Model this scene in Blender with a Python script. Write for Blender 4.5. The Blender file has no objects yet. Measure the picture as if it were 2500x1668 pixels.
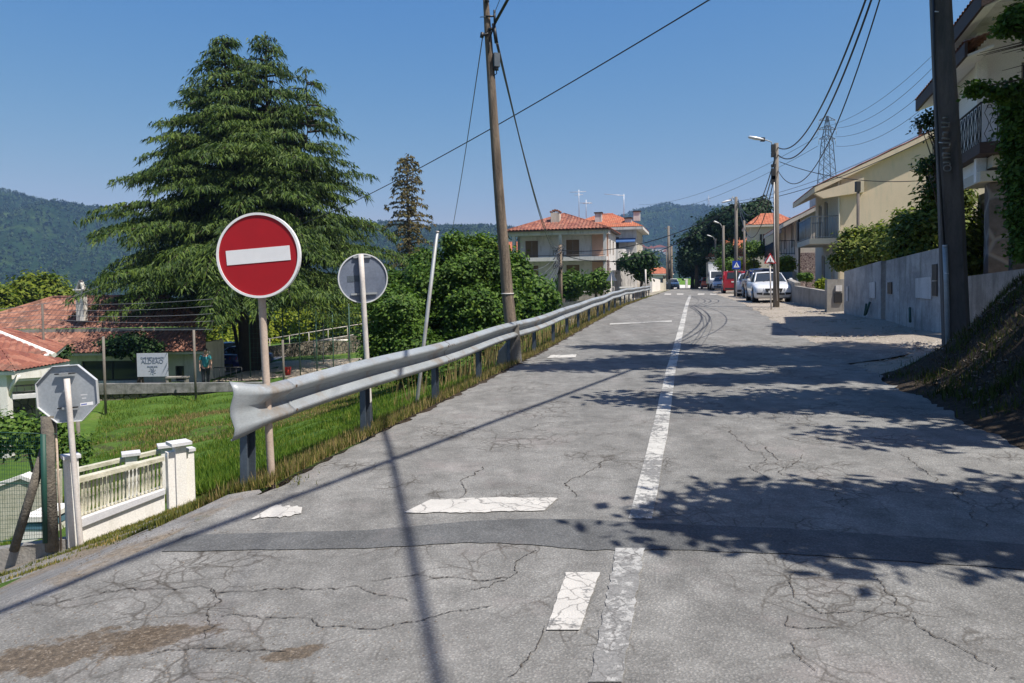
import bpy, bmesh, math, random
import numpy as np
from mathutils import Vector, Matrix, Euler
R = math.radians
random.seed(7); RNG = np.random.default_rng(11)
SC = bpy.context.scene
COL = SC.collection

# ---------------------------------------------------------------- camera
F = 1800.0; PITCH = 2.5; ROLL = -0.8; SHY = -0.026; CZ = 1.6
cam = bpy.data.cameras.new('camera'); cam.sensor_width = 36; cam.lens = F / 2500 * 36
cam.shift_y = SHY; cam.clip_start = 0.1; cam.clip_end = 20000
camo = bpy.data.objects.new('camera', cam); COL.objects.link(camo)
CR = Matrix.Rotation(R(90 - PITCH), 3, 'X') @ Matrix.Rotation(R(ROLL), 3, 'Z')
camo.matrix_world = Matrix.Translation((0, 0, CZ)) @ CR.to_4x4()
SC.camera = camo

# ---------------------------------------------------------------- light
SUN_AZ = -35.0; SUN_EL = 60.0      # azimuth as angle from +X (counter-clockwise)
sd = Vector((math.cos(R(SUN_AZ)) * math.cos(R(SUN_EL)), math.sin(R(SUN_AZ)) * math.cos(R(SUN_EL)), math.sin(R(SUN_EL))))
w = bpy.data.worlds.new('World'); SC.world = w; w.use_nodes = True
nt = w.node_tree; bg = nt.nodes['Background']
sky = nt.nodes.new('ShaderNodeTexSky'); sky.sky_type = 'NISHITA'; sky.sun_disc = False
sky.sun_elevation = R(SUN_EL); sky.sun_rotation = math.pi / 2 - R(SUN_AZ)
sky.air_density = 1.0; sky.dust_density = 1.0; sky.ozone_density = 8.0; sky.altitude = 100
sky_sep = nt.nodes.new('ShaderNodeSeparateColor'); sky_cmb = nt.nodes.new('ShaderNodeCombineColor'); nt.links.new(sky.outputs[0], sky_sep.inputs[0])
for i, (pw, k) in enumerate(((1.5, 1.15), (.80, 1.9), (.12, 5.9))):      # deeper blue of this clear day
    a = nt.nodes.new('ShaderNodeMath'); a.operation = 'POWER'; a.inputs[1].default_value = pw
    b = nt.nodes.new('ShaderNodeMath'); b.operation = 'MULTIPLY'; b.inputs[1].default_value = k
    nt.links.new(sky_sep.outputs[i], a.inputs[0]); nt.links.new(a.outputs[0], b.inputs[0]); nt.links.new(b.outputs[0], sky_cmb.inputs[i])
nt.links.new(sky_cmb.outputs[0], bg.inputs[0]); bg.inputs[1].default_value = 0.053
sun = bpy.data.lights.new('sun', 'SUN'); sun.energy = 5.0; sun.angle = R(0.5); sun.color = (1.0, 0.95, 0.87)
suno = bpy.data.objects.new('sun', sun); COL.objects.link(suno)
suno.rotation_euler = sd.to_track_quat('Z', 'Y').to_euler(); suno.location = (20, -20, 60)
SC.view_settings.view_transform = 'Standard'; SC.view_settings.look = 'None'
SC.view_settings.exposure = 0.55; SC.view_settings.gamma = 1.0
SC.cycles.max_bounces = 6; SC.cycles.transparent_max_bounces = 8; SC.cycles.volume_bounces = 0

# ---------------------------------------------------------------- measuring helpers
def ray(px, py):
    v = Vector(((px - 1250) / F, -(py - 834 - SHY * 2500) / F, -1.0))
    return CR @ v
def P(px, py, Y):
    d = ray(px, py); t = Y / d.y
    return Vector((d.x * t, Y, CZ + d.z * t))
_YS = [-20, 0, 5, 10, 16, 23, 35, 60, 100, 130, 200, 400, 900, 3000]
_ZS = [-.05, 0, .05, .08, .12, .27, .48, .46, .42, .30, -3, -20, -40, -45]
def zr(Y):
    # smoothed road profile
    s = 0.
    for k in (-1.5, -.75, 0, .75, 1.5): s += float(np.interp(Y + k, _YS, _ZS))
    return s / 5
def el(Y): return -3.3 + .25 * Y if Y < 60 else 11.7 + .25 * (Y - 60)
def er(Y): return 3.05 + .225 * Y if Y < 60 else 16.55 + .25 * (Y - 60)
def cx(Y): return -.32 + .245 * Y
_DX = [0, .3, 1, 2, 3.2, 5, 8, 12, 20, 40, 100, 400]
_DZ = [0, .05, .36, .78, 1.16, 1.66, 2.6, 3.5, 4.2, 4.6, 5.5, 9]
_BX = [0, .3, .6, 1.0, 1.75, 3, 6, 20, 100, 400]
_BZ = [0, .05, .22, .6, 1.45, 2.2, 2.9, 4, 9, 12]
_GX = [0, 3.0, 5.5, 9, 20, 100, 400]
_GZ = [0, .03, .15, .5, 1.5, 8, 14]
def _sm(a, b, x):
    t = min(1, max(0, (x - a) / (b - a))); return t * t * (3 - 2 * t)
def gz(X, Y):
    a, b, z = el(Y), er(Y), zr(Y)
    if X < a:
        d = a - X
        g = float(np.interp(d, _DX, _DZ))
        w1 = 1 - .75 * _sm(48, 66, Y) * (1 - _sm(14, 22, d))
        return z - g * w1
    if X > b:
        d = X - b
        w2 = _sm(10.2, 13.0, Y)
        return z + (1 - w2) * float(np.interp(d, _BX, _BZ)) + w2 * float(np.interp(d, _GX, _GZ))
    return z
def G(px, py, off=0.0):
    d = ray(px, py); t = 1.0; pt = None
    while t < 400:
        p = Vector((0, 0, CZ)) + d * t
        if p.z < gz(p.x, p.y) + off:
            lo, hi = pt or 0, t
            for _ in range(24):
                m = (lo + hi) / 2; q = Vector((0, 0, CZ)) + d * m
                if q.z < gz(q.x, q.y) + off: hi = m
                else: lo = m
            q = Vector((0, 0, CZ)) + d * hi
            return q
        pt = t; t *= 1.02
    return Vector((0, 0, CZ)) + d * 400
def onground(px, Y):
    # ground point at depth Y under image column px
    p = P(px, 700, Y); return Vector((p.x, Y, gz(p.x, Y)))

# ---------------------------------------------------------------- materials
MATS = {}
def newmat(name):
    m = bpy.data.materials.new(name); m.use_nodes = True; n = m.node_tree
    return m, n, n.nodes['Principled BSDF']
def N(n, t, **k):
    x = n.nodes.new(t)
    for a, b in k.items(): setattr(x, a, b)
    return x
def noise(n, vec, scale, detail=4, rough=.6, dist=0):
    x = N(n, 'ShaderNodeTexNoise'); x.inputs['Scale'].default_value = scale; x.inputs['Detail'].default_value = detail
    x.inputs['Roughness'].default_value = rough; x.inputs['Distortion'].default_value = dist
    if vec is not None: n.links.new(vec, x.inputs['Vector'])
    return x.outputs['Fac']
def ramp(n, fac, stops, interp='LINEAR'):
    x = N(n, 'ShaderNodeValToRGB'); x.color_ramp.interpolation = interp
    e = x.color_ramp.elements
    while len(e) < len(stops): e.new(0.5)
    for i, (p, c) in enumerate(stops):
        e[i].position = p; e[i].color = (c, c, c, 1) if isinstance(c, (int, float)) else (*c, 1)
    n.links.new(fac, x.inputs[0]); return x.outputs[0]
def mix(n, fac, a, b, mode='MIX'):
    x = N(n, 'ShaderNodeMix', data_type='RGBA', blend_type=mode)
    for s, v in ((0, fac), (6, a), (7, b)):
        if hasattr(v, 'is_output') or isinstance(v, bpy.types.NodeSocket): n.links.new(v, x.inputs[s])
        elif s == 0: x.inputs[0].default_value = v
        else: x.inputs[s].default_value = (*v, 1) if len(v) == 3 else v
    return x.outputs[2]
def math_(n, op, a, b=None):
    x = N(n, 'ShaderNodeMath', operation=op)
    for i, v in enumerate((a, b)):
        if v is None: continue
        if isinstance(v, bpy.types.NodeSocket): n.links.new(v, x.inputs[i])
        else: x.inputs[i].default_value = v
    return x.outputs[0]
def coords(n, scale=None, obj=True):
    t = N(n, 'ShaderNodeTexCoord'); o = t.outputs['Object']
    if scale:
        mp = N(n, 'ShaderNodeMapping'); mp.inputs['Scale'].default_value = scale; n.links.new(o, mp.inputs[0]); o = mp.outputs[0]
    return o
def bump(n, b, h, strength, dist=.02):
    x = N(n, 'ShaderNodeBump'); x.inputs['Strength'].default_value = strength; x.inputs['Distance'].default_value = dist
    n.links.new(h, x.inputs['Height']); n.links.new(x.outputs[0], b.inputs['Normal'])
def pm(name, c1, c2=None, scale=3., rough=.8, bmp=.15, fine=None, metal=0., stretch=None, spec=None, contrast=.18, stain=None, bdist=.02):
    """general weathered surface: two tones by broad noise, fine grain, optional stains"""
    if name in MATS: return MATS[name]
    m, n, b = newmat(name); MATS[name] = m
    c2 = c2 or tuple(x * .75 for x in c1)
    v = coords(n, stretch)
    f = noise(n, v, scale, 5, .65)
    c = ramp(n, f, [(.5 - contrast, c2), (.5 + contrast, c1)])
    g = noise(n, v, fine or scale * 12, 3, .6)
    gg = ramp(n, g, [(.25, .78), (.75, 1.15)])
    c = mix(n, .7, c, gg, 'MULTIPLY')
    if stain:
        sv = coords(n, (1.5, 1.5, .25)); s = noise(n, sv, 2.2, 5, .7)
        c = mix(n, ramp(n, s, [(.5, 0.), (.68, .75)]), c, stain)
    n.links.new(c, b.inputs['Base Color'])
    b.inputs['Roughness'].default_value = rough; b.inputs['Metallic'].default_value = metal
    if spec is not None: b.inputs['Specular IOR Level'].default_value = spec
    if bmp: bump(n, b, g, bmp, bdist)
    return m
def plain(name, c, rough=.5, metal=0., emit=None, coat=0.):
    if name in MATS: return MATS[name]
    m, n, b = newmat(name); MATS[name] = m
    f = noise(n, coords(n), 6, 3)
    n.links.new(ramp(n, f, [(.3, tuple(x * .93 for x in c)), (.7, tuple(min(1, x * 1.05) for x in c))]), b.inputs['Base Color'])
    b.inputs['Roughness'].default_value = rough; b.inputs['Metallic'].default_value = metal; b.inputs['Coat Weight'].default_value = coat
    return m
def leafmat(name, dark, light, trans=.25, rough=.5, scale=.8, tip=None):
    rough = max(rough, .55)
    if name in MATS: return MATS[name]
    m, n, b = newmat(name); MATS[name] = m
    ge = N(n, 'ShaderNodeNewGeometry'); v = coords(n)
    f = noise(n, v, scale, 3, .6)
    q = math_(n, 'ADD', math_(n, 'MULTIPLY', f, .6), math_(n, 'MULTIPLY', ge.outputs['Random Per Island'], .5))
    st = [(.28, dark), (.72, light)]
    if tip: st.append((.82, tip))
    c = ramp(n, q, st)
    n.links.new(c, b.inputs['Base Color']); b.inputs['Roughness'].default_value = rough
    b.inputs['Specular IOR Level'].default_value = .2
    tr = N(n, 'ShaderNodeBsdfTranslucent'); n.links.new(mix(n, 1., c, (1.1, 1.35, .5), 'MULTIPLY'), tr.inputs[0])
    ms = N(n, 'ShaderNodeMixShader'); ms.inputs[0].default_value = trans
    n.links.new(b.outputs[0], ms.inputs[1]); n.links.new(tr.outputs[0], ms.inputs[2])
    n.links.new(ms.outputs[0], n.nodes['Material Output'].inputs[0])
    return m

# ---------------------------------------------------------------- mesh helpers
class MB:
    def __init__(s): s.v = []; s.f = []; s.m = []; s.mats = []; s.smooth = []
    def mi(s, m):
        if m not in s.mats: s.mats.append(m)
        return s.mats.index(m)
    def add(s, vs, fs, m=None, smooth=False):
        b = len(s.v); s.v += [tuple(x) for x in vs]
        i = s.mi(m) if m else 0
        for f in fs: s.f.append(tuple(b + k for k in f)); s.m.append(i); s.smooth.append(smooth)
        return s
    def box(s, c, size, m=None, rot=None, taper=1.0):
        hx, hy, hz = size[0] / 2, size[1] / 2, size[2] / 2
        vs = []
        for z in (-1, 1):
            k = taper if z > 0 else 1
            for x, y in ((-1, -1), (1, -1), (1, 1), (-1, 1)): vs.append(Vector((x * hx * k, y * hy * k, z * hz)))
        if rot is not None: vs = [rot @ q for q in vs]
        vs = [q + Vector(c) for q in vs]
        return s.add(vs, [(0, 3, 2, 1), (4, 5, 6, 7), (0, 1, 5, 4), (1, 2, 6, 5), (2, 3, 7, 6), (3, 0, 4, 7)], m)
    def prism(s, pts, thick, m=None):
        """closed polygon pts (3d, planar) extruded by vector thick"""
        n = len(pts); t = Vector(thick); a = [Vector(p) for p in pts]; b = [p + t for p in a]
        fs = [tuple(range(n))[::-1], tuple(range(n, 2 * n))] + [(i, (i + 1) % n, n + (i + 1) % n, n + i) for i in range(n)]
        return s.add(a + b, fs, m)
    def tube(s, pts, rad, m=None, seg=8, caps=True, smooth=True, squash=1.0):
        pts = [Vector(p) for p in pts]; n = len(pts)
        rr = rad if isinstance(rad, (list, tuple)) else [rad] * n
        vs = []; fs = []; up0 = Vector((0, 0, 1))
        pu = None
        for i, p in enumerate(pts):
            t = (pts[min(i + 1, n - 1)] - pts[max(i - 1, 0)])
            t = t.normalized() if t.length > 1e-9 else Vector((0, 0, 1))
            u = (pu - t * pu.dot(t)) if pu is not None else (t.cross(up0) if abs(t.z) < .95 else t.cross(Vector((0, 1, 0))))
            u.normalize(); pu = u; w_ = t.cross(u)
            for k in range(seg):
                a = 2 * math.pi * k / seg
                vs.append(p + u * (rr[i] * math.cos(a)) + w_ * (rr[i] * math.sin(a) * squash))
        for i in range(n - 1):
            for k in range(seg):
                a, b = i * seg + k, i * seg + (k + 1) % seg
                fs.append((a, b, b + seg, a + seg))
        s.add(vs, fs, m, smooth)
        if caps:
            bse = len(s.v) - len(vs)
            s.f.append(tuple(bse + k for k in range(seg))[::-1]); s.m.append(s.mi(m) if m else 0); s.smooth.append(False)
            s.f.append(tuple(bse + (n - 1) * seg + k for k in range(seg))); s.m.append(s.mi(m) if m else 0); s.smooth.append(False)
        return s
    def disc(s, c, r, nrm, thick, m=None, seg=32):
        c = Vector(c); nrm = Vector(nrm).normalized(); u = nrm.cross(Vector((0, 0, 1)));
        if u.length < .01: u = Vector((1, 0, 0))
        u.normalize(); w_ = nrm.cross(u)
        pts = [c + (u * math.cos(a) + w_ * math.sin(a)) * r for a in [2 * math.pi * k / seg for k in range(seg)]]
        return s.prism(pts, nrm * thick, m)
    def build(s, name, m=None, parent=None, loc=None):
        me = bpy.data.meshes.new(name)
        me.from_pydata(s.v, [], s.f)
        for x in (s.mats if s.mats else [m]): me.materials.append(x)
        if s.mats: me.polygons.foreach_set('material_index', s.m)
        me.polygons.foreach_set('use_smooth', s.smooth)
        me.update()
        bm = bmesh.new(); bm.from_mesh(me); bmesh.ops.recalc_face_normals(bm, faces=bm.faces); bm.to_mesh(me); bm.free()
        o = bpy.data.objects.new(name, me); COL.objects.link(o)
        if parent: o.parent = parent
        if loc: o.location = loc
        return o
def grid_obj(name, pts, m, parent=None, smooth=True):
    """pts: [rows][cols] of 3d points"""
    a = np.array(pts, dtype=float); r, c = a.shape[:2]
    me = bpy.data.meshes.new(name)
    idx = np.arange(r * c).reshape(r, c)
    f = np.stack([idx[:-1, :-1], idx[:-1, 1:], idx[1:, 1:], idx[1:, :-1]], -1).reshape(-1, 4)
    me.from_pydata(a.reshape(-1, 3).tolist(), [], f.tolist()); me.materials.append(m)
    if smooth: me.polygons.foreach_set('use_smooth', [True] * len(me.polygons))
    me.update()
    o = bpy.data.objects.new(name, me); COL.objects.link(o)
    if parent: o.parent = parent
    return o
def soup(name, V, Q, m, parent=None, k=4):
    """fast mesh from numpy: V (n,3) verts, faces of k consecutive verts"""
    me = bpy.data.meshes.new(name); n = len(V); nf = n // k
    me.vertices.add(n); me.vertices.foreach_set('co', np.ascontiguousarray(V, dtype=np.float32).ravel())
    me.loops.add(n); me.loops.foreach_set('vertex_index', np.arange(n, dtype=np.int32))
    me.polygons.add(nf); me.polygons.foreach_set('loop_start', np.arange(0, n, k, dtype=np.int32))
    me.polygons.foreach_set('loop_total', np.full(nf, k, dtype=np.int32))
    me.materials.append(m); me.update(calc_edges=True); me.validate()
    o = bpy.data.objects.new(name, me); COL.objects.link(o)
    if parent: o.parent = parent
    return o
def tag(o, label=None, cat=None, group=None, kind=None):
    if label: o['label'] = label
    if cat: o['category'] = cat
    if group: o['group'] = group
    if kind: o['kind'] = kind
    return o
def thing(name, label, cat, loc=(0, 0, 0), rz=0, group=None):
    o = bpy.data.objects.new(name, None); COL.objects.link(o); o.empty_display_size = .3
    o.location = loc; o.rotation_euler = (0, 0, rz)
    return tag(o, label, cat, group)
def kids(o): return [c for c in bpy.data.objects if c.parent == o]
def dup(o, loc, rz, label=None, group=None, scale=None):
    def cp(s, par):
        c = s.copy(); COL.objects.link(c); c.parent = par
        for ch in kids(s): cp(ch, c)
        return c
    r = cp(o, None); r.location = loc; r.rotation_euler = (0, 0, rz)
    if label: r['label'] = label
    if group: r['group'] = group
    if scale: r.scale = (scale,) * 3
    return r
# ================================================================ SETTING: ground, road, hills
def asphalt(name, lo, hi, crack=1., dirt=0., spots=()):
    m, n, b = newmat(name); MATS[name] = m
    v = coords(n)
    big = noise(n, v, .45, 4, .6); mid = noise(n, v, 3.5, 5, .7)
    c = ramp(n, mid, [(.3, lo), (.72, hi)])
    c = mix(n, .55, c, ramp(n, big, [(.3, .72), (.7, 1.22)]), 'MULTIPLY')
    agg = N(n, 'ShaderNodeTexVoronoi'); agg.inputs['Scale'].default_value = 62; n.links.new(v, agg.inputs['Vector'])
    sp = ramp(n, agg.outputs['Distance'], [(.12, 1.55), (.55, .62)])
    fine = noise(n, v, 95, 4, .9)
    c = mix(n, .38, c, sp, 'MULTIPLY'); c = mix(n, .6, c, ramp(n, fine, [(.36, .55), (.64, 1.5)]), 'MULTIPLY')
    # wheel tracks along the road, blotchy ageing
    tk = N(n, 'ShaderNodeMapping'); tk.inputs['Rotation'].default_value = (0, 0, R(13.8)); tk.inputs['Scale'].default_value = (1.1, .07, 1); n.links.new(v, tk.inputs[0])
    c = mix(n, .8, c, ramp(n, noise(n, tk.outputs[0], 1.6, 3, .6), [(.32, .80), (.68, 1.18)]), 'MULTIPLY')
    c = mix(n, .8, c, ramp(n, noise(n, v, 9, 5, .8), [(.3, .82), (.7, 1.15)]), 'MULTIPLY')
    # pinkish worn patches
    pk = noise(n, v, 1.1, 4, .7); c = mix(n, ramp(n, pk, [(.55, 0.), (.72, .30)]), c, (.29, .245, .235))
    h = math_(n, 'ADD', sp, fine)
    if crack:
        wv = N(n, 'ShaderNodeVectorMath', operation='ADD'); n.links.new(v, wv.inputs[0])
        wn = N(n, 'ShaderNodeTexNoise'); wn.inputs['Scale'].default_value = 1.6; wn.inputs['Detail'].default_value = 6; n.links.new(v, wn.inputs['Vector'])
        sc = N(n, 'ShaderNodeVectorMath', operation='SCALE'); n.links.new(wn.outputs['Color'], sc.inputs[0]); sc.inputs['Scale'].default_value = .5
        n.links.new(sc.outputs[0], wv.inputs[1])
        for scl, wd, thr in ((.42, .005, .5), (1.3, .005, .50), (3.1, .0045, .50), (7., .004, .54)):
            vo = N(n, 'ShaderNodeTexVoronoi', feature='DISTANCE_TO_EDGE'); vo.inputs['Scale'].default_value = scl
            n.links.new(wv.outputs[0], vo.inputs['Vector'])
            cr = ramp(n, vo.outputs['Distance'], [(0., 1.), (wd * scl * 2.2, 0.)])
            msk = ramp(n, noise(n, v, .9, 3), [(thr, 0.), (thr + .08, 1.)])
            k = math_(n, 'MULTIPLY', math_(n, 'MULTIPLY', cr, msk), .7 * crack)
            c = mix(n, k, c, (.055, .048, .04))
    if dirt:
        dn = noise(n, v, .8, 6, .72); dm = ramp(n, dn, [(.62 - .12 * dirt, 0.), (.70 - .1 * dirt, 1.)])
        c = mix(n, dm, c, ramp(n, noise(n, v, 30, 4, .8), [(.3, (.07, .055, .04)), (.7, (.30, .25, .19))]))
        h = math_(n, 'ADD', h, math_(n, 'MULTIPLY', noise(n, v, 30, 4, .8), 2.5))
        mo = ramp(n, noise(n, v, 2.6, 6, .75), [(.63, 0.), (.7, .8)])
        c = mix(n, mo, c, (.085, .10, .03))
    for (sx, sy, rx, ry, ang) in spots:      # dirt-filled potholes
        mp = N(n, 'ShaderNodeMapping', vector_type='TEXTURE'); mp.inputs['Location'].default_value = (sx, sy, 0); mp.inputs['Rotation'].default_value = (0, 0, ang); mp.inputs['Scale'].default_value = (rx, ry, 1000)
        n.links.new(v, mp.inputs[0]); ln = N(n, 'ShaderNodeVectorMath', operation='LENGTH'); n.links.new(mp.outputs[0], ln.inputs[0])
        k = math_(n, 'ADD', math_(n, 'SUBTRACT', 1.0, ln.outputs['Value']), math_(n, 'MULTIPLY', math_(n, 'SUBTRACT', noise(n, v, 3.2, 6, .75), .5), 2.2))
        c = mix(n, ramp(n, k, [(.30, 0.), (.46, .9)]), c, ramp(n, noise(n, v, 34, 5, .85), [(.32, (.03, .024, .018)), (.55, (.11, .085, .06)), (.78, (.34, .29, .23))]))
    pits = N(n, 'ShaderNodeTexVoronoi'); pits.inputs['Scale'].default_value = 7; n.links.new(v, pits.inputs['Vector'])
    pk2 = math_(n, 'MULTIPLY', ramp(n, pits.outputs['Distance'], [(.07, 1.), (.14, 0.)]), ramp(n, noise(n, v, 1.7, 3), [(.58, 0.), (.66, .85)]))
    c = mix(n, pk2, c, (.04, .038, .035))
    n.links.new(c, b.inputs['Base Color']); b.inputs['Roughness'].default_value = .9; b.inputs['Specular IOR Level'].default_value = .25
    bump(n, b, h, .55, .006)
    return m
def _sp(px, py, rx, ry, ang): g = G(px, py); return (g.x, g.y, rx, ry, ang)
_SPOTS = [_sp(400, 1555, .45, .16, .5), _sp(110, 1600, .75, .22, .5), _sp(700, 1600, .22, .10, .6)]
M_ROAD = asphalt('asphalt_worn', (.140, .137, .129), (.250, .245, .231), 1., 0, _SPOTS)
M_APRON = asphalt('asphalt_apron', (.16, .158, .152), (.29, .28, .265), 1., 1., _SPOTS)
M_PATCH = asphalt('asphalt_patch', (.092, .094, .094), (.135, .137, .137), 0, 0)

def ground_mat():
    m, n, b = newmat('ground_cover'); v = coords(n)
    at = N(n, 'ShaderNodeAttribute', attribute_name='zone')   # R gravel, G dry/dirt, B litter
    sep = N(n, 'ShaderNodeSeparateColor'); n.links.new(at.outputs['Color'], sep.inputs[0])
    g1 = noise(n, v, .35, 5, .65); g2 = noise(n, v, 7, 5, .75)
    gr = ramp(n, g1, [(.3, (.045, .095, .014)), (.6, (.085, .15, .025)), (.75, (.17, .15, .06))])
    gr = mix(n, .8, gr, ramp(n, g2, [(.25, .55), (.75, 1.4)]), 'MULTIPLY')
    gv = ramp(n, noise(n, v, 28, 5, .8), [(.3, (.17, .145, .12)), (.5, (.32, .28, .235)), (.72, (.46, .42, .36))])
    gv = mix(n, ramp(n, noise(n, v, 1.4, 5, .7), [(.56, 0.), (.68, .8)]), gv, (.10, .10, .04))
    dt = ramp(n, noise(n, v, 14, 6, .8), [(.3, (.022, .016, .012)), (.55, (.055, .042, .030)), (.78, (.16, .12, .085))])
    jit = math_(n, 'MULTIPLY', math_(n, 'SUBTRACT', noise(n, v, 2.2, 5, .75), .5), 1.1)
    def msk(s): return ramp(n, math_(n, 'ADD', s, jit), [(.42, 0.), (.58, 1.)])
    c = mix(n, msk(sep.outputs[1]), gr, dt); c = mix(n, msk(sep.outputs[0]), c, gv)
    n.links.new(c, b.inputs['Base Color']); b.inputs['Roughness'].default_value = .95; b.inputs['Specular IOR Level'].default_value = .15
    bump(n, b, noise(n, v, 22, 6, .8), .7, .05)
    return m
def axis(a, b, st, lo, hi, gr):
    x = list(np.arange(a, b + 1e-6, st)); s = st
    while x[-1] < hi: s *= gr; x.append(x[-1] + s)
    s = st
    while x[0] > lo: s *= gr; x.insert(0, x[0] - s)
    return x
def build_ground():
    xs = axis(-14, 16, .3, -1500, 1500, 1.13); ys = axis(-4, 32, .3, -60, 2600, 1.07)
    V = []; Z = []
    rn = random.Random(3)
    for y in ys:
        a, b = el(y), er(y)
        for x in xs:
            z = gz(x, y); d = max(a - x, x - b, 0)
            if d <= 0.0: z -= .05
            else:
                amp = min(.05, d * .03) if (x < a or y < 12) else min(.02, d * .02)
                z += amp * (math.sin(x * 2.1 + y * .7) + math.sin(y * 1.7 - x * .9)) + rn.uniform(-1, 1) * amp * .5
            if y < 8.2 and 0 < a - x < 7: z -= .09
            V.append((x, y, z))
            gvl = dry = 0.
            if x > b:
                if y > 11.5: gvl = 1. if d < 6.5 else .2
                else: dry = .85 if d < 1.6 else .55
            elif x < a:
                dry = .9 * max(0, 1 - d / .7)
                if d > 6 and 22 < y < 26: dry = .45
                if y > 45 and d < 6: gvl = .6
            else:
                if y > 5.4 and x < a + 1: dry = .9
                elif x > b - 1: gvl, dry = (1., 0.) if y > 11.5 else (0., .85)
            Z.append((gvl, dry, 0, 1))
    o = grid_obj('ground', np.array(V).reshape(len(ys), len(xs), 3), ground_mat())
    ca = o.data.color_attributes.new('zone', 'FLOAT_COLOR', 'POINT')
    ca.data.foreach_set('color', np.array(Z, dtype=np.float32).ravel())
    tag(o, kind='structure')
build_ground()

def build_road():
    rows = []; rn = random.Random(5)
    y = -12.
    while y < 150:
        a, b = el(y), er(y); st = .10 if y < 25 else (.25 if y < 45 else 1.)
        ja = .018 * math.sin(y * 1.9) + .014 * math.sin(y * 7.3 + 1) + rn.uniform(-.03, .03)
        jb = .04 * math.sin(y * 2.3) + .02 * math.sin(y * 6.1 + 2) + rn.uniform(-.04, .04)
        if 12.9 < y < 16.5: jb += 1.5 * math.sin((y - 12.9) / 3.6 * math.pi) ** .8
        if y < 5.4: ja = 0
        r = []
        for k in range(15):
            t = k / 14; x = a - ja * 1.2 + (b + jb - a + ja * 1.2) * t
            zz = zr(y)
            if x > b: zz = gz(x, y) + .012
            if k == 0 and y > 5.4: zz = min(zz, gz(x, y)) - .02
            r.append((x, y, zz))
        rows.append(r); y += st
    tag(grid_obj('road', rows, M_ROAD), kind='structure')
    # side street falling away to the left
    dd = [0, .15, .3, .5, .75, 1, 1.3, 1.6, 2, 2.4, 2.8, 3.2, 3.7, 4.3, 5, 6, 8]
    rows = []
    for k in range(70):
        t = k / 69; r = []
        for d in dd:
            ym = float(np.interp(d, [0, .5, 1, 1.85, 2.4, 3.0, 3.5, 5, 8], [5.5, 6.1, 6.8, 7.85, 8.45, 7.70, 7.6, 7.6, 7.6])) + .05 * math.sin(d * 9) + .04 * math.sin(d * 23)
            y = -12 + (ym + 12) * t ** .55; x = el(y) - d + (.08 if d == 0 else 0)
            if d == 0: x = el(y) + .02
            z = gz(x, y) + (.0 if d > 0 else -.004)
            z += .012 * math.sin(x * 3.1 + y * 1.3) * min(1, d)
            r.append((x, y, z))
        rows.append(r)
    tag(grid_obj('side_street', rows, M_APRON), kind='structure')
build_road()

def strip(name, edge_a, edge_b, m, off=.006, nl=40, nw=4, parent=None, rag=0., close=True):
    """sheet draped on the ground between two pixel polylines"""
    def rs(poly):
        pts = [G(*p) for p in poly]; L = [0]
        for i in range(1, len(pts)): L.append(L[-1] + (pts[i] - pts[i - 1]).length)
        out = []
        for k in range(nl + 1):
            s = L[-1] * k / nl
            out.append((float(np.interp(s, L, [p.x for p in pts])), float(np.interp(s, L, [p.y for p in pts]))))
        return out
    A, B = rs(edge_a), rs(edge_b); rows = []
    for k, ((ax, ay), (bx, by)) in enumerate(zip(A, B)):
        r = []
        for j in range(nw + 1):
            t = j / nw
            if j in (0, nw) and rag: t += random.uniform(-rag, rag)
            x, y = ax + (bx - ax) * t, ay + (by - ay) * t
            r.append((x, y, gz(x, y) + off))
        rows.append(r)
    return tag(grid_obj(name, rows, m), kind='structure')

def paintmat(name, col, wear, sc=9.):
    m, n, b = newmat(name); v = coords(n)
    c = ramp(n, noise(n, v, 5, 5, .7), [(.3, tuple(x * .82 for x in col)), (.7, col)])
    c = mix(n, .5, c, ramp(n, noise(n, v, 120, 2, .7), [(.3, .7), (.7, 1.15)]), 'MULTIPLY')
    w1 = noise(n, v, sc, 6, .8); w2 = noise(n, v, 1.3, 3, .6)
    k = math_(n, 'ADD', w1, math_(n, 'MULTIPLY', math_(n, 'SUBTRACT', w2, .5), .9))
    under = ramp(n, noise(n, v, 60, 3, .7), [(.3, (.12, .12, .115)), (.7, (.24, .235, .225))])
    c = mix(n, ramp(n, k, [(wear - .03, 1.), (wear + .03, 0.)]), c, under)
    for scl, wd in ((1.7, .012), (4.5, .022)):
        wn = N(n, 'ShaderNodeTexNoise'); wn.inputs['Scale'].default_value = 3.; wn.inputs['Detail'].default_value = 5; n.links.new(v, wn.inputs['Vector'])
        vo = N(n, 'ShaderNodeTexVoronoi', feature='DISTANCE_TO_EDGE'); vo.inputs['Scale'].default_value = scl; va = N(n, 'ShaderNodeVectorMath', operation='MULTIPLY_ADD')
        n.links.new(wn.outputs['Color'], va.inputs[0]); va.inputs[1].default_value = (.35, .35, .35); n.links.new(v, va.inputs[2]); n.links.new(va.outputs[0], vo.inputs['Vector'])
        c = mix(n, ramp(n, vo.outputs['Distance'], [(0., .75), (wd, 0.)]), c, (.09, .085, .08))
    n.links.new(c, b.inputs['Base Color']); b.inputs['Roughness'].default_value = .8
    bump(n, b, noise(n, v, 120, 3, .7), .5, .005)
    return m
M_PAINT = paintmat('road_paint_fresh', (.52, .50, .46), .385, 11.)
M_PAINTW = paintmat('road_paint_worn', (.50, .49, .455), .455, 16.)
M_PAINTO = paintmat('road_paint_old', (.40, .395, .375), .52, 18.)
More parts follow.
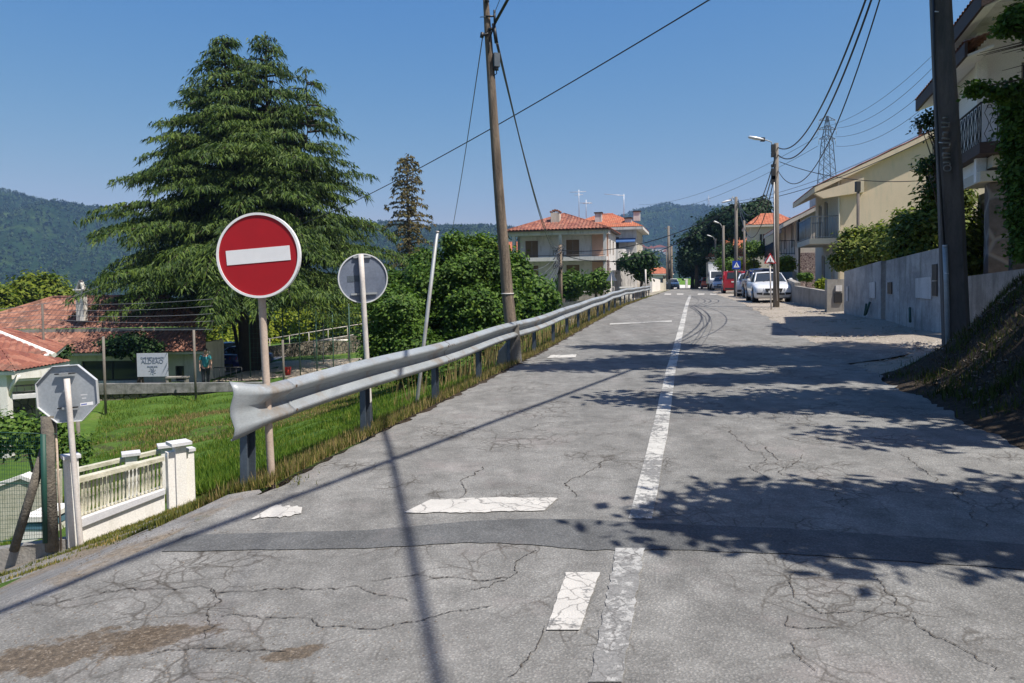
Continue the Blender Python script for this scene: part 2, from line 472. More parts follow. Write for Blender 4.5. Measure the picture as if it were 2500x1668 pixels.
# repair strip across both lanes
strip('road_patch', [(395, 1348), (640, 1344), (900, 1340), (1150, 1326), (1300, 1330), (1430, 1345), (1600, 1343), (1900, 1352), (2500, 1392)],
      [(450, 1308), (640, 1303), (900, 1296), (1150, 1274), (1300, 1268), (1430, 1270), (1600, 1280), (1900, 1290), (2500, 1330)], M_PATCH, .005, 90, 4, rag=.02)
# centre line
strip('centre_line', [(1438, 1668), (1505, 1340)], [(1518, 1668), (1573, 1340)], M_PAINTO, .006, 30, 4, rag=.05)
strip('centre_line', [(1535, 1268), (1590, 1060), (1627, 900), (1660, 790), (1682, 722)], [(1592, 1268), (1630, 1060), (1650, 900), (1672, 790), (1688, 722)], M_PAINTW, .006, 120, 4, rag=.03)
# dash, stop bars
strip('lane_dash', [(1333, 1541), (1382, 1400)], [(1415, 1541), (1465, 1400)], M_PAINT, .007, 16, 4, rag=.02)
strip('stop_bar', [(985, 1254), (1060, 1254), (1200, 1252), (1330, 1248)], [(1050, 1222), (1110, 1220), (1210, 1216), (1362, 1218)], M_PAINT, .007, 24, 3, rag=.04)
strip('lane_dash', [(612, 1270), (700, 1264), (735, 1256)], [(665, 1238), (715, 1236), (738, 1240)], M_PAINT, .007, 14, 3, rag=.12)
strip('lane_dash', [(1335, 875), (1405, 873)], [(1345, 868), (1408, 866)], M_PAINT, .007, 10, 2, rag=.1)
strip('stop_bar', [(1488, 793), (1640, 786)], [(1490, 790), (1640, 783)], M_PAINTW, .007, 20, 2, rag=.05)
for x in (1622, 1652, 1703, 1733):
    strip('lane_dash', [(x, 720), (x + 16, 720)], [(x + 1, 717), (x + 17, 717)], M_PAINT, .008, 4, 2)
# tyre skid marks
M_SKID = pm('tyre_rubber_mark', (.075, .075, .075), (.12, .12, .12), 6, .85, 0)
def skid(pts, wpx):
    strip('tyre_mark', [(x, y) for x, y in pts], [(x + wpx * max(.35, (y - 690) / 110), y) for x, y in pts], M_SKID, .009, 50, 1, rag=.12)
skid([(1682, 846), (1703, 820), (1717, 795), (1714, 775), (1696, 758), (1684, 751)], 3.5)
skid([(1690, 846), (1712, 820), (1726, 795), (1722, 775), (1704, 760), (1686, 752)], 3.)
skid([(1684, 751), (1700, 742), (1706, 734), (1700, 728), (1686, 723)], 3.)
skid([(1710, 846), (1728, 820), (1738, 795), (1734, 775), (1718, 760)], 2.)

# ---- cracks opened in the asphalt
def cracks():
    rc = random.Random(8); b = MB(); m = pm('crack_fill', (.085, .070, .055), (.03, .028, .025), 20, .95, 0)
    L = [[(0, 1505), (120, 1480), (300, 1440), (520, 1450), (700, 1440), (860, 1432), (1000, 1470)], [(540, 1507), (600, 1506), (760, 1512), (820, 1530), (1000, 1520), (1080, 1500), (1200, 1480)], [(360, 1600), (420, 1588), (560, 1584), (700, 1590)],
         [(1240, 1655), (1290, 1610), (1320, 1560), (1330, 1530)], [(1150, 1440), (1240, 1412), (1260, 1380), (1310, 1345)], [(900, 1420), (1060, 1413), (1240, 1412)], [(1780, 1050), (1800, 1075), (1830, 1100), (1862, 1106), (1870, 1130), (1840, 1150), (1880, 1170)],
         [(1872, 1092), (1888, 1110), (1900, 1125)], [(2200, 1110), (2240, 1140), (2290, 1170), (2330, 1210), (2370, 1260), (2400, 1290)], [(1940, 1400), (1935, 1440), (1960, 1470), (2000, 1497), (2060, 1497), (2180, 1498), (2225, 1508)], [(2135, 1400), (2160, 1440), (2185, 1480)], [(2230, 1508), (2270, 1545), (2320, 1570), (2380, 1600), (2430, 1640)],
         [(1925, 1505), (1920, 1530), (1990, 1535), (2060, 1536)], [(1930, 1570), (1945, 1600), (1990, 1640)], [(520, 1440), (505, 1500), (500, 1560)], [(1400, 1215), (1380, 1180), (1440, 1150), (1500, 1120)], [(1120, 1220), (1130, 1170), (1180, 1140)], [(1240, 1060), (1320, 1035), (1390, 1030)], [(1960, 590 + 520), (1985, 1180), (2060, 1240)]]
    for pl in L:
        P3 = [G(*q) for q in pl]
        pts = [(p.x, p.y) for p in P3]
        for _ in range(5):
            o = [pts[0]]
            for a, c in zip(pts[:-1], pts[1:]):
                d = math.hypot(c[0] - a[0], c[1] - a[1]); o += [((a[0] + c[0]) / 2 + rc.gauss(0, d * .10), (a[1] + c[1]) / 2 + rc.gauss(0, d * .10)), c]
            pts = o
        vs = []; n_ = len(pts)
        for i, (x, y) in enumerate(pts):
            a, c = pts[max(0, i - 1)], pts[min(n_ - 1, i + 1)]; dx, dy = c[0] - a[0], c[1] - a[1]; q = math.hypot(dx, dy) or 1
            w_ = rc.uniform(.0002, .0026) * (1 if rc.random() > .18 else 2) * (0.2 if i in (0, n_ - 1) else 1) * (1 + .10 * y); z = gz(x, y) + (.016 if x < el(y) else .005)
            vs += [(x - dy / q * w_, y + dx / q * w_, z), (x + dy / q * w_, y - dx / q * w_, z)]
        b.add(vs, [(2 * i, 2 * i + 1, 2 * i + 3, 2 * i + 2) for i in range(n_ - 1)], m)
    tag(b.build('road_cracks'), kind='structure')
cracks()
# ---- hills
def hill_mat():
    m, n, b = newmat('forest_hillside'); v = coords(n)
    f = noise(n, v, .0045, 5, .6); g = noise(n, v, .035, 5, .75); h = noise(n, v, .12, 4, .8)
    c = ramp(n, f, [(.3, (.008, .020, .010)), (.52, (.018, .038, .014)), (.64, (.07, .105, .028))])
    c = mix(n, .9, c, ramp(n, g, [(.3, .45), (.7, 1.5)]), 'MULTIPLY'); c = mix(n, .7, c, ramp(n, h, [(.3, .4), (.7, 1.6)]), 'MULTIPLY')
    n.links.new(c, b.inputs['Base Color']); b.inputs['Roughness'].default_value = 1; b.inputs['Specular IOR Level'].default_value = 0
    bump(n, b, h, 1., 6); return m
M_HILL = hill_mat()
M_FOREST = leafmat('far_forest', (.010, .022, .010), (.035, .060, .020), .1, .9, .01)
def hill(name, prof, Y, depth, zb, seed):
    """prof: list of (px, py) of the skyline at depth Y; falls towards the camera over depth"""
    r = np.random.default_rng(seed); X = [P(p[0], p[1], Y).x for p in prof]; Zt = [P(p[0], p[1], Y).z for p in prof]
    nx, ny = 260, 46; xs = np.linspace(min(X), max(X), nx); rows = []
    ph = r.uniform(0, 6, 8)
    for j in range(ny):
        t = j / (ny - 1) * 1.25; row = []
        for x in xs:
            zt = float(np.interp(x, X, Zt)) * 1.0
            k = t if t <= 1 else 2 - t
            s = math.sin(k * math.pi / 2) ** 1.15
            rel = .07 * math.sin(x / 95 + ph[0] + t * 2) + .05 * math.sin(x / 41 + ph[1] - t * 5) + .03 * math.sin(x / 17 + ph[2] + t * 9)
            z = zb + (zt - zb) * (s + rel * math.sin(min(1, k) * math.pi) * .9) + r.uniform(-1, 1) * 1.2
            row.append((x * (1 - .25 * (1 - t)), Y - depth * (1 - t), z))
        rows.append(row)
    o = grid_obj(name, rows, M_HILL); tag(o, kind='structure')
    A = np.array(rows); return A
def forest(A, n, hmin, hmax, seed, name='distant_forest'):
    r = np.random.default_rng(seed); ny, nx = A.shape[:2]
    j = (r.random(n) ** .8 * .82 * (ny - 2)) ; i = r.random(n) * (nx - 2)
    k = n // 6; j[:k] = (.78 + r.random(k) * .06) * (ny - 2)
    ji, ii = j.astype(int), i.astype(int); p = A[ji, ii] + (A[ji + 1, ii + 1] - A[ji, ii]) * r.random((n, 1))
    h = r.uniform(hmin, hmax, n); w_ = h * r.uniform(.3, .55, n)
    V = []
    for q in range(5):
        a0 = r.uniform(0, 6.28, n); pitch = r.uniform(-.2, .9, n)
        c = p + np.stack([r.normal(0, .28, n) * w_, r.normal(0, .28, n) * w_, h * r.uniform(.25, .95, n)], 1)
        u = np.stack([np.cos(a0), np.sin(a0), np.zeros(n)], 1) * w_[:, None] * .5
        d = np.stack([-np.sin(a0) * np.cos(pitch), np.cos(a0) * np.cos(pitch), np.sin(pitch) + .5], 1) * (h * .24)[:, None]
        V.append(np.stack([c - u - d, c + u - d * .6, c + d], 1).reshape(-1, 3))
    o = soup(name, np.concatenate(V), None, M_FOREST, k=3); tag(o, 'dark green forest of far trees covering the hillside', 'forest', kind='stuff')
A1 = hill('hills', [(-500, 520), (-200, 500), (0, 486), (60, 488), (120, 500), (200, 518), (290, 524), (400, 545), (560, 585), (760, 590), (900, 566), (1080, 560), (1180, 556), (1240, 565), (1400, 600), (1700, 640), (2200, 670)], 1500, 800, -45, 1)
A2 = hill('hills', [(700, 640), (1000, 600), (1200, 575), (1400, 560), (1500, 540), (1600, 522), (1680, 512), (1760, 520), (1900, 540), (2200, 560), (2900, 520)], 2300, 1100, -50, 2)
forest(A1, 24000, 5, 9, 4); forest(A2, 19000, 7, 12, 5)
# ================================================================ STREET FURNITURE
M_GALV = pm('galvanised_steel', (.37, .40, .42), (.25, .27, .28), 1.6, .5, .05, 60, metal=.25, stretch=(1, 1, 3), contrast=.25, stain=(.24, .19, .14))
M_GALVD = pm('post_steel', (.10, .125, .155), (.07, .09, .115), 4, .55, .05, 50, metal=.3)
M_BOLT = pm('rusty_bolt', (.14, .09, .06), (.07, .05, .04), 30, .7, 0)
M_PWHITE = pm('pole_white_paint', (.62, .58, .54), (.50, .46, .43), 5, .6, .05, 60, stain=(.28, .18, .12))
M_PRUST = pm('pole_stained_paint', (.50, .41, .34), (.36, .28, .22), 4, .7, .1, 60, stain=(.22, .13, .08))
M_SBACK = pm('sign_back_grey', (.36, .39, .42), (.30, .33, .36), 2, .5, 0, 40, metal=.2)
M_SBACKD = pm('sign_back_dark', (.17, .20, .26), (.13, .155, .21), 3, .45, 0, 40, metal=.2)
M_SRIM = plain('sign_rim', (.62, .63, .64), .4, .2)
M_RED = plain('sign_red', (.36, .001, .007), .6); M_SWHITE = plain('sign_white', (.78, .78, .78), .4)
M_BLUE = plain('sign_blue', (.01, .05, .36), .4); M_BLACK = plain('sign_black', (.02, .02, .022), .5)
M_WOODP = pm('weathered_pole_wood', (.27, .21, .155), (.12, .092, .07), 3, .9, 1., 22, stretch=(5, 5, .5), contrast=.14, stain=(.07, .055, .042), bdist=.03)
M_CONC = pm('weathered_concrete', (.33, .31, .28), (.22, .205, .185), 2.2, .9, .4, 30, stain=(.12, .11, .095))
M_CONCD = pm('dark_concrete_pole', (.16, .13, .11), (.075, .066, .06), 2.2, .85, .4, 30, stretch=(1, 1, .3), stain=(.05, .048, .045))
M_CONCP = pm('pole_concrete', (.20, .175, .15), (.11, .098, .085), 2.2, .85, .3, 30, stretch=(1, 1, .3))
M_CABLE = plain('cable_black', (.018, .019, .022), .5); M_CABLEG = plain('cable_grey', (.10, .11, .13), .5)
M_GLASSD = plain('lamp_glass', (.55, .57, .6), .15)

def build_rail():
    root = thing('guardrail', 'galvanised steel W-beam guardrail on dark posts along the left edge of the road', 'guardrail', (el(5.6) - .12, 5.6, zr(5.6)))
    O = Vector(root.location)
    prof = [(0, .150), (.008, .157), (.062, .128), (.080, .112), (.085, .100), (.083, .088), (.000, .022), (-.002, 0), (.000, -.022), (.083, -.088), (.085, -.100), (.080, -.112), (.062, -.128), (.008, -.157), (0, -.150)]
    nrm = Vector((.97, -.243, 0))
    def cen(Y):
        wob = .02 * math.sin(Y * .8) + (.05 * math.sin(Y * .35) if Y > 30 else 0)
        return Vector((el(Y) - .12 + wob, Y, zr(Y) + .60 + .012 * math.sin(Y * 1.1)))
    def loft(secs):
        return [[c + nrm * ((o if so >= 0 else o * (1 + so) - .065 * so) + back) + Vector((0, 0, z * sz)) - O for (o, z) in prof] for (c, so, sz, back) in secs]
    Y = 6.0; i = 0
    while Y < 54:
        L = 3.9 if Y + 3.9 < 54 else 54.5 - Y
        secs = [(cen(Y + L * k / 12 + (0.0 if k < 12 else .14)), 1, 1, .004 + (-.004 if k == 0 else 0) + .004 * (1 - k / 12)) for k in range(13)]
        p = grid_obj('rail_panel', loft(secs), M_GALV, root, smooth=False)
        so = p.modifiers.new('solid', 'SOLIDIFY'); so.thickness = .004
        for q in (0.0, .014) if i else ():
            pass
        if i:
            jc = [(cen(Y + k), 1, 1.01, .0075) for k in (-.002, .012)]
            grid_obj('lap_joint', loft(jc), M_BOLT, root, smooth=False)
        Y += L; i += 1
    # fishtail end terminal
    secs = []
    for k in range(15):
        t = k / 14; y = 6.12 - .62 * t
        c = cen(6.0) + (cen(6.0) - cen(6.6)) * ((6.0 - y) / .6); c.z = cen(6).z
        flare = max(0, (t - .35) / .65)
        secs.append((c, -min(.62, flare ** 1.8) if flare > 0 else 1, 1 + .42 * flare ** 1.8, .012 - .12 * flare ** 2.0))
    p = grid_obj('end_terminal', loft(secs), M_GALV, root); p.modifiers.new('solid', 'SOLIDIFY').thickness = .006
    for Yj in [6.06, 9.96, 13.86, 17.8]:
        for dy in (.02, .1, -.12):
            for z in (.100, -.100):
                q = cen(Yj + dy) + nrm * (.082 if abs(z) > .05 else .03) + Vector((0, 0, z)) - O
                MB().disc(q, .012, nrm, .012, M_BOLT, 8).build('bolt', None, root)
    Y = 5.68; yd = Vector((-.243, -.97, 0))
    while Y < 54.5:
        c = cen(max(Y, 5.7)); g = gz(c.x - .1, Y) - .3
        x0 = c - nrm * .10; x0.z = 0
        b = MB(); h1 = c.z + .10 - .0
        lean = (-.035 if Y < 6 else random.uniform(-.015, .015))
        # C-section post
        for off, sz in (((0, 0), (.008, .11)), ((.03, .055), (.06, .008)), ((.03, -.055), (.06, .008))):
            q = x0 + nrm * off[0] * 1. + yd * off[1]
            ang = math.atan2(nrm.y, nrm.x)
            Mx = Matrix.Rotation(ang, 3, 'Z')
            mid = Vector((q.x, q.y, (g + h1) / 2))
            b.box(mid - O + Vector((0, 0, 0)), (sz[0], sz[1], h1 - g), M_GALVD, Matrix(((1, 0, 0), (0, 1, 0), (0, 0, 1))) @ Matrix.Rotation(lean, 3, nrm) @ Mx)
        b.box(c - nrm * .06 - O, (.05, .10, .12), M_GALVD, Matrix.Rotation(math.atan2(nrm.y, nrm.x), 3, 'Z'))
        b.build('post', None, root)
        Y += 2.03
    return root
build_rail()

def frame_dirs(yaw):
    n = Vector((math.sin(R(yaw)), -math.cos(R(yaw)), 0)); r = Vector((-n.y, n.x, 0)) * 1.0
    return n, r, Vector((0, 0, 1))     # n towards viewer, r to viewer's right
def post_pts(foot, top, k=6): return [foot.lerp(top, i / k) for i in range(k + 1)]

# no-entry sign
Yn = 5.85
ft = onground(650, Yn); ft.z = P(650, 1185, Yn).z; tp = P(630, 560, Yn)
s = thing('no_entry_sign', 'round red no entry sign with white bar on a pinkish stained post behind the guardrail', 'road sign', ft)
n, r, u = frame_dirs(-3); u = (tp - ft).normalized(); r = n.cross(u) * -1; r.normalize(); n = u.cross(r) * -1
cn = P(632, 624, Yn - .06) - ft; RR = 205 / 2 / F * Yn
MB().tube([Vector((0, 0, -.3)), Vector((0, 0, 0))] + [(p - ft) for p in post_pts(ft, tp)][1:], .030, M_PRUST, 12).build('pole', None, s)
if n.dot(-ft) < 0: n = -n
def ring(c, r0, r1, n, r, u, t0, t1, m, seg=64):
    mb = MB(); vs = []
    for k in range(seg):
        a = 2 * math.pi * k / seg; d = r * math.cos(a) + u * math.sin(a)
        vs += [c + d * r0 + n * t0, c + d * r1 + n * t0, c + d * r1 + n * t1, c + d * r0 + n * t1]
    fs = []
    for k in range(seg):
        a, b = 4 * k, 4 * ((k + 1) % seg)
        for j in range(4): fs.append((a + j, a + (j + 1) % 4, b + (j + 1) % 4, b + j))
    return mb.add(vs, fs, m, False)
MB().disc(cn, RR * .965, n, .012, M_RED, 64).build('sign_face', None, s)
ring(cn, RR * .945, RR, n, r, u, -.02, .020, M_SWHITE).build('rim', None, s)
rb = math.sin(R(2.6)); rr_ = (r * math.cos(R(2.6)) + u * rb); uu_ = (u * math.cos(R(2.6)) - r * rb)
bw, bh = RR * .765, RR * .17
MB().prism([cn + rr_ * a * bw + uu_ * b * bh + n * .0125 for a, b in ((-1, -1), (1, -1), (1, 1), (-1, 1))], n * .003, M_SWHITE).build('bar', None, s)
for k in (-.2, .2): MB().box(cn - n * .035 + u * k, (.3, .02, .03), M_GALV, Matrix(((r.x, -n.x, u.x), (r.y, -n.y, u.y), (r.z, -n.z, u.z)))).build('bracket', None, s)

# round sign seen from behind
Yg = 8.4
ft = onground(898, Yg); ft.z = P(898, 1055, Yg).z; tp = P(881, 621, Yg)
s = thing('round_sign', 'round traffic sign seen from behind, dark grey, on a white post beside the guardrail', 'road sign', ft)
n, r, u = frame_dirs(22); u = (tp - ft).normalized(); n = (n - u * n.dot(u)).normalized(); r = u.cross(n)
cn = P(886, 680, Yg + .07) - ft; RR = 122 / 2 / F * Yg
MB().tube([Vector((0, 0, -.3)), Vector((0, 0, 0))] + [(p - ft) for p in post_pts(ft, tp)][1:], .030, M_PWHITE, 12).build('pole', None, s)
MB().disc(cn, RR * .97, -n, .012, M_SBACKD, 56).build('sign_face', None, s)
ring(cn, RR * .955, RR, n, r, u, -.015, .016, M_SRIM, 56).build('rim', None, s)
rz = Matrix(((r.x, -n.x, u.x), (r.y, -n.y, u.y), (r.z, -n.z, u.z)))
for k in (.86, -.62):
    bk = MB(); bk.box(cn + u * RR * k + n * .02, (.30 if k < 0 else .2, .02, .022), M_GALV, rz); bk.tube([cn + u * RR * k + n * .0 + Vector((0, 0, -.015)), cn + u * RR * k + n * .0 + Vector((0, 0, .015))], .02, M_GALV, 10); bk.build('bracket', None, s)
MB().prism([cn + r * a * .09 + u * (b * .035 + .0) - r * .09 + n * .001 for a, b in ((-1, -1), (1, -1), (1, 1), (-1, 1))], n * .002, M_GALVD).build('sticker', None, s)

# stop sign seen from behind (octagon)
Yo = 7.4
ft = onground(172, Yo); ft.z = P(172, 1345, Yo).z; tp = P(163, 925, Yo)
s = thing('octagonal_sign', 'octagonal grey stop sign seen from behind on a thin white post by the white wall', 'road sign', ft)
n, r, u = frame_dirs(8); u = (tp - ft).normalized(); n = (n - u * n.dot(u)).normalized(); r = u.cross(n) * -1
if r.x < 0: r = -r
cn = P(166, 961, Yo + .075) - ft; RR = 141 / 2 / F * Yo / math.cos(R(22.5))
MB().tube([Vector((0, 0, -.3)), Vector((0, 0, 0))] + [(p - ft) for p in post_pts(ft, tp)][1:], .028, M_PWHITE, 12).build('pole', None, s)
oct_ = [cn + (r * math.cos(a) + u * math.sin(a)) * RR for a in [R(22.5 + 45 * k) for k in range(8)]]
MB().prism([cn + (q - cn) * .985 for q in oct_], -n * .01, M_SBACK).build('sign_face', None, s)
ed = MB()
for k in range(8):
    a, b = oct_[k], oct_[(k + 1) % 8]; ai, bi = cn + (a - cn) * .93, cn + (b - cn) * .93
    ed.prism([a - n * .014, b - n * .014, b + n * .028, a + n * .028], (cn - (a + b) / 2).normalized() * .006, M_SRIM)
ed.build('rim', None, s)
rz = Matrix(((r.x, -n.x, u.x), (r.y, -n.y, u.y), (r.z, -n.z, u.z)))
for k in (.66, -.45):
    bk = MB(); bk.box(cn + u * RR * k + n * .03, (.19, .03, .012), M_BLACK, rz); bk.box(cn + u * RR * k + n * .05, (.075, .05, .02), M_GALV, rz); bk.build('bracket', None, s)
st = MB(); c0 = cn + r * .17 - u * .12
st.prism([c0 + r * a * .062 + u * (b * .016 + a * .004) + n * .0005 for a, b in ((-1, -1), (1, -1), (1, 1), (-1, 1))], n * .001, M_SWHITE)
for k in range(7): st.prism([c0 + r * (-.05 + k * .008) + u * (-.004 + k * .0006) + r * a * .003 + u * b * .006 + n * .0018 for a, b in ((-1, -1), (1, -1), (1, 1), (-1, 1))], n * .0006, M_BLUE)
for k in range(2): st.prism([c0 - r * .02 + u * (.06 + k * .035) + r * a * (.02 + .012 * k) + u * b * .006 + n * .0005 for a, b in ((-1, -1), (1, -1), (1, 1), (-1, 1))], n * .0008, M_SRIM)
st.build('sticker', None, s)

# leaning thin metal post
ft = onground(1013, 11.0); ft.z = P(1013, 978, 11).z; tp = P(1067, 566, 10.6)
s = thing('leaning_post', 'thin bare galvanised post leaning right behind the guardrail in front of the bush', 'post', ft)
MB().tube([Vector((0, 0, -.2)), Vector((0, 0, 0)), tp - ft], .027, M_GALV, 10).build('pole', None, s)
MB().tube([tp - ft - (tp - ft) * .003, tp - ft + (tp - ft) * .004], .03, M_PWHITE, 10).build('cap', None, s)

# wooden utility pole
Yp = 14.0
cl = [(1252, 872), (1248, 800), (1240, 730), (1231, 620), (1222, 520), (1213, 400), (1206, 300), (1199, 190), (1192, 90), (1187, 15), (1185, -20)]
pts = [P(x, y, Yp) for x, y in cl]; ft = Vector((pts[0].x, Yp, gz(pts[0].x, Yp)))
s = thing('utility_pole', 'crooked weathered wooden utility pole behind the guardrail with a grey box near its top', 'utility pole', ft)
rads = [.118, .116, .112, .103, .097, .090, .083, .076, .068, .055, .05]
MB().tube([p - ft for p in pts], rads, M_WOODP, 14).build('pole', None, s)
c = P(1243, 845, Yp) - ft; b = MB()
b.prism([c + Vector(q) for q in ((-.30, -.16, -.55), (.26, -.16, -.55), (.19, -.16, .42), (.05, -.16, .46), (-.02, -.16, .1), (-.2, -.16, -.1))], (0, .3, 0), M_CONC)
b.build('concrete_stub', None, s)
b = MB(); b.tube([P(1250, 717, Yp) - ft + Vector((0, 0, -.012)), P(1250, 717, Yp) - ft + Vector((0, 0, .012))], .124, M_PWHITE, 16)
b.v = [(x + (P(1239, 717, Yp) - P(1250, 717, Yp)).x, y, z) for x, y, z in b.v]; b.build('band', None, s)
b = MB(); c = P(1211, 148, Yp - .05) - ft; b.box(c, (.11, .14, .25), M_GALVD, Matrix.Rotation(R(20), 3, 'Z')); b.box(c + Vector((0, 0, -.15)), (.09, .1, .05), M_BLACK)
b.tube([c + Vector((0, 0, -.16)), c + Vector((.01, 0, -.24)), c + Vector((-.05, 0, -.28)), c + Vector((-.1, 0, -.26))], .01, M_CABLE, 6); b.build('junction_box', None, s)
for (x0, y0, x1, y1, rr) in ((1186, 40, 1207, 40, .018), (1193, 72, 1207, 70, .03), (1176, 88, 1192, 82, .022), (1207, 25, 1208, 60, .022), (1205, 58, 1212, 105, .035), (1172, 42, 1190, 41, .008), (1207, 60, 1196, 95, .012), (1196, 95, 1193, 130, .010), (1187, -3, 1190, 6, .04)):
    b = MB(); b.tube([P(x0, y0, Yp - .08) - ft, P(x1, y1, Yp - .08) - ft], rr, M_CABLE, 8); b.build('bracket', None, s)
b = MB(); b.tube([P(1176, 88, Yp - .08) - ft + Vector((0, 0, -.03)), P(1178, 84, Yp - .08) - ft + Vector((0, 0, .03))], .035, M_BLACK, 8)
b.build('insulator', None, s)

# big concrete pole on the right
Yb = 12.5
pts = [P(x, y, Yb) for x, y in ((2337, 900), (2333, 800), (2325, 600), (2317, 400), (2306, 200), (2296, 0), (2290, -300), (2285, -700))]
ft = pts[0].copy()
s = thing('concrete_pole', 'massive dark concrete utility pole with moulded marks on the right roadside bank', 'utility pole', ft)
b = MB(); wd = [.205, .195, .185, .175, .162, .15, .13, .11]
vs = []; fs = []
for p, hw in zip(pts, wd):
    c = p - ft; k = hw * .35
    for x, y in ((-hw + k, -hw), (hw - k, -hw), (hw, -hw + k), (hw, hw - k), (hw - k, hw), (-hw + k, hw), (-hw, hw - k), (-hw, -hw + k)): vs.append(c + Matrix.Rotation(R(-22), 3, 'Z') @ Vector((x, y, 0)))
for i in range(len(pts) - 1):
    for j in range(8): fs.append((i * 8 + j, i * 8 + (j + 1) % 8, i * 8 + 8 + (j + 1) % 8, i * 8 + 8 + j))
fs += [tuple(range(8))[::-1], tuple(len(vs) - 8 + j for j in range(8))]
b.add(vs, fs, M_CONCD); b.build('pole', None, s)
b = MB()
def onface(px, py, off): return P(px, py, Yb - .19 - off) - ft
for i, y in enumerate((288, 299, 311, 324, 337, 349, 362, 374, 385, 397)):
    hw = (5, 9, 9, 6, 9, 9, 8, 9, 9, 8)[i]
    b.tube([onface(2307 - hw + i * .5, y, .0), onface(2307 + hw + i * .5, y + (3 if i % 3 == 1 else 0), .0)], .016, M_CONC, 6)
    if i % 2: b.tube([onface(2307 + (hw if i % 4 == 1 else -hw) + i * .5, y, 0), onface(2307 + (hw if i % 4 == 1 else -hw) + i * .5, y + 8, 0)], .013, M_CONC, 6)
cc = onface(2313, 411, -.0); b.tube([cc + Vector((.062 * math.cos(a), 0, .05 * math.sin(a))) for a in [k * math.pi / 8 for k in range(17)]], .011, M_CONC, 6, caps=False)
b.build('moulded_marks', None, s)
b = MB(); b.tube([P(2307, 598, Yb - .15) - ft, P(2311, 700, Yb - .15) - ft, P(2315, 885, Yb - .15) - ft], .04, M_GALV, 10)
b.tube([P(2278, -100, Yb - .1) - ft, P(2281, 130, Yb - .1) - ft, P(2292, 400, Yb - .12) - ft, P(2306, 600, Yb - .15) - ft], .018, M_CABLE, 8)
b.build('conduit', None, s)
for x, y in ((2285, 28), (2295, 348), (2304, 600), (2309, 667)):
    b = MB(); b.tube([P(x - 3, y, Yb - .17) - ft, P(x + 7, y + 1, Yb - .2) - ft], .010, M_SRIM, 6); b.build('strap', None, s)

# street lamps on the right side of the road
def lamp_pole(px, base_y, top_y, Y, r0, arm_px, arm_py, label, wood=False, head=True):
    t = P(px, top_y, Y); ft = Vector((P(px, base_y, Y).x, Y, gz(P(px, base_y, Y).x, Y)))
    s = thing('street_lamp' if head else 'utility_pole', label, 'street lamp' if head else 'utility pole', ft, group='street lamps along the right side of the road' if head else None)
    m = M_CONCP
    MB().tube([Vector((0, 0, -.2)), (t - ft) * .5, t - ft], [r0, r0 * .85, r0 * .7], m, 10).build('pole', None, s)
    if head:
        a = t - ft + Vector((-r0, 0, -.05)); e = P(arm_px, arm_py, Y) - ft
        kk = Y / 31
        MB().tube([a + Vector((0, 0, -.15)), a + Vector((-.06, 0, .1)), e.lerp(a, .5) + Vector((0, 0, .06)), e], .022 * max(1, kk * .8), M_GALV, 8).build('arm', None, s)
        h = MB(); d = (e - a).normalized(); d.z *= .4; d.normalize(); hl = .62 * max(1, kk * .36)
        h.tube([e - d * .1, e + d * .05, e + d * hl * .5, e + d * hl * .9, e + d * hl], [.05, .085, .11, .09, .03], M_SRIM, 10, squash=.65)
        h.build('lamp_head', None, s)
        MB().box(e, (.16, .12, .16), M_BLACK, ).build('collar', None, s)
    return s
lamp_pole(1895, 745, 350, 31, .14, 1862, 341, 'nearest street lamp of the row, brown concrete pole beside the white car', )
L2 = lamp_pole(1797, 742, 481, 50, .15, 1783, 489, 'second street lamp of the row, on a pole above the silver estate car')
lamp_pole(1766, 700, 551, 74, .16, 1755, 545, 'third street lamp of the row, its lamp head over the red van')
lamp_pole(1747, 700, 582, 94, .17, 1738, 578, 'fourth street lamp of the row, above the white truck')
lamp_pole(1738, 700, 612, 115, .16, 1730, 606, 'fifth street lamp of the row in front of the dark pines')
lamp_pole(1730, 700, 610, 128, .16, 1723, 605, 'sixth street lamp of the row in front of the dark pines')
lamp_pole(1722, 700, 630, 140, .16, 1715, 626, 'farthest street lamp of the row, lowest against the dark pines')
lamp_pole(1817, 700, 538, 62, .13, 0, 0, 'slim bare concrete pole right of the second street lamp', head=False)
# meter boxes on nearest lamp pole
ft = onground(1895, 31); s = [o for o in bpy.data.objects if o.name == 'street_lamp'][0]
b = MB(); o0 = s.location
for y, h in ((362, .3), (378, .2), (405, .12), (425, .45), (440, .35)): b.box(P(1888, y, 30.85) - o0, (.16, .12, h), M_BLACK)
b.build('cable_clamps', None, s)
MB().tube([P(1890, 445, 30.8) - o0, P(1891, 600, 30.8) - o0, P(1898, 735, 30.8) - o0], .022, M_PWHITE, 6).build('conduit', None, s)
# far-left poles beyond the houses
def simple_pole(px, by, ty, Y, r0, m, label, arms=0):
    f = P(px, by, Y); t = P(px - 1, ty, Y); f.z = min(f.z, gz(f.x, f.y))
    s = thing('utility_pole', label, 'utility pole', f)
    MB().tube([Vector((0, 0, -.5)), t - f], [r0, r0 * .7], m, 8).build('pole', None, s)
    if arms:
        b = MB()
        for k in range(arms): b.box(t - f + Vector((0, -.05, -.3 - k * .6)), (1.1, .06, .09), M_CONCD)
        b.build('crossarm', None, s)
    return s
simple_pole(1633, 692, 552, 105, .24, M_CONCP, 'tall far concrete pole standing left of the road against the blue hills', 1)
simple_pole(1640, 692, 600, 112, .22, M_WOODP, 'shorter dark pole just behind the tall far concrete pole')
simple_pole(1628, 692, 610, 118, .12, M_CONCD, 'thin dark pole left of the tall far concrete pole')
mp = simple_pole(1368, 768, 598, 58, .22, M_WOODP, 'dark wooden pole with tangled cables in front of the balcony house')
b = MB(); rn = random.Random(2); o0 = mp.location
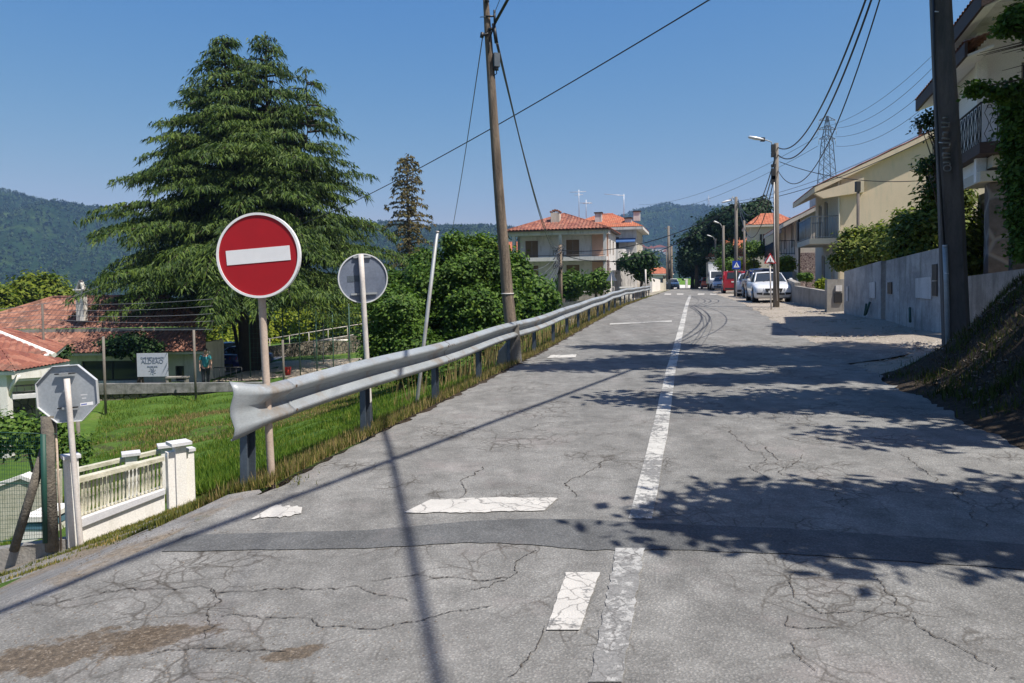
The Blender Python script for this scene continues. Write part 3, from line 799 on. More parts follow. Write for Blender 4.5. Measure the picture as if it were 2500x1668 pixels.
for k in range(26):
    x = 1360 + rn.uniform(-4, 6); y = 605 + rn.uniform(0, 48)
    b.tube([P(x, y, 57.7) - o0, P(x + rn.uniform(-8, 14), y + rn.uniform(-8, 12), 57.6) - o0, P(x + rn.uniform(-8, 8), y + rn.uniform(0, 25), 57.7) - o0], .03, M_CABLE, 5)
b.tube([P(1371 + 7 * math.cos(a), 603 + 7 * math.sin(a), 57.6) - o0 for a in [k * math.pi / 7 for k in range(15)]], .025, M_CABLE, 5)
b.box(P(1375, 745, 57.6) - o0, (.3, .3, 1.), M_CONCD); b.build('cable_tangle', None, mp)

# ---- cables
def wire(a, b, sag, r, label, m=None, name='cable', group=None, n=28):
    a, b = Vector(a), Vector(b)
    pts = [a.lerp(b, i / n) + Vector((0, 0, -4 * sag * (i / n) * (1 - i / n))) for i in range(n + 1)]
    o = MB().tube([p - a for p in pts], r, m or M_CABLE, 6).build(name, None, None, a)
    return tag(o, label, 'cable', group)
bigtop = P(2288, -560, Yb)
wire(P(2292, -345, Yb), P(850, 500, 36), .25, .017, 'long black cable slanting across the sky from top right down to the cedar')
wire(P(850, 500, 36), P(300, 700, 60), .3, .022, 'cable continuing across the front of the big cedar', )
wire(P(1208, 57, Yp), Vector((4.62, -4, 8.7)), .15, .03, 'thick black cable leaving the wooden pole top to the upper right')
wire(P(1209, 28, Yp), Vector((3.3, -1, 9.6)), .1, .006, 'thin cable leaving the very top of the wooden pole')
wire(bigtop - Vector((0, 0, 1.9)), Vector((-4.2, -10, 8.2)), .0, .042, 'black cable crossing over the road behind the photographer')
wire(P(1178, 92, Yp), P(1104, 562, 30), .15, .010, 'thin stay wire running down left of the wooden pole', M_CABLEG)
for i, (x, y) in enumerate(((1364, 602), (1372, 606))):
    wire(P(1212 + 3 * i, 106, Yp), P(x, y, 57.7), 1.2 + .5 * i, .016, ('left' if i == 0 else 'right') + ' one of two cables from the wooden pole to the tangled pole', M_CABLEG)
for i, (y0, ex, ey, sg) in enumerate(((360, 2140, -75, 1.1), (378, 2156, -85, 1.35), (416, 2170, -75, 1.9))):
    wire(P(1899, y0, 31), P(ex, ey, 14.2), sg, .022 if i != 2 else .015, ('uppermost', 'middle', 'lowest')[i] + ' of three heavy cables sagging from the nearest street lamp to the top right')
for i, (y0, x1, y1, sg) in enumerate(((395, 1802, 487, 1.6), (412, 1803, 493, 1.9), (440, 1803, 500, 2.3))):
    wire(P(1889, y0, 31), P(x1, y1, 50), sg, .022, ('uppermost', 'middle', 'lowest')[i] + ' of three cables sagging between the first two street lamps')
wire(P(1372, 612, 57.7), P(1802, 500, 50), 1., .03, 'upper cable crossing the road from the tangled pole to the second lamp')
wire(P(1372, 622, 57.7), P(1802, 492, 50), 1.9, .03, 'lower cable crossing the road from the tangled pole to the second lamp')
wire(P(1802, 497, 50), P(2300, 322, 30), .5, .018, 'dark cable passing in front of the yellow gable house roof')
wire(P(1802, 491, 50), P(2300, 300, 30), .5, .012, 'thin cable passing just above the yellow gable house roof', M_CABLEG)
wire(P(1903, 395, 31), P(2290, 438, 24), .35, .014, 'thin cable from the nearest street lamp to the yellow gable')
for i in range(6):
    x0, y0 = 1366, 612 + i * 7
    wire(P(x0, y0, 57.6), P(1248, 640 + i * 13, 42), .9 + .2 * i, .014, None, M_CABLEG)['label'] = 'thin cable fanning left from the tangled pole across the balcony house'
for o in bpy.data.objects:
    if o.get('label', '').startswith('thin cable fanning'): o['category'] = 'cable'; o['group'] = 'cables fanning left from the tangled pole'

# ---- road signs on the right and far ones
def small_sign(kind, px, cy, foot, Y, wpx, label, back=False):
    c = P(px, cy, Y); ft = Vector((P(px + (3 if kind == 'tri' and not back else 0), foot, Y).x, Y, P(px, foot, Y).z)); ft.z = min(ft.z, gz(ft.x, Y) + .05)
    s = thing('triangle_sign' if kind == 'tri' else 'crossing_sign', label, 'road sign', ft)
    W = wpx / F * Y; cl = c - ft; yn = Vector((0, -1, 0)); rx = Vector((1, 0, 0)); up = Vector((0, 0, 1))
    MB().tube([Vector((0, 0, -.2)), cl + Vector((0, .05, .25))], .03, M_PWHITE, 8).build('pole', None, s)
    def tri(k, off, th, m, nm, par):
        h = W * .866; pts = [cl + rx * (-W / 2 * k) + up * (-h / 3 * k), cl + rx * (W / 2 * k) + up * (-h / 3 * k), cl + up * (h * 2 / 3 * k)]
        return MB().prism([p + yn * off for p in pts], yn * th, m).build(nm, None, par)
    if kind == 'tri':
        if back: tri(1, .08 - .12, .02, M_SBACKD, 'sign_face', s)
        else:
            tri(1, .0, .02, M_RED, 'sign_face', s); tri(.70, .022, .004, M_SWHITE, 'panel', s)
            b = MB(); k = W / 1.; z0 = cl + yn * .028
            b.disc(z0 + up * .10 * k, .035 * k, yn, .004, M_BLACK, 10)
            b.prism([z0 + Vector((x * k, 0, z * k)) for x, z in ((-.03, .065), (.05, .05), (.05, -.06), (.09, -.14), (.06, -.14), (.01, -.06), (-.03, -.14), (-.06, -.14), (-.02, -.02))], yn * .004, M_BLACK)
            b.prism([z0 + Vector((x * k, 0, z * k)) for x, z in ((-.2, -.19), (.2, -.19), (.16, -.13), (.08, -.16), (-.06, -.16), (-.14, -.13))], yn * .005, M_BLACK)
            b.build('roadworks_symbol', None, s)
    else:
        MB().prism([cl + rx * a * W / 2 + up * b_ * W / 2 for a, b_ in ((-1, -1), (1, -1), (1, 1), (-1, 1))], yn * .02, M_BLUE).build('sign_face', None, s)
        MB().prism([cl + yn * .022 + Vector((x * W, 0, z * W)) for x, z in ((-.36, -.3), (.36, -.3), (0, .36))], yn * .003, M_SWHITE).build('panel', None, s)
        b = MB(); z0 = cl + yn * .028
        b.disc(z0 + up * .13 * W, .045 * W, yn, .004, M_BLACK, 10)
        b.prism([z0 + Vector((x * W, 0, z * W)) for x, z in ((-.04, .08), (.04, .08), (.06, -.06), (.13, -.2), (.08, -.2), (.0, -.08), (-.08, -.2), (-.13, -.2), (-.05, -.04))], yn * .004, M_BLACK)
        b.build('walking_figure', None, s)
    return s
small_sign('tri', 1880, 635, 744, 29.5, 30, 'red bordered triangular roadworks sign on a thin white post beside the nearest lamp')
small_sign('sq', 1798, 647, 720, 47, 20, 'small blue square pedestrian crossing sign by the silver estate car')
small_sign('tri', 1493, 678, 735, 46, 27, 'dark triangular sign seen from behind near the end of the guardrail', True)

# electricity pylon far behind the right-hand houses
def pylon():
    Y = 210; k = Y / F; c = P(2018, 640, Y); s = thing('electricity_pylon', 'tall grey lattice electricity pylon beyond the yellow gable house', 'pylon', c)
    b = MB(); H = (640 - 288) * k
    def q(x, z): return Vector((x, 0, z))
    def hw(z): return float(np.interp(z / H, [0, .75, .8, 1], [3.4, 1.35, 1.3, .15]))
    zs = [H * i / 16 for i in range(17)]
    for a, c2 in ((-1, -1), (1, -1), (1, 1), (-1, 1)):
        b.tube([Vector((a * hw(z), c2 * hw(z), z)) for z in zs], .11, M_GALVD, 4, smooth=False)
    for i in range(16):
        z0, z1 = zs[i], zs[i + 1]; w0, w1 = hw(z0), hw(z1)
        for sx in (-1, 1):
            b.tube([Vector((-sx * w0, -w0, z0)), Vector((sx * w1, -w1, z1))], .065, M_GALVD, 4, smooth=False)
            b.tube([Vector((sx * w0, -w0 , z0)), Vector((sx * w1, w1, z1))], .065, M_GALVD, 4, smooth=False)
            b.tube([Vector((-sx * w0, w0, z0)), Vector((sx * w1, w1, z1))], .065, M_GALVD, 4, smooth=False)
    b.build('lattice_tower', None, s)
    for y, L in ((343, 20 * k), (320, 22 * k), (298, 20 * k)):
        z = (640 - y) * k; b = MB()
        for sx in (-1, 1):
            b.tube([q(0, z), q(sx * L, z)], .10, M_GALVD, 4, smooth=False); b.tube([q(0, z + 1.2), q(sx * L, z)], .10, M_GALVD, 4, smooth=False)
            b.tube([q(sx * L * .5, z), q(sx * L * .5, z + .6)], .065, M_GALVD, 4, smooth=False); b.tube([q(sx * L, z), q(sx * L, z - 1.5)], .07, M_GALV, 4)
        b.build('crossarm', None, s)
    for i, (y, x1, y1) in enumerate(((357, 2290, 232), (334, 2290, 192), (313, 2290, 152))):
        wire(P(2040, y, Y), P(x1, y1, 150), 3.0, .05, None, M_CABLEG, 'power_line'); 
        o = bpy.data.objects[-1]
    wire(P(1996, 313, Y), P(2290, 122, 150), 3, .045, None, M_CABLEG, 'power_line')
    wire(P(1996, 357, Y), P(1560, 520, 420), 5, .06, None, M_CABLEG, 'power_line'); wire(P(1996, 334, Y), P(1560, 500, 420), 5, .06, None, M_CABLEG, 'power_line')
    lb = ['lowest power line running up right from the lattice pylon', 'middle power line running up right from the lattice pylon', 'third power line up right from the lattice pylon', 'topmost faint power line up right from the lattice pylon', 'lower faint power line running down left from the pylon', 'upper faint power line running down left from the pylon']
    for o, l in zip([o for o in bpy.data.objects if o.name.startswith('power_line')], lb): tag(o, l, 'cable')
pylon()
def far_mast(px, ty, by, Y):
    c = P(px, by, Y); s = thing('electricity_pylon', 'tiny far pylon on the hilltop ridge above the road end', 'pylon', c); k = Y / F; H = (by - ty) * k
    b = MB()
    for sx in (-1, 1): b.tube([Vector((sx * 4, 0, 0)), Vector((0, 0, H))], .9, M_GALV, 4)
    for i in range(5): b.tube([Vector((-4 * (1 - i / 5.), 0, H * i / 5)), Vector((4 * (1 - (i + 1) / 5.), 0, H * (i + 1) / 5))], .6, M_GALV, 4)
    b.build('lattice_tower', None, s)
    b = MB(); [b.tube([Vector((-7, 0, H * z)), Vector((7, 0, H * z))], .7, M_GALV, 4) for z in (.7, .85)]; b.build('crossarm', None, s)
far_mast(1730, 478, 520, 2300)
# ================================================================ VEGETATION
def rnd_dirs(r, n):
    v = r.normal(size=(n, 3)); return v / np.linalg.norm(v, axis=1, keepdims=True)
def leafquads(c, nrm, size, r, aspect=.55):
    """diamond leaves at c with rough facing nrm"""
    n = len(c); a = rnd_dirs(r, n); nn = nrm + .7 * a; nn /= np.linalg.norm(nn, axis=1, keepdims=True)
    t = np.cross(nn, rnd_dirs(r, n)); t /= np.linalg.norm(t, axis=1, keepdims=True) + 1e-9
    b = np.cross(nn, t); s = (size * r.uniform(.6, 1.3, n))[:, None]
    return np.stack([c - t * s, c + b * s * aspect, c + t * s, c - b * s * aspect], 1).reshape(-1, 3)
def lobe_leaves(lobes, r, clumps, per, size, sig, thin=0.):
    """lobes: (cx,cy,cz,rx,ry,rz,weight)"""
    out = []; tot = sum(l[6] for l in lobes)
    for (x, y, z, rx, ry, rz, wgt) in lobes:
        nc = max(3, int(clumps * wgt / tot)); d = rnd_dirs(r, nc); rad = r.uniform(.25, 1, nc) ** .45
        bumpy = 1 + .16 * np.sin(d[:, 0] * 5 + x * 3) + .14 * np.sin(d[:, 2] * 6 + y) + .1 * np.sin(d[:, 1] * 9 + z)
        cc = np.array([x, y, z]) + d * (rad * bumpy)[:, None] * np.array([rx, ry, rz])
        k = r.integers(int(per * .4), int(per * 1.5) + 1, nc)
        idx = np.repeat(np.arange(nc), k); off = r.normal(size=(len(idx), 3)) * sig; off[:, 2] *= .75
        c = cc[idx] + off
        nrm = d[idx] * .8 + np.array([0, 0, .7]); out.append(leafquads(c, nrm, np.full(len(c), size), r))
    return np.concatenate(out)
def tree(name, label, cat, base, lobes, clumps, per, size, sig, m, trunk=.18, trunk_m=None, group=None, seed=1, limbs=True, lean=(0, 0), ttop=None):
    r = np.random.default_rng(seed); base = Vector(base)
    s = thing(name, label, cat, base, group=group)
    L = [(a - base.x, b - base.y, c - base.z, d, e, f, g) for (a, b, c, d, e, f, g) in lobes]
    soup('crown', lobe_leaves(L, r, clumps, per, size, sig), None, m, s)
    zc = ttop if ttop else max(.4, sum(l[2] * l[6] for l in L) / sum(l[6] for l in L))
    cxx = sum(l[0] * l[6] for l in L) / sum(l[6] for l in L); cyy = sum(l[1] * l[6] for l in L) / sum(l[6] for l in L)
    b = MB(); tm = trunk_m or M_BARK
    mid = Vector((cxx * .25 + .06, cyy * .25, zc * .5)); top = Vector((cxx * .8, cyy * .8, zc * .95))
    b.tube([Vector((0, 0, -.4)), Vector((0, 0, .1)), mid, top], [trunk * 1.5, trunk * 1.15, trunk * .85, trunk * .45], tm, 9)
    b.build('trunk', None, s)
    if limbs:
        b = MB()
        for l in L:
            for q in range(3):
                st = mid.lerp(top, r.uniform(0, .9)); e = Vector((l[0], l[1], l[2])) + Vector(rnd_dirs(r, 1)[0]) * .6 * min(l[3:6])
                e.z = max(e.z, st.z + .1); mm = st.lerp(e, .5) + Vector((0, 0, .12 * (e - st).length))
                b.tube([st, mm, e], [trunk * .42, trunk * .25, trunk * .08], tm, 6)
        b.build('limbs', None, s)
    return s
M_BARK = pm('bark', (.12, .09, .065), (.06, .045, .032), 6, .95, .8, 30, stretch=(3, 3, .6), bdist=.04)
M_BARKD = pm('dark_bark', (.055, .042, .032), (.03, .023, .018), 5, .95, .8, 26, stretch=(3, 3, .6), bdist=.04)
M_LF_BUSH = leafmat('leaf_bush', (.018, .050, .008), (.080, .150, .018), .25, .6, 1.3, (.15, .22, .03))
M_LF_DARK = leafmat('leaf_dark', (.008, .024, .007), (.030, .070, .014), .15, .4, 1.2)
M_LF_PINE = leafmat('leaf_pine', (.006, .020, .008), (.022, .050, .016), .1, .6, .5)
M_LF_YEL = leafmat('leaf_yellow_green', (.085, .135, .010), (.25, .28, .02), .3, .45, 1.2)
M_LF_MID = leafmat('leaf_mid', (.03, .075, .012), (.10, .17, .025), .25, .4, 1.0)
M_LF_ORCH = leafmat('leaf_glossy', (.035, .065, .010), (.17, .21, .035), .25, .4, 1.6, (.34, .34, .09))
M_LF_ACAC = leafmat('leaf_feathery', (.045, .085, .008), (.17, .20, .018), .25, .6, .6)
M_NEEDLE = leafmat('cedar_needles', (.016, .040, .011), (.080, .126, .022), .16, .6, .5, (.10, .145, .022))
M_NEEDLEB = leafmat('brown_green_needles', (.045, .048, .014), (.13, .10, .035), .12, .7, .7)

def cedar(name, label, base, leaders, prof, nbr, seed, m, tm, twig=1.0, spray=(.32, .6), zlow=2.5, dens=1.0, sidew=.055, trunks=None, cat='tree', lt=.0):
    r = np.random.default_rng(seed); rp = random.Random(seed)
    base = Vector(base); s = thing(name, label, cat, base)
    tb = MB(); H = max(l[2] for l in leaders); tris = []; br = MB()
    for (lx, ly, lh, wgt) in leaders:
        tr = (.33 if wgt >= 1 else .12) * lh / 21
        tb.tube([Vector((lx * .12, ly * .2, -.6)), Vector((lx * .3, ly * .5, lh * .15)), Vector((lx * .75, ly * .9, lh * .45)), Vector((lx, ly, lh * .8)), Vector((lx, ly, lh))], [tr * 1.3, tr, tr * .75, tr * .3, .02], tm, 9)
    tb.build('trunk', None, s)
    P_, Q_ = [p[0] for p in prof], [p[1] for p in prof]
    def sprays(p, outd, n, sc):
        for _ in range(n):
            L = rp.uniform(*spray) * sc
            d = Vector((outd.x * .55 + rp.gauss(0, .35), outd.y * .55 + rp.gauss(0, .35), -rp.uniform(.45, 1.1))).normalized()
            w_ = Vector((rp.gauss(0, 1), rp.gauss(0, 1), rp.gauss(0, .3))).normalized() * (sidew * rp.uniform(.7, 1.4))
            o = Vector((rp.gauss(0, .07), rp.gauss(0, .07), rp.gauss(0, .05)))
            tris.extend((p + o - w_, p + o + w_, p + o + d * L))
    for i in range(nbr):
        ldr = rp.choices(leaders, [l[3] for l in leaders])[0]; lx, ly, lh, _ = ldr
        u = (i + rp.random()) / nbr
        top = u > .8
        h = zlow + (lh - zlow - .2) * (u ** .92)
        a = i * 2.399 + rp.uniform(-.4, .4)
        maxr = float(np.interp(h, P_, Q_)); loc = .35 + .62 * (lh - h)
        d2 = Vector((math.cos(a), math.sin(a), 0))
        # distance from leader axis to envelope
        ax = Vector((lx * min(1, h / lh + .2), ly, 0)); Lmax = max(.3, maxr - ax.dot(d2))
        L = min(Lmax, loc * 1.0 + .2) * rp.uniform(.55, 1.10)
        st = Vector((ax.x, ax.y, h)); rise = rp.uniform(.12, .34); droop = rp.uniform(.22, .42)
        def at(t): return st + d2 * (L * t) + Vector((0, 0, L * (rise * t - droop * t ** 2.4)))
        br.tube([at(t) for t in (0, .3, .6, .85, 1)], [.05 + .012 * L, .04 + .006 * L, .035, .02, .01], tm, 5, caps=False)
        step = .36 / dens; n = max(3, int(L * .85 / step)); sd_ = Vector((-d2.y, d2.x, 0))
        for k in range(n):
            t = .16 + .84 * (k + rp.random() * .8) / n; p = at(t)
            tl = twig * (.35 + 1.15 * math.sin(min(1, (1.12 - t) * 1.2) * 1.45)) * min(1.2, .35 + L / 6)
            for sg in (-1, 1):
                dirv = (d2 * rp.uniform(.35, .9) + sd_ * sg * rp.uniform(.6, 1)).normalized(); m_ = max(2, int(tl / .17))
                for q in range(m_):
                    f = (q + rp.random()) / m_; pp = p + dirv * (tl * f) + Vector((0, 0, .10 * tl * f - .34 * tl * f * f + .1))
                    sprays(pp, dirv, 2, 1 - .25 * f)
        sprays(at(1.0), d2, 6, 1.1)
    for (lx, ly, lh, _) in leaders:
        for q in range(40): sprays(Vector((lx, ly, lh - rp.uniform(-.15, 1.5))), Vector((rp.gauss(0, 1), rp.gauss(0, 1), 0)), 1, .8)
    br.build('branches', None, s)
    soup('crown', np.array([tuple(v) for v in tris]), None, m, s, k=3)
    return s
cb = P(608, 925, 47); cb.z = gz(cb.x, 47)
cedar('cedar_tree', 'huge dark green cedar with drooping layered branches behind the no entry sign', cb,
      [(-.9, 0, 21.2, 3.2), (1.5, .5, 21.4, 2.2), (4.3, -.5, 18.9, .8), (-3.2, .6, 18.2, .8)], [(2.0, 8.6), (5, 10.3), (9, 10.8), (12, 10.0), (14, 8.3), (16, 7.0), (18, 5.2), (20, 3.2), (21.4, 1.2)], 520, 3, M_NEEDLE, M_BARKD, zlow=3.9, dens=1.2, sidew=.046)
cb = P(1000, 700, 72); cb.z = gz(cb.x, 72)
cedar('redwood_tree', 'slender brownish conifer rising behind the bush right of the cedar', cb, [(0, 0, 17.9, 1)], [(0, 3.0), (9, 2.5), (13, 2.1), (16, 1.7), (18, 1.1)], 150, 9, M_NEEDLEB, M_BARK, twig=.6, spray=(.2, .42), zlow=1.5, sidew=.09)

def crown_px(Y, items, dr=1.0):
    """items: (px,py,rx_px,rz_px,weight) -> lobes at depth Y"""
    out = []
    for it in items:
        px, py, rx, rz, wgt = it[:5]; dy = it[5] if len(it) > 5 else 0
        c = P(px, py, Y + dy); k = (Y + dy) / F; out.append((c.x, c.y, c.z, rx * k, rx * k * dr, rz * k, wgt))
    return out
def gbase(px, Y): return onground(px, Y)
tree('plane_tree', 'big bright green leafy tree behind the guardrail and wooden pole', 'tree', gbase(1120, 24), crown_px(24, [(1090, 700, 95, 85, 3), (1165, 665, 75, 70, 2), (1040, 800, 100, 90, 3), (1150, 780, 80, 95, 3, -1), (1108, 600, 20, 32, .5), (1150, 612, 16, 26, .35), (1185, 606, 26, 34, .6), (1215, 640, 20, 24, .4), (1040, 640, 24, 24, .5), (1180, 860, 60, 70, 1.6, -1.5), (1000, 735, 60, 60, 1.3), (960, 690, 20, 22, .3), (1235, 720, 20, 50, .8)]), 2700, 34, .068, .15, M_LF_BUSH, .2, seed=21)
tree('fig_bush', 'broad green bush spilling towards the grey round sign left of the leaning post', 'bush', gbase(975, 21), crown_px(21, [(965, 770, 60, 75, 2), (940, 850, 55, 70, 2), (1010, 860, 70, 80, 2), (1060, 900, 60, 60, 1.4), (1120, 925, 60, 50, 1.2, -2)]), 1300, 32, .058, .13, M_LF_MID, .1, seed=22)
tree('garden_tree', 'small rounded green tree between the wooden pole and the tangled pole', 'tree', gbase(1300, 40), crown_px(40, [(1300, 715, 48, 38, 2), (1270, 750, 34, 30, 1), (1330, 735, 28, 30, 1)]), 330, 26, .13, .24, M_LF_MID, .12, seed=23)
tree('garden_tree', 'leafy green tree just right of the wooden pole', 'tree', gbase(1262, 32), crown_px(32, [(1262, 690, 36, 45, 1.5), (1255, 640, 22, 30, .8), (1275, 760, 40, 45, 1.5), (1240, 800, 40, 50, 1.5)]), 330, 26, .11, .22, M_LF_BUSH, .12, seed=24)
tree('round_shrub', 'round clipped green tree right of the tangled pole', 'tree', gbase(1392, 60), crown_px(60, [(1392, 695, 22, 24, 1)]), 160, 26, .17, .3, M_LF_MID, .09, seed=25)
tree('round_shrub', 'flat topped green tree below the balcony house balcony corner', 'tree', gbase(1452, 58), crown_px(58, [(1445, 690, 24, 16, 1), (1466, 684, 18, 16, .8)]), 170, 26, .16, .3, M_LF_MID, .09, seed=26)
tree('street_tree', 'spreading dark green tree in front of the orange roofed house', 'tree', gbase(1565, 62), crown_px(62, [(1545, 640, 28, 14, 1), (1575, 636, 26, 18, 1), (1560, 652, 24, 12, .8), (1572, 672, 12, 16, .4)]), 220, 24, .16, .3, M_LF_DARK, .12, seed=27)
tree('feathery_tree', 'dome shaped yellow-green tree behind the cafe roof at far left', 'tree', gbase(100, 66), crown_px(66, [(95, 720, 62, 42, 3), (130, 735, 45, 30, 1.5), (50, 745, 50, 35, 1.5), (100, 690, 38, 18, .9)]), 420, 34, .20, .42, M_LF_ACAC, .3, seed=28)
tree('feathery_tree', 'yellow-green tree cut by the left edge of the photo', 'tree', gbase(-8, 62), crown_px(62, [(-8, 735, 36, 34, 1), (-30, 770, 60, 30, 1), (20, 765, 30, 20, .6)]), 250, 34, .20, .4, M_LF_ACAC, .25, seed=29)
# yellow vines and undergrowth behind the ball court
rv = random.Random(4)
for i, (px, py, rx, rz, Y) in enumerate(((545, 800, 45, 40, 72), (640, 800, 50, 45, 74), (730, 770, 60, 50, 76), (820, 770, 65, 50, 78), (905, 790, 60, 50, 74), (480, 790, 35, 40, 70), (880, 740, 40, 40, 85), (960, 760, 45, 50, 60), (575, 850, 36, 30, 66))):
    tree('vine_shrub', ('yellow-green vine bush behind the dark trunk, number counted below', '')[0], 'bush', gbase(px, Y), crown_px(Y, [(px, py, rx, rz, 1), (px + rv.uniform(-20, 20), py + 20, rx * .8, rz * .7, .7)]), 210, 26, .19, .4, (M_LF_YEL if i in (1, 2, 3, 8, 0) else M_LF_ACAC), .08, seed=40 + i, group='yellow-green bushes behind the ball court', limbs=False)
vl = ['yellow-green bush left of the cedar trunk beyond the cars', 'yellow-green bush behind the no entry sign post', 'yellow-green bush behind the left half of the football goal', 'yellow-green vine mass above the football goal', 'green bush behind the grey round sign post', 'green bush at the right end of the cafe roof', 'taller green bush behind the grey round sign', 'green bush left of the leaning post', 'low yellow-green hedge behind the parked blue cars']
for o, l in zip([o for o in bpy.data.objects if o.name.startswith('vine_shrub')], vl): o['label'] = l
tree('pollard_tree', 'dark low flat crowned tree in front of the cafe windows', 'tree', gbase(335, 40), crown_px(40, [(300, 845, 48, 18, 1.5), (350, 850, 40, 16, 1.2), (320, 830, 40, 10, .8)]), 200, 26, .12, .2, M_LF_DARK, .16, seed=60, trunk_m=M_BARKD)
tree('ivy_bush', 'small dark green bush under the cafe roof eave at left', 'bush', gbase(138, 37), crown_px(37, [(138, 860, 22, 14, 1)]), 70, 26, .1, .18, M_LF_DARK, .05, seed=61, limbs=False)

# ---- right side
for i, (px, py, rx, rz, Y) in enumerate(((1700, 600, 32, 42, 98), (1745, 560, 34, 40, 100), (1785, 540, 40, 36, 96), (1830, 535, 36, 30, 92), (1690, 640, 26, 30, 104), (1850, 520, 22, 26, 94), (1735, 630, 30, 40, 102))):
    tree('pine_tree', '', 'tree', gbase(px, Y), crown_px(Y, [(px, py, rx, rz, 2), (px + 8, py - rz * .6, rx * .5, rz * .4, .6), (px - 9, py + rz * .5, rx * .8, rz * .5, .8)]), 210, 26, .26, .5, M_LF_PINE, .25, seed=70 + i, group='dark pines behind the street lamps', trunk_m=M_BARKD)
pl = ['dark pine nearest the road end, second from left', 'tall dark pine behind the third street lamp', 'broad dark pine behind the second street lamp', 'dark pine crown left of the nearest street lamp', 'leftmost and lowest dark pine at the road end', 'dark pine peak just left of the nearest street lamp pole', 'dark pine low behind the white truck']
for o, l in zip([o for o in bpy.data.objects if o.name.startswith('pine_tree')], pl): o['label'] = l
for i, (px, py, rx, rz, Y, m, l) in enumerate((
    (1838, 608, 24, 20, 66, M_LF_MID, 'bright green creeper covered tree below the palm'), (1770, 615, 22, 18, 80, M_LF_DARK, 'green bush below the red roof behind the pole'),
    (1822, 645, 30, 12, 68, M_LF_YEL, 'yellow-green hedge above the parked cars, left of the roadworks sign'), (1912, 645, 24, 18, 47, M_LF_YEL, 'yellow-green hedge right of the nearest street lamp'),
    (1772, 645, 22, 14, 76, M_LF_MID, 'green hedge behind the blue crossing sign'),
    (1966, 675, 13, 8, 40, M_LF_MID, 'small umbrella shaped shrub on the low garden wall'), (2008, 698, 9, 13, 36, M_LF_YEL, 'small light green rose bush beside the concrete gate post'))):
    tree('garden_shrub', l, 'bush', gbase(px, Y), crown_px(Y, [(px, py, rx, rz, 1), (px + rx * .5, py + 3, rx * .6, rz * .7, .4)]), 130, 24, .03 + .0013 * Y, min(.05 + .003 * Y, .35 * rz * Y / F), m, .05 if i != 5 else .03, seed=80 + i, limbs=False)
# clipped garden trees behind the grey wall
for i, (px, py, rx, rz, Y, l) in enumerate(((2085, 612, 36, 46, 31, 'leftmost leafy garden tree behind the grey wall'), (2150, 605, 42, 48, 29, 'second leafy garden tree behind the grey wall'), (2215, 585, 46, 62, 27, 'third, taller leafy garden tree behind the grey wall'))):
    tree('garden_tree', l, 'tree', gbase(px, Y), crown_px(Y, [(px, py, rx, rz * .8, 2), (px + 12, py - rz * .75, rx * .25, rz * .5, .25), (px - 14, py - rz * .7, rx * .2, rz * .4, .2), (px - 14, py + 20, rx * .8, rz * .5, 1)]), 360, 26, .085, .16, M_LF_ORCH, .09, seed=90 + i, ttop=1.6)
tree('garden_tree', 'tall dark glossy tree directly behind the massive concrete pole', 'tree', gbase(2275, 24), crown_px(22, [(2240, 585, 60, 60, 2), (2310, 600, 80, 80, 3), (2290, 500, 34, 50, 1), (2360, 620, 45, 60, 1.5), (2262, 410, 10, 20, .12), (2330, 480, 36, 50, 1.0)]), 800, 28, .085, .16, M_LF_ORCH, .14, seed=95)
tree('garden_tree', 'slim dark tree top rising left of the massive pole against the sky', 'tree', gbase(2290, 21), crown_px(21, [(2252, 302, 12, 10, .5), (2272, 288, 14, 14, .5), (2292, 340, 18, 50, .9), (2340, 290, 22, 40, 1), (2262, 400, 10, 16, .3), (2345, 380, 28, 60, 1), (2300, 430, 28, 50, 1)]), 110, 16, .065, .13, M_LF_DARK, .08, seed=96)
# creeper column and overhanging branches at the right edge
tree('creeper', 'dense green creeper hanging down at the right edge of the photo', 'climbing plant', gbase(2540, 12.5), crown_px(11.5, [(2500, 300, 38, 50, 2), (2512, 380, 50, 70, 3), (2515, 480, 42, 70, 3), (2525, 570, 40, 60, 2), (2488, 250, 26, 20, 1.), (2530, 250, 40, 30, 1)]), 1100, 30, .045, .085, M_LF_MID, .07, seed=97)
tree('overhanging_tree', 'leafy branches reaching in at the top right corner and beside the window', 'tree', Vector((8.6, 9.0, gz(8.6, 9.0))), crown_px(10.5, [(2480, 50, 26, 22, .5), (2505, 45, 24, 30, .6), (2452, 75, 9, 9, .1), (2395, 222, 18, 8, .1), (2440, 228, 20, 10, .14), (2480, 222, 18, 12, .2), (2380, 216, 8, 5, .06), (2550, 60, 40, 60, 1.)]), 230, 30, .045, .07, M_LF_MID, .04, seed=98)

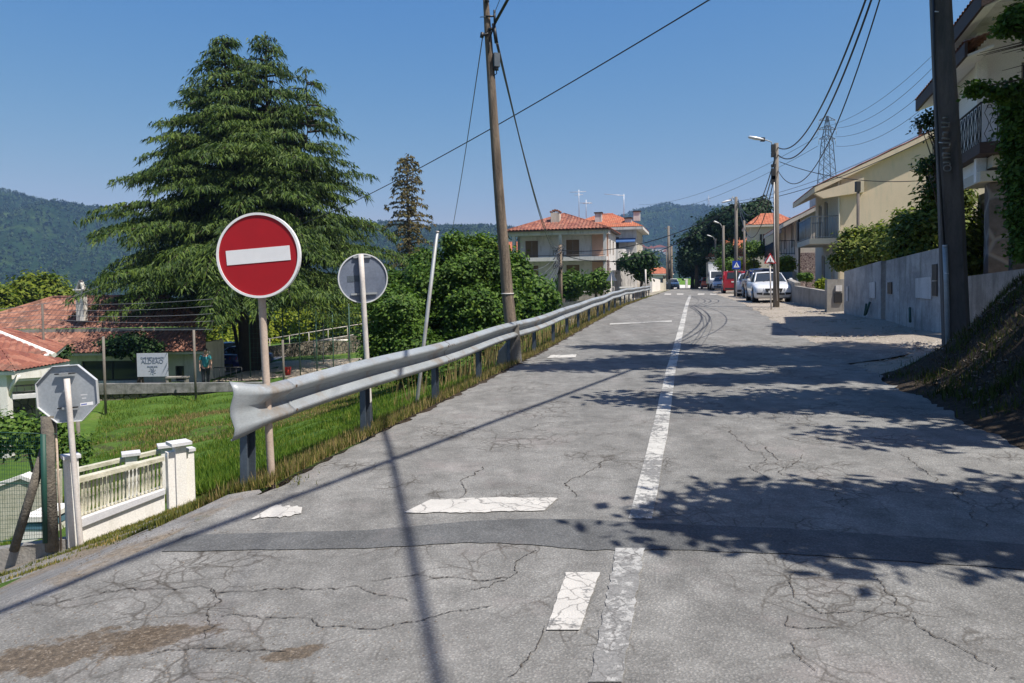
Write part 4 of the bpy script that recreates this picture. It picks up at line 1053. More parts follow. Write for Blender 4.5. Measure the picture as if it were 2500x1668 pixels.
# large trees outside the frame that shade the road from the right
def shade_tree(base, spots, seed, label, size=.13, clumps=600, per=24):
    return tree('roadside_tree', label, 'tree', base, spots, clumps, per, size, .22, M_LF_MID, .2, seed=seed, group=None)
def src(sx, sy, h):      # crown spot whose shadow falls at (sx, sy)
    k = h / math.tan(R(SUN_EL)); return sx + k * math.cos(R(SUN_AZ)), sy + k * math.sin(R(SUN_AZ)), h
def spots(L):
    out = []
    for sx, sy, h, rx, ry, rz, wt in L:
        x, y, z = src(sx, sy, h); out.append((x, y, z, rx, ry, rz, wt))
    return out
shade_tree((7.4, 2.5, gz(7.4, 2.5)), spots([(2.0, 5.0, 4.6, 1.0, .5, .3, .8), (3.0, 4.7, 4.8, 1.1, .55, .4, 1.3), (4.2, 4.55, 5.0, 1.0, .8, .5, 1.4), (1.3, 4.65, 4.6, .7, .18, .15, .25), (2.2, 4.3, 4.6, .6, .22, .2, .3), (3.2, 3.95, 4.8, .6, .18, .2, .25), (5.2, 4.5, 5.4, 1.0, .9, .7, 1.5)]), 101, 'leafy tree on the right bank, just outside the photo, shading the near road', .10, 420, 20)
shade_tree((9.4, 5.6, gz(9.4, 5.6)), spots([(3.0, 9.0, 5.5, 1.3, .35, .3, .7), (4.6, 8.8, 5.6, 1.2, .7, .4, 1.2), (6.0, 8.2, 5.6, 1.0, 1.1, .6, 1.5), (1.7, 9.5, 5.5, .8, .15, .15, .22), (4.2, 7.1, 5.4, 1.2, .2, .25, .45), (6.3, 6.8, 5.6, 1., .7, .6, 1.2), (6.6, 8.2, 6.5, 1.3, 1.3, .8, 2), (7.2, 10.6, 7.5, 1.5, 1.6, .9, 2.4), (4.4, 9.6, 5.6, 1.2, .3, .3, .5)]), 102, 'tree right of the bank outside the photo, shading the middle of the road', .12, 760, 20)
shade_tree((13.5, 8.6, gz(13.5, 8.6)), spots([(3.0, 13.6, 9.5, 2.4, .9, .6, 2), (5.5, 14.2, 9.6, 2.0, 1.7, .8, 3), (7.5, 14.0, 9.6, 2.0, 2.4, 1., 3), (1.0, 13.0, 9.4, 1.4, .35, .3, .6), (8.8, 12.0, 9.6, 1.5, 2.0, 1., 2), (3.4, 11.2, 9.4, 1.5, .3, .4, .7), (5.6, 11.6, 9.5, 1.5, .8, .7, 1.2), (3, 16.4, 9.5, 1.4, .5, .4, .8)]), 103, 'tall tree above the right bank, outside the photo, shading the far road', .16, 800, 22)

# ---- grasses
def blades(n, fn, hmin, hmax, wd, m, name, label, seed, lean=.5):
    r = np.random.default_rng(seed); pts = fn(r, n); n = len(pts)
    h = r.uniform(hmin, hmax, n); a = r.uniform(0, 6.283, n); la = r.uniform(0, 6.283, n); ll = r.uniform(0, lean, n) * h
    w_ = np.stack([np.cos(a), np.sin(a), np.zeros(n)], 1) * (wd * r.uniform(.6, 1.4, n))[:, None]
    tip = pts + np.stack([np.cos(la) * ll, np.sin(la) * ll, h], 1)
    V = np.stack([pts - w_, pts + w_, tip], 1).reshape(-1, 3)
    o = soup(name, V, None, m, k=3); tag(o, label, 'grass', kind='stuff'); return o
M_GRASS = leafmat('grass_blade', (.045, .10, .010), (.13, .20, .025), .3, .6, .5, (.22, .22, .05))
M_DRYG = leafmat('dry_grass', (.13, .10, .04), (.32, .24, .11), .2, .8, 1.5)
M_VERGE = leafmat('verge_weeds', (.05, .075, .012), (.20, .19, .05), .25, .6, 1.6, (.38, .27, .11))
def place(fn):
    def f(r, n):
        p = fn(r, n); z = np.array([gz(x, y) for x, y in p]); return np.column_stack([p, z])
    return f
def verge(r, n):
    y = 5.6 + r.random(n) ** 1.7 * 50; d = r.random(n) ** 1.5 * np.where(y < 9, .9, 1.6 + y * .02) + .02
    return np.column_stack([[el(v) for v in y] - d, y])
def field(r, n):
    y = 8 + r.random(n) ** 1.2 * 28; u = r.random(n); y = np.maximum(y, 9.2 + r.random(n) * .6); x0 = -.50 * y - 2; x1 = np.array([el(v) for v in y]) - .8
    return np.column_stack([x0 + (x1 - x0) * u, y])
def verge_tall(r, n):
    y = 13 + r.random(n) * 30; d = .3 + r.random(n) * 2.2; return np.column_stack([[el(v) for v in y] - d, y])
blades(30000, place(verge), .03, .11, .006, M_VERGE, 'verge_grass', 'mixed green and dry grass along the guardrail foot', 1)
blades(1600, place(verge_tall), .35, .8, .012, M_DRYG, 'tall_grass', 'tall seeding grass behind the guardrail', 2, .35)
blades(7000, place(lambda r, n: np.column_stack([(lambda y: np.array([el(v) for v in y]) - r.random(n) ** 1.3 * .5)(yy := 5.6 + r.random(n) ** 1.5 * 40), yy])), .05, .14, .005, M_DRYG, 'dry_grass', 'straw coloured dead grass at the asphalt edge', 3)
blades(90000, place(field), .06, .17, .014, M_GRASS, 'field_grass', 'bright green grass covering the sunken field', 4)
blades(16000, place(lambda r, n: (lambda c, i: c[i] + r.normal(0, 1, (n, 2)) * np.array([1.0, .35]))(np.column_stack([-.5 * (q := 22 + r.random(40) * 8) + r.random(40) * .33 * q, q]), r.integers(0, 40, n))), .05, .14, .02, M_DRYG, 'dry_field_grass', 'dry orange-brown patches in the green field', 9)
def bankf(r, n):
    y = 4.5 + r.random(n) * 6.9; d = .25 + r.random(n) ** .8 * 4.5; return np.column_stack([[er(v) for v in y] + d, y])
def clumpy(fn, k):
    def f(r, n):
        c = fn(r, k); i = r.integers(0, k, n); return c[i] + r.normal(0, .12, (n, 2))
    return f
M_BANKW = leafmat('bank_weeds', (.015, .03, .006), (.07, .085, .018), .2, .7, 1.)
blades(22000, place(clumpy(bankf, 300)), .03, .15, .008, M_BANKW, 'bank_weeds', 'sparse weeds on the shaded right bank', 5)
blades(16000, place(bankf), .02, .07, .012, leafmat('leaf_litter', (.03, .022, .016), (.15, .11, .07), .1, .9, 2.), 'dry_litter', 'dry straw and leaf litter on the right bank', 6, 2.5)
def seam(r, n):   # weeds along the white wall foot and in side street cracks
    t = r.random(n); xs = np.interp(t, [0, .5, 1], [-4.40, -3.60, -1.80]); ys = np.interp(t, [0, .5, 1], [7.45, 8.15, 5.75])
    w2 = .04 + .10 * np.abs(np.sin(t * 17)); return np.column_stack([xs + r.normal(0, 1, n) * w2, ys + r.normal(0, 1, n) * w2])
blades(3500, place(seam), .015, .05, .006, M_VERGE, 'seam_weeds', 'low weeds along the foot of the white wall', 7)
def crk(r, n):
    c = np.array([(-3.9, 6.9), (-4.5, 7.2), (-3.4, 6.7), (-5.0, 7.0), (-4.3, 6.5), (-3.0, 6.9), (-4.8, 6.4), (-4.2, 7.3), (-3.7, 7.3)]); i = r.integers(0, len(c), n)
    return c[i] + r.normal(0, 1, (n, 2)) * np.array([.16, .05])
blades(3500, place(crk), .01, .05, .006, M_VERGE, 'crack_weeds', 'small weeds growing in the broken side street', 8)
# stones
def stones(n, fn, s0, s1, m, name, label, seed):
    r = np.random.default_rng(seed); p = place(fn)(r, n); s = r.uniform(s0, s1, n) ** 1.0; F_ = []
    oc = np.array([(1, 0, 0), (0, 1, 0), (-1, 0, 0), (0, -1, 0), (0, 0, 1), (0, 0, -1.)]); tri = [(0, 1, 4), (1, 2, 4), (2, 3, 4), (3, 0, 4), (1, 0, 5), (2, 1, 5), (3, 2, 5), (0, 3, 5)]
    V = oc[None] * s[:, None, None] * np.array([1, .8, .55]) * r.uniform(.6, 1.4, (n, 6, 1)); a = r.uniform(0, 6.28, n)
    c, q = np.cos(a)[:, None], np.sin(a)[:, None]; V = np.stack([V[..., 0] * c - V[..., 1] * q, V[..., 0] * q + V[..., 1] * c, V[..., 2]], -1) + p[:, None]
    o = soup(name, V[:, np.array(tri)].reshape(-1, 3), None, m, k=3); tag(o, label, 'stones', kind='stuff'); return o
M_STONE = pm('loose_stone', (.42, .38, .33), (.22, .19, .16), 3, .9, .3, 20)
stones(2000, bankf, .008, .035, pm('bank_stone', (.20, .17, .14), (.08, .07, .06), 3, .9, .3, 20), 'rubble', 'stones and rubble scattered on the right bank', 1)
def shoulder(r, n):
    y = 11 + r.random(n) ** 1.3 * 35; d = .05 + r.random(n) * 4; return np.column_stack([[er(v) for v in y] + d, y])
stones(4200, shoulder, .008, .035, M_STONE, 'gravel', 'loose gravel on the right shoulder', 2)
def rub(r, n): return np.column_stack([8.9 + r.normal(0, .55, n), 15.0 + r.normal(0, .8, n)])
stones(360, rub, .03, .09, M_STONE, 'broken_rubble', 'pile of broken rubble at the foot of the concrete pole', 3)
def leftgrit(r, n): return np.column_stack([-3.2 + r.normal(0, .9, n), 5.2 + r.normal(0, 1.3, n)])
def dirtgrit(r, n):
    i = r.integers(0, len(_SPOTS), n); c = np.array([(q[0], q[1]) for q in _SPOTS]); return c[i] + r.normal(0, 1, (n, 2)) * np.array([.38, .2])
stones(900, dirtgrit, .002, .008, bpy.data.materials['bank_stone'], 'pothole_gravel', 'gravel lying in the dirt filled potholes', 5)
stones(500, leftgrit, .003, .010, bpy.data.materials['bank_stone'], 'grit', 'loose grit on the broken side street', 4)
# ================================================================ BUILDINGS AND WALLS
M_WWALL = pm('white_render', (.64, .62, .60), (.54, .52, .50), 1.3, .85, .1, 40, stain=(.36, .34, .31))
M_WFENCE = pm('cream_white_paint', (.80, .78, .74), (.73, .70, .65), 1.6, .8, .12, 60, stain=(.54, .51, .44))
M_BALUS = pm('mossy_balustrade', (.62, .59, .48), (.36, .35, .25), 9, .85, .3, 60, contrast=.2)
M_COPE = pm('stone_coping', (.62, .62, .63), (.50, .50, .52), 4, .7, .1, 60)
M_YWALL = pm('yellow_render', (.72, .58, .41), (.65, .525, .37), .8, .85, .08, 40, stain=(.55, .48, .34))
M_BEIGE = pm('beige_render', (.60, .54, .46), (.54, .48, .41), 1., .85, .08, 40, stain=(.40, .36, .30))
M_CREAM = pm('cream_render', (.56, .52, .43), (.50, .46, .38), 1., .85, .08, 40)
M_PEACH = pm('peach_render', (.50, .32, .24), (.44, .28, .21), 1.5, .85, .08, 40)
M_GWALL = pm('grey_render_wall', (.47, .455, .435), (.29, .28, .27), 1.1, .9, .5, 14, contrast=.12, stain=(.15, .145, .13))
M_DBROWN = pm('dark_brown_wood', (.055, .030, .024), (.035, .020, .016), 4, .7, .1, 30)
M_SHUT = pm('brown_shutter', (.20, .125, .06), (.16, .10, .05), 2, .6, .1, 30)
M_IRON = plain('wrought_iron', (.02, .021, .024), .5)
M_TEAL = plain('awning_blue', (.03, .09, .24), .7)
def glassm():
    m, n, b = newmat('window_glass'); b.inputs['Base Color'].default_value = (.03, .035, .04, 1); b.inputs['Roughness'].default_value = .08
    b.inputs['Specular IOR Level'].default_value = .6; return m
M_GLASS = glassm()
def tilemat(name, a, b_, c_):
    m, n, b = newmat(name); v = coords(n); ge = N(n, 'ShaderNodeNewGeometry')
    vo = N(n, 'ShaderNodeTexVoronoi'); vo.inputs['Scale'].default_value = 3.3; n.links.new(v, vo.inputs['Vector'])
    sp = N(n, 'ShaderNodeSeparateColor'); n.links.new(vo.outputs['Color'], sp.inputs[0])
    c = ramp(n, sp.outputs[0], [(.1, a), (.5, b_), (.9, c_)])
    c = mix(n, ramp(n, noise(n, v, 1.1, 5, .7), [(.52, 0.), (.72, .65)]), c, (.10, .075, .055))
    c = mix(n, .6, c, ramp(n, noise(n, v, 18, 3, .7), [(.3, .7), (.7, 1.25)]), 'MULTIPLY')
    n.links.new(c, b.inputs['Base Color']); b.inputs['Roughness'].default_value = .85
    bump(n, b, noise(n, v, 12, 4), .4, .03); return m
M_TILE = tilemat('clay_tiles_red', (.16, .050, .034), (.22, .075, .046), (.29, .12, .078))
M_TILEO = tilemat('clay_tiles_orange', (.30, .080, .038), (.35, .105, .048), (.40, .14, .068))
M_TILEW = tilemat('clay_tiles_weathered', (.14, .062, .042), (.22, .092, .058), (.31, .15, .10))
def stonemat(name, mortar, a, b_, scale, bm=.8):
    m, n, b = newmat(name); v = coords(n)
    vo = N(n, 'ShaderNodeTexVoronoi', feature='DISTANCE_TO_EDGE'); vo.inputs['Scale'].default_value = scale; n.links.new(v, vo.inputs['Vector'])
    vc = N(n, 'ShaderNodeTexVoronoi'); vc.inputs['Scale'].default_value = scale; n.links.new(v, vc.inputs['Vector'])
    sp = N(n, 'ShaderNodeSeparateColor'); n.links.new(vc.outputs['Color'], sp.inputs[0])
    c = ramp(n, sp.outputs[0], [(.1, a), (.9, b_)])
    c = mix(n, .8, c, ramp(n, noise(n, v, scale * 4, 5, .7), [(.3, .6), (.7, 1.3)]), 'MULTIPLY')
    e = ramp(n, vo.outputs['Distance'], [(.03, 0.), (.09, 1.)]); c = mix(n, e, mortar, c)
    n.links.new(c, b.inputs['Base Color']); b.inputs['Roughness'].default_value = .95; bump(n, b, e, bm, .05); return m
M_STONEW = stonemat('rubble_stone', (.07, .06, .05), (.13, .11, .085), (.26, .225, .175), 3.2)
M_STONEC = stonemat('stone_cladding', (.45, .37, .33), (.13, .08, .08), (.30, .22, .20), 6.5)
M_GRANITE = stonemat('granite_blocks', (.22, .20, .18), (.10, .085, .075), (.15, .125, .11), 1.4, .3)

def wall_open(name, par, p0, p1, z0, z1, holes, th, m):
    """wall from p0 to p1 (2d, outer face on the right hand side of the direction), holes: (s0,s1,za,zb)"""
    p0, p1 = Vector((*p0, 0)), Vector((*p1, 0)); L = (p1 - p0).length; d = (p1 - p0) / L; nn = Vector((-d.y, d.x, 0))
    b = MB(); xs = sorted({0, L, *[h[0] for h in holes], *[h[1] for h in holes]}); zs = sorted({z0, z1, *[h[2] for h in holes], *[h[3] for h in holes]})
    for i in range(len(xs) - 1):
        run = None
        for j in range(len(zs) - 1):
            xm, zm = (xs[i] + xs[i + 1]) / 2, (zs[j] + zs[j + 1]) / 2
            if any(h[0] < xm < h[1] and h[2] < zm < h[3] for h in holes): continue
            q = [p0 + d * xs[i], p0 + d * xs[i + 1]]
            b.prism([q[0] + Vector((0, 0, zs[j])), q[1] + Vector((0, 0, zs[j])), q[1] + Vector((0, 0, zs[j + 1])), q[0] + Vector((0, 0, zs[j + 1]))], nn * th, m)
    return b.build(name, None, par)
def window(par, p0, p1, s0, s1, za, zb, kind='glass', inset=.1, frame_m=None, name='window'):
    p0, p1 = Vector((*p0, 0)), Vector((*p1, 0)); d = (p1 - p0).normalized(); nn = Vector((-d.y, d.x, 0)); fm = frame_m or M_WWALL
    def pt(s, z, off): return p0 + d * s + Vector((0, 0, z)) + nn * off
    b = MB(); fw = .06
    for (a, c, e, f) in ((s0, s0 + fw, za, zb), (s1 - fw, s1, za, zb), (s0 + fw, s1 - fw, zb - fw, zb), (s0 + fw, s1 - fw, za, za + fw), ((s0 + s1) / 2 - .025, (s0 + s1) / 2 + .025, za + fw, zb - fw)):
        b.prism([pt(a, e, inset), pt(c, e, inset), pt(c, f, inset), pt(a, f, inset)], nn * .05, fm)
    f = b.build(name, None, par); g = MB()
    if kind == 'glass': g.prism([pt(s0, za, inset + .06), pt(s1, za, inset + .06), pt(s1, zb, inset + .06), pt(s0, zb, inset + .06)], nn * .02, M_GLASS); g.build('pane', None, f)
    else:
        z = za
        while z < zb - .02: g.prism([pt(s0 + .03, z, inset - .03), pt(s1 - .03, z, inset - .03), pt(s1 - .03, min(z + .10, zb), inset - .015), pt(s0 + .03, min(z + .10, zb), inset - .015)], nn * .02, M_SHUT); z += .12
        g.prism([pt(s0, za, inset + .06), pt(s1, za, inset + .06), pt(s1, zb, inset + .06), pt(s0, zb, inset + .06)], nn * .02, M_SHUT); g.build('shutter', None, f)
    return f
def tiles(b, e0, e1, r0, r1, m, wave=.24, amp=.035, ny=10, step=.02):
    """corrugated tiled slope between eave e0-e1 and top edge r0-r1 (top may be shorter: hip)"""
    e0, e1, r0, r1 = map(Vector, (e0, e1, r0, r1)); ax = (e1 - e0); L = ax.length; ax /= L
    up = (r0 - e0) - ax * (r0 - e0).dot(ax); H = up.length; up /= H; nn = ax.cross(up)
    if nn.z < 0: nn = -nn
    x0, x1 = (r0 - e0).dot(ax), (r1 - e0).dot(ax); nw = max(1, round(L / wave)); vs = []; fs = []; cols = nw * 4 + 1
    for i in range(cols):
        x = L * i / (cols - 1); t = H
        if x < x0: t = H * x / x0
        elif x > x1: t = H * (L - x) / max(1e-6, L - x1)
        w_ = amp * abs(math.sin(math.pi * (i / 4))) * 1.0 if True else 0
        for j in range(ny + 1):
            y = t * j / ny; vs.append(e0 + ax * x + up * y + nn * (w_ + step * (1 if j % 2 else 0) * (1 if t > .3 else 0)))
    for i in range(cols - 1):
        for j in range(ny):
            a = i * (ny + 1) + j; fs.append((a, a + ny + 1, a + ny + 2, a + 1))
    b.add(vs, fs, m, False)
def ridge(b, a, c, m, r=.10): b.tube([Vector(a), Vector(c)], r, m, 8)
def balcony_rail(name, par, pts, z0, z1, m, step=.13, r=.012, top=.03, diamonds=False):
    b = MB()
    for a, c in zip(pts[:-1], pts[1:]):
        a, c = Vector((*a, 0)), Vector((*c, 0)); L = (c - a).length; n = max(1, int(L / step))
        for k in range(n + 1):
            p = a.lerp(c, k / n); b.tube([p + Vector((0, 0, z0)), p + Vector((0, 0, z1))], r, m, 5)
        b.tube([a + Vector((0, 0, z1)), c + Vector((0, 0, z1))], top, m, 6); b.tube([a + Vector((0, 0, z0 + .08)), c + Vector((0, 0, z0 + .08))], top * .7, m, 6)
    return b.build(name, None, par)

# ---------------- balcony house (left of the road)
def balcony_house():
    o = Vector((8.95, 68, 0)); s = thing('balcony_house', 'two storey white house with full width balconies, brown shutters and red hip roof', 'house', o, R(-14))
    W = 9.7; D = 9.
    # walls
    f0, f1 = (-9.0, 1.7), (-.25, 1.7)
    holes = [(.75, 2.05, 3.95, 5.65), (4.75, 6.05, 3.95, 5.65), (.75, 2.05, .95, 3.25), (4.75, 6.05, .95, 3.25)]
    wall_open('wall', s, f0, f1, -2.5, 6.4, holes, .25, M_WWALL)
    for h in holes: window(s, f0, f1, *h, kind='shutter', inset=.08)
    MB().box((-.25 - .7, 1.60, 4.9), (1.55, .12, 2.6), M_PEACH).build('loggia_wall', None, s)
    MB().box((-.25 - .7, 1.60, 2.2), (1.55, .12, 2.7), M_PEACH).build('loggia_wall', None, s)
    rw = wall_open('wall', s, (-.25, 1.96), (-.25, D), -2.5, 6.4, [(1.2, 2.3, 4.2, 5.6), (4., 5.2, 4.2, 5.6), (1.2, 2.3, 1.2, 2.9)], .25, M_WWALL)
    for h in [(1.2, 2.3, 4.2, 5.6), (4., 5.2, 4.2, 5.6), (1.2, 2.3, 1.2, 2.9)]: window(s, (-.25, 1.96), (-.25, D), *h, kind='shutter')
    wall_open('wall', s, (-9.0, D), (-9.0, 1.7), -2.5, 6.4, [], .25, M_WWALL); wall_open('wall', s, (-.25, D), (-9.0, D), -2.5, 6.4, [], .25, M_WWALL)
    MB().box((-4.75, -.0 + 1.0, 3.75), (9.1, 1.95 + .35, .36), M_WWALL).build('balcony_slab', None, s)
    MB().box((-4.75, 1.0, .80), (9.1, 2.3, .3), M_WWALL).build('terrace_slab', None, s)
    MB().box((-4.75, .85, 6.25), (9.5, 1.6, .42), M_WWALL).build('eave_beam', None, s)
    for x in (-9.0, -4.5, -.35):
        MB().box((x, .25, 5.0), (.28, .28, 2.1), M_WWALL).build('column', None, s); MB().box((x, .25, 2.26), (.28, .28, 2.6), M_WWALL).build('column', None, s)
    MB().box((-.15, .62, 2.3), (.3, .5, 2.55), M_STONEC).build('stone_pier', None, s)
    for z in (3.95, 1.0):
        b = MB(); b.tube([Vector((-9., 0, z + .14 + (.5 if z < 2 else 0))), Vector((-.3, 0, z + .14 + (.5 if z < 2 else 0)))], .03, M_IRON, 6)
        if z < 2:
            for k in range(60): b.tube([Vector((-9 + k * .147, 0, z)), Vector((-9 + k * .147, 0, z + .62))], .010, M_GALVD, 4)
        b.build('railing', None, s)
    MB().box((-4.75, .4, -.9), (9.1, .8, 3.0), M_BEIGE).build('base_wall', None, s)
    b = MB(); z = 6.5; A = (-9.75, -.3, z); B = (.15, -.3, z); Cc = (.15, D + .4, z); Dd = (-9.75, D + .4, z); ap = (-4.85, 4.4, 8.35)
    tiles(b, A, B, ap, ap, M_TILE, .34, .07, 12, .04); tiles(b, B, Cc, ap, ap, M_TILE, .34, .07, 12, .04); tiles(b, Cc, Dd, ap, ap, M_TILE); tiles(b, Dd, A, ap, ap, M_TILE)
    for q in (A, B, Cc, Dd): ridge(b, q, ap, M_TILE, .11)
    b.prism([Vector(q) - Vector((0, 0, .05)) for q in (A, B, Cc, Dd)], (0, 0, -.07), M_DBROWN)
    rf = b.build('roof', None, s)
    b = MB(); b.box((-5.25, 2.0, 7.7), (.85, .75, 1.1), M_BEIGE); 
    b.build('chimney', None, rf)
    b = MB()
    for k in range(5): b.tube([Vector((-5.25 - .42 + k * .21, 1.6, 8.32 + .16 * math.sin(k / 4 * math.pi))), Vector((-5.25 - .42 + k * .21, 2.4, 8.32 + .16 * math.sin(k / 4 * math.pi)))], .10, M_TILEW, 7)
    b.build('chimney_cap', None, rf)
    # antenna
    b = MB(); b.tube([Vector((-3.3, 4, 7.8)), Vector((-3.3, 4, 10.6))], .03, M_SRIM, 5); b.tube([Vector((-2.6, 4, 7.8)), Vector((-2.6, 4, 9.6))], .03, M_SRIM, 5)
    for z, x0, x1 in ((10.4, -4.2, -2.6), (10.1, -3.7, -2.9), (9.3, -3.2, -2.1), (9.25, -2.9, -2.0)):
        b.tube([Vector((x0, 4, z)), Vector((x1, 4, z))], .02, M_SRIM, 4)
        for q in range(6): b.tube([Vector((x0 + (x1 - x0) * q / 5, 3.7, z)), Vector((x0 + (x1 - x0) * q / 5, 4.3, z))], .012, M_SRIM, 4)
    b.build('antenna', None, s)
    MB().tube([Vector((-9.7, -.3, 6.42)), Vector((-9.4, .2, 5.8)), Vector((-9.1, 1.5, 5.6)), Vector((-9.1, 1.5, 0))], .05, M_IRON, 6).build('downpipe', None, s)
balcony_house()
# ---------------- orange roofed house behind it
def orange_house():
    o = Vector((14.6, 86, 0)); s = thing('orange_roof_house', 'white house with orange tiled roof, rounded white balcony and blue awning', 'house', o, R(-14))
    W, D, E = 8.5, 10, 7.9
    f0, f1 = (-W, 0), (0, 0); holes = [(5.2, 6.5, 5.0, 6.8), (5.0, 6.6, 2.2, 4.0), (1.5, 2.8, 5.2, 6.8)]
    wall_open('wall', s, f0, f1, -2, E, holes, .25, M_WWALL)
    for h in holes: window(s, f0, f1, *h, kind='glass')
    h2 = [(1., 2.4, 5.0, 6.9), (4.5, 5.7, 5.2, 6.8)]
    wall_open('wall', s, (0, .25), (0, D), -2, E, h2, .25, M_CREAM)
    for h in h2: window(s, (0, .25), (0, D), *h)
    wall_open('wall', s, (-W, D), (-W, 0), -2, E, [], .25, M_WWALL)
    b = MB(); z = E; A, B, Cc, Dd = (-W - .6, -.8, z), (.8, -.8, z), (.8, D + .5, z), (-W - .6, D + .5, z); r0, r1 = (-W + 3.5, 4.8, 9.9), (-3.2, 4.8, 9.9)
    tiles(b, A, B, r0, r1, M_TILEO); tiles(b, B, Cc, r1, r1, M_TILEO); tiles(b, Cc, Dd, r1, r0, M_TILEO); tiles(b, Dd, A, r0, r0, M_TILEO); ridge(b, r0, r1, M_TILEO)
    b.prism([Vector(q) - Vector((0, 0, .05)) for q in (A, B, Cc, Dd)], (0, 0, -.3), M_WWALL)
    rf = b.build('roof', None, s)
    for x, y, zz in ((-4.6, 1.6, 9.3), (-1.0, 1.0, 8.5), (-.4, 6, 9.7)):
        MB().box((x, y, zz - .1), (.8, .6, 1.1), M_WWALL).build('chimney', None, rf); MB().box((x, y, zz + .5), (1.0, .8, .14), M_DBROWN).build('chimney_cap', None, rf)
    b = MB(); pts = [Vector((-2.6 + 1.7 * math.cos(a) * 1.1, -.1 - 1.5 * math.sin(a), 4.0)) for a in [math.pi * k / 10 for k in range(11)]]
    b.prism(pts, (0, 0, .22), M_WWALL)
    for p, q in zip(pts[:-1], pts[1:]): b.prism([p + Vector((0, 0, .22)), q + Vector((0, 0, .22)), q + Vector((0, 0, 1.3)), p + Vector((0, 0, 1.3))], (pts[5] - Vector((-2.6, 0, 4.0))) * -.07, M_WWALL)
    b.build('balcony', None, s)
    MB().prism([(-2.6, -.02, 6.6), (-.1, -.02, 6.6), (-.1, -1.2, 6.15), (-2.6, -1.2, 6.15)], (0, 0, -.1), M_TEAL).build('awning', None, s)
    MB().box((-4.2, -.9, 7.4), (3.6, 1.8, .3), M_TILEW).build('porch_roof', None, s)
    b = MB(); b.tube([Vector((-1.8, 4, 9.5)), Vector((-1.8, 4, 12.2))], .04, M_SRIM, 5); b.tube([Vector((-4.2, 4, 12.3)), Vector((-1.7, 4, 12.0))], .03, M_SRIM, 5); b.build('antenna', None, s)
orange_house()
def far_house(px, Y, w_, d, ez, rz, label, m=None, t=None, rot=-14, base=-4):
    c = P(px, 690, Y); s = thing('tiled_house', label, 'house', (c.x, Y, 0), R(rot)); m = m or M_WWALL; t = t or M_TILEO
    f0, f1 = (-w_ / 2, 0), (w_ / 2, 0); h = [(w_ * .2, w_ * .35, ez - 2.2, ez - .9), (w_ * .62, w_ * .78, ez - 2.2, ez - .9)]
    wall_open('wall', s, f0, f1, base, ez, h, .25, m)
    for q in h: window(s, f0, f1, *q)
    b = MB(); b.box((w_ / 2 - .125, d / 2 + .13, (ez + base) / 2), (.25, d - .26, ez - base), m); b.box((-w_ / 2 + .125, d / 2 + .13, (ez + base) / 2), (.25, d - .26, ez - base), m); b.build('wall', None, s)
    b = MB(); A, B, Cc, Dd = (-w_ / 2 - .5, -.5, ez), (w_ / 2 + .5, -.5, ez), (w_ / 2 + .5, d + .5, ez), (-w_ / 2 - .5, d + .5, ez); r0, r1 = (-w_ * .2, d / 2, rz), (w_ * .2, d / 2, rz)
    tiles(b, A, B, r0, r1, t, .3); tiles(b, B, Cc, r1, r1, t, .3); tiles(b, Cc, Dd, r1, r0, t, .3); tiles(b, Dd, A, r0, r0, t, .3); b.prism([Vector(q) - Vector((0, 0, .03)) for q in (A, B, Cc, Dd)], (0, 0, -.2), m)
    b.build('roof', None, s); return s
far_house(1238, 100, 5.5, 7, 5.6, 7.3, 'small orange roof showing between the wooden pole and the balcony house')
far_house(1805, 96, 7.5, 8, 4.6, 7.2, 'house with orange tiled roof among the trees left of the nearest street lamp', M_WWALL)
far_house(1885, 76, 4.2, 6, 7.2, 8.6, 'narrow house with bright orange roof behind the nearest street lamp', M_CREAM)
far_house(1600, 150, 6, 6, 3., 4.4, 'small pale house with orange roof left of the far end of the road', base=-3)
for i, (px, py, Y, w_) in enumerate(((255, 643, 1050, 16), (300, 650, 1060, 20), (1608, 605, 1250, 22), (1578, 609, 1240, 12), (1560, 612, 1230, 10), (1590, 607, 1235, 9), (1625, 615, 1220, 8), (1548, 606, 1250, 10), (1570, 604, 1260, 8))):
    c = P(px, py, Y); s = thing('hillside_house', '', 'house', c - Vector((0, 0, 4)), group='tiny houses on the far hillside')
    b = MB(); b.box((0, 0, 0), (w_, w_, 8), M_WWALL); b.build('wall', None, s)
    b = MB(); b.prism([(-w_ * .6, -w_ * .55, 4.02), (w_ * .6, -w_ * .55, 4.02), (0, -w_ * .55, 8.5)], (0, w_ * 1.1, 0), M_TILEO); b.build('roof', None, s)
hl = ['tiny orange roofed house on the left hillside, the left of two', 'tiny orange roofed house on the left hillside, the right of two', 'largest tiny orange roofed house on the hill above the road end', 'tiny pale house just left of the largest far orange roof', 'tiny pale house above the white balcony on the far hill', 'tiny pale house touching the largest far orange roof', 'tiny pale house right of the largest far orange roof', 'tiny pale house nearest the blue awning on the far hill', 'tiny pale house highest of the far hill cluster']
for o, l in zip([o for o in bpy.data.objects if o.name.startswith('hillside_house')], hl): o['label'] = l

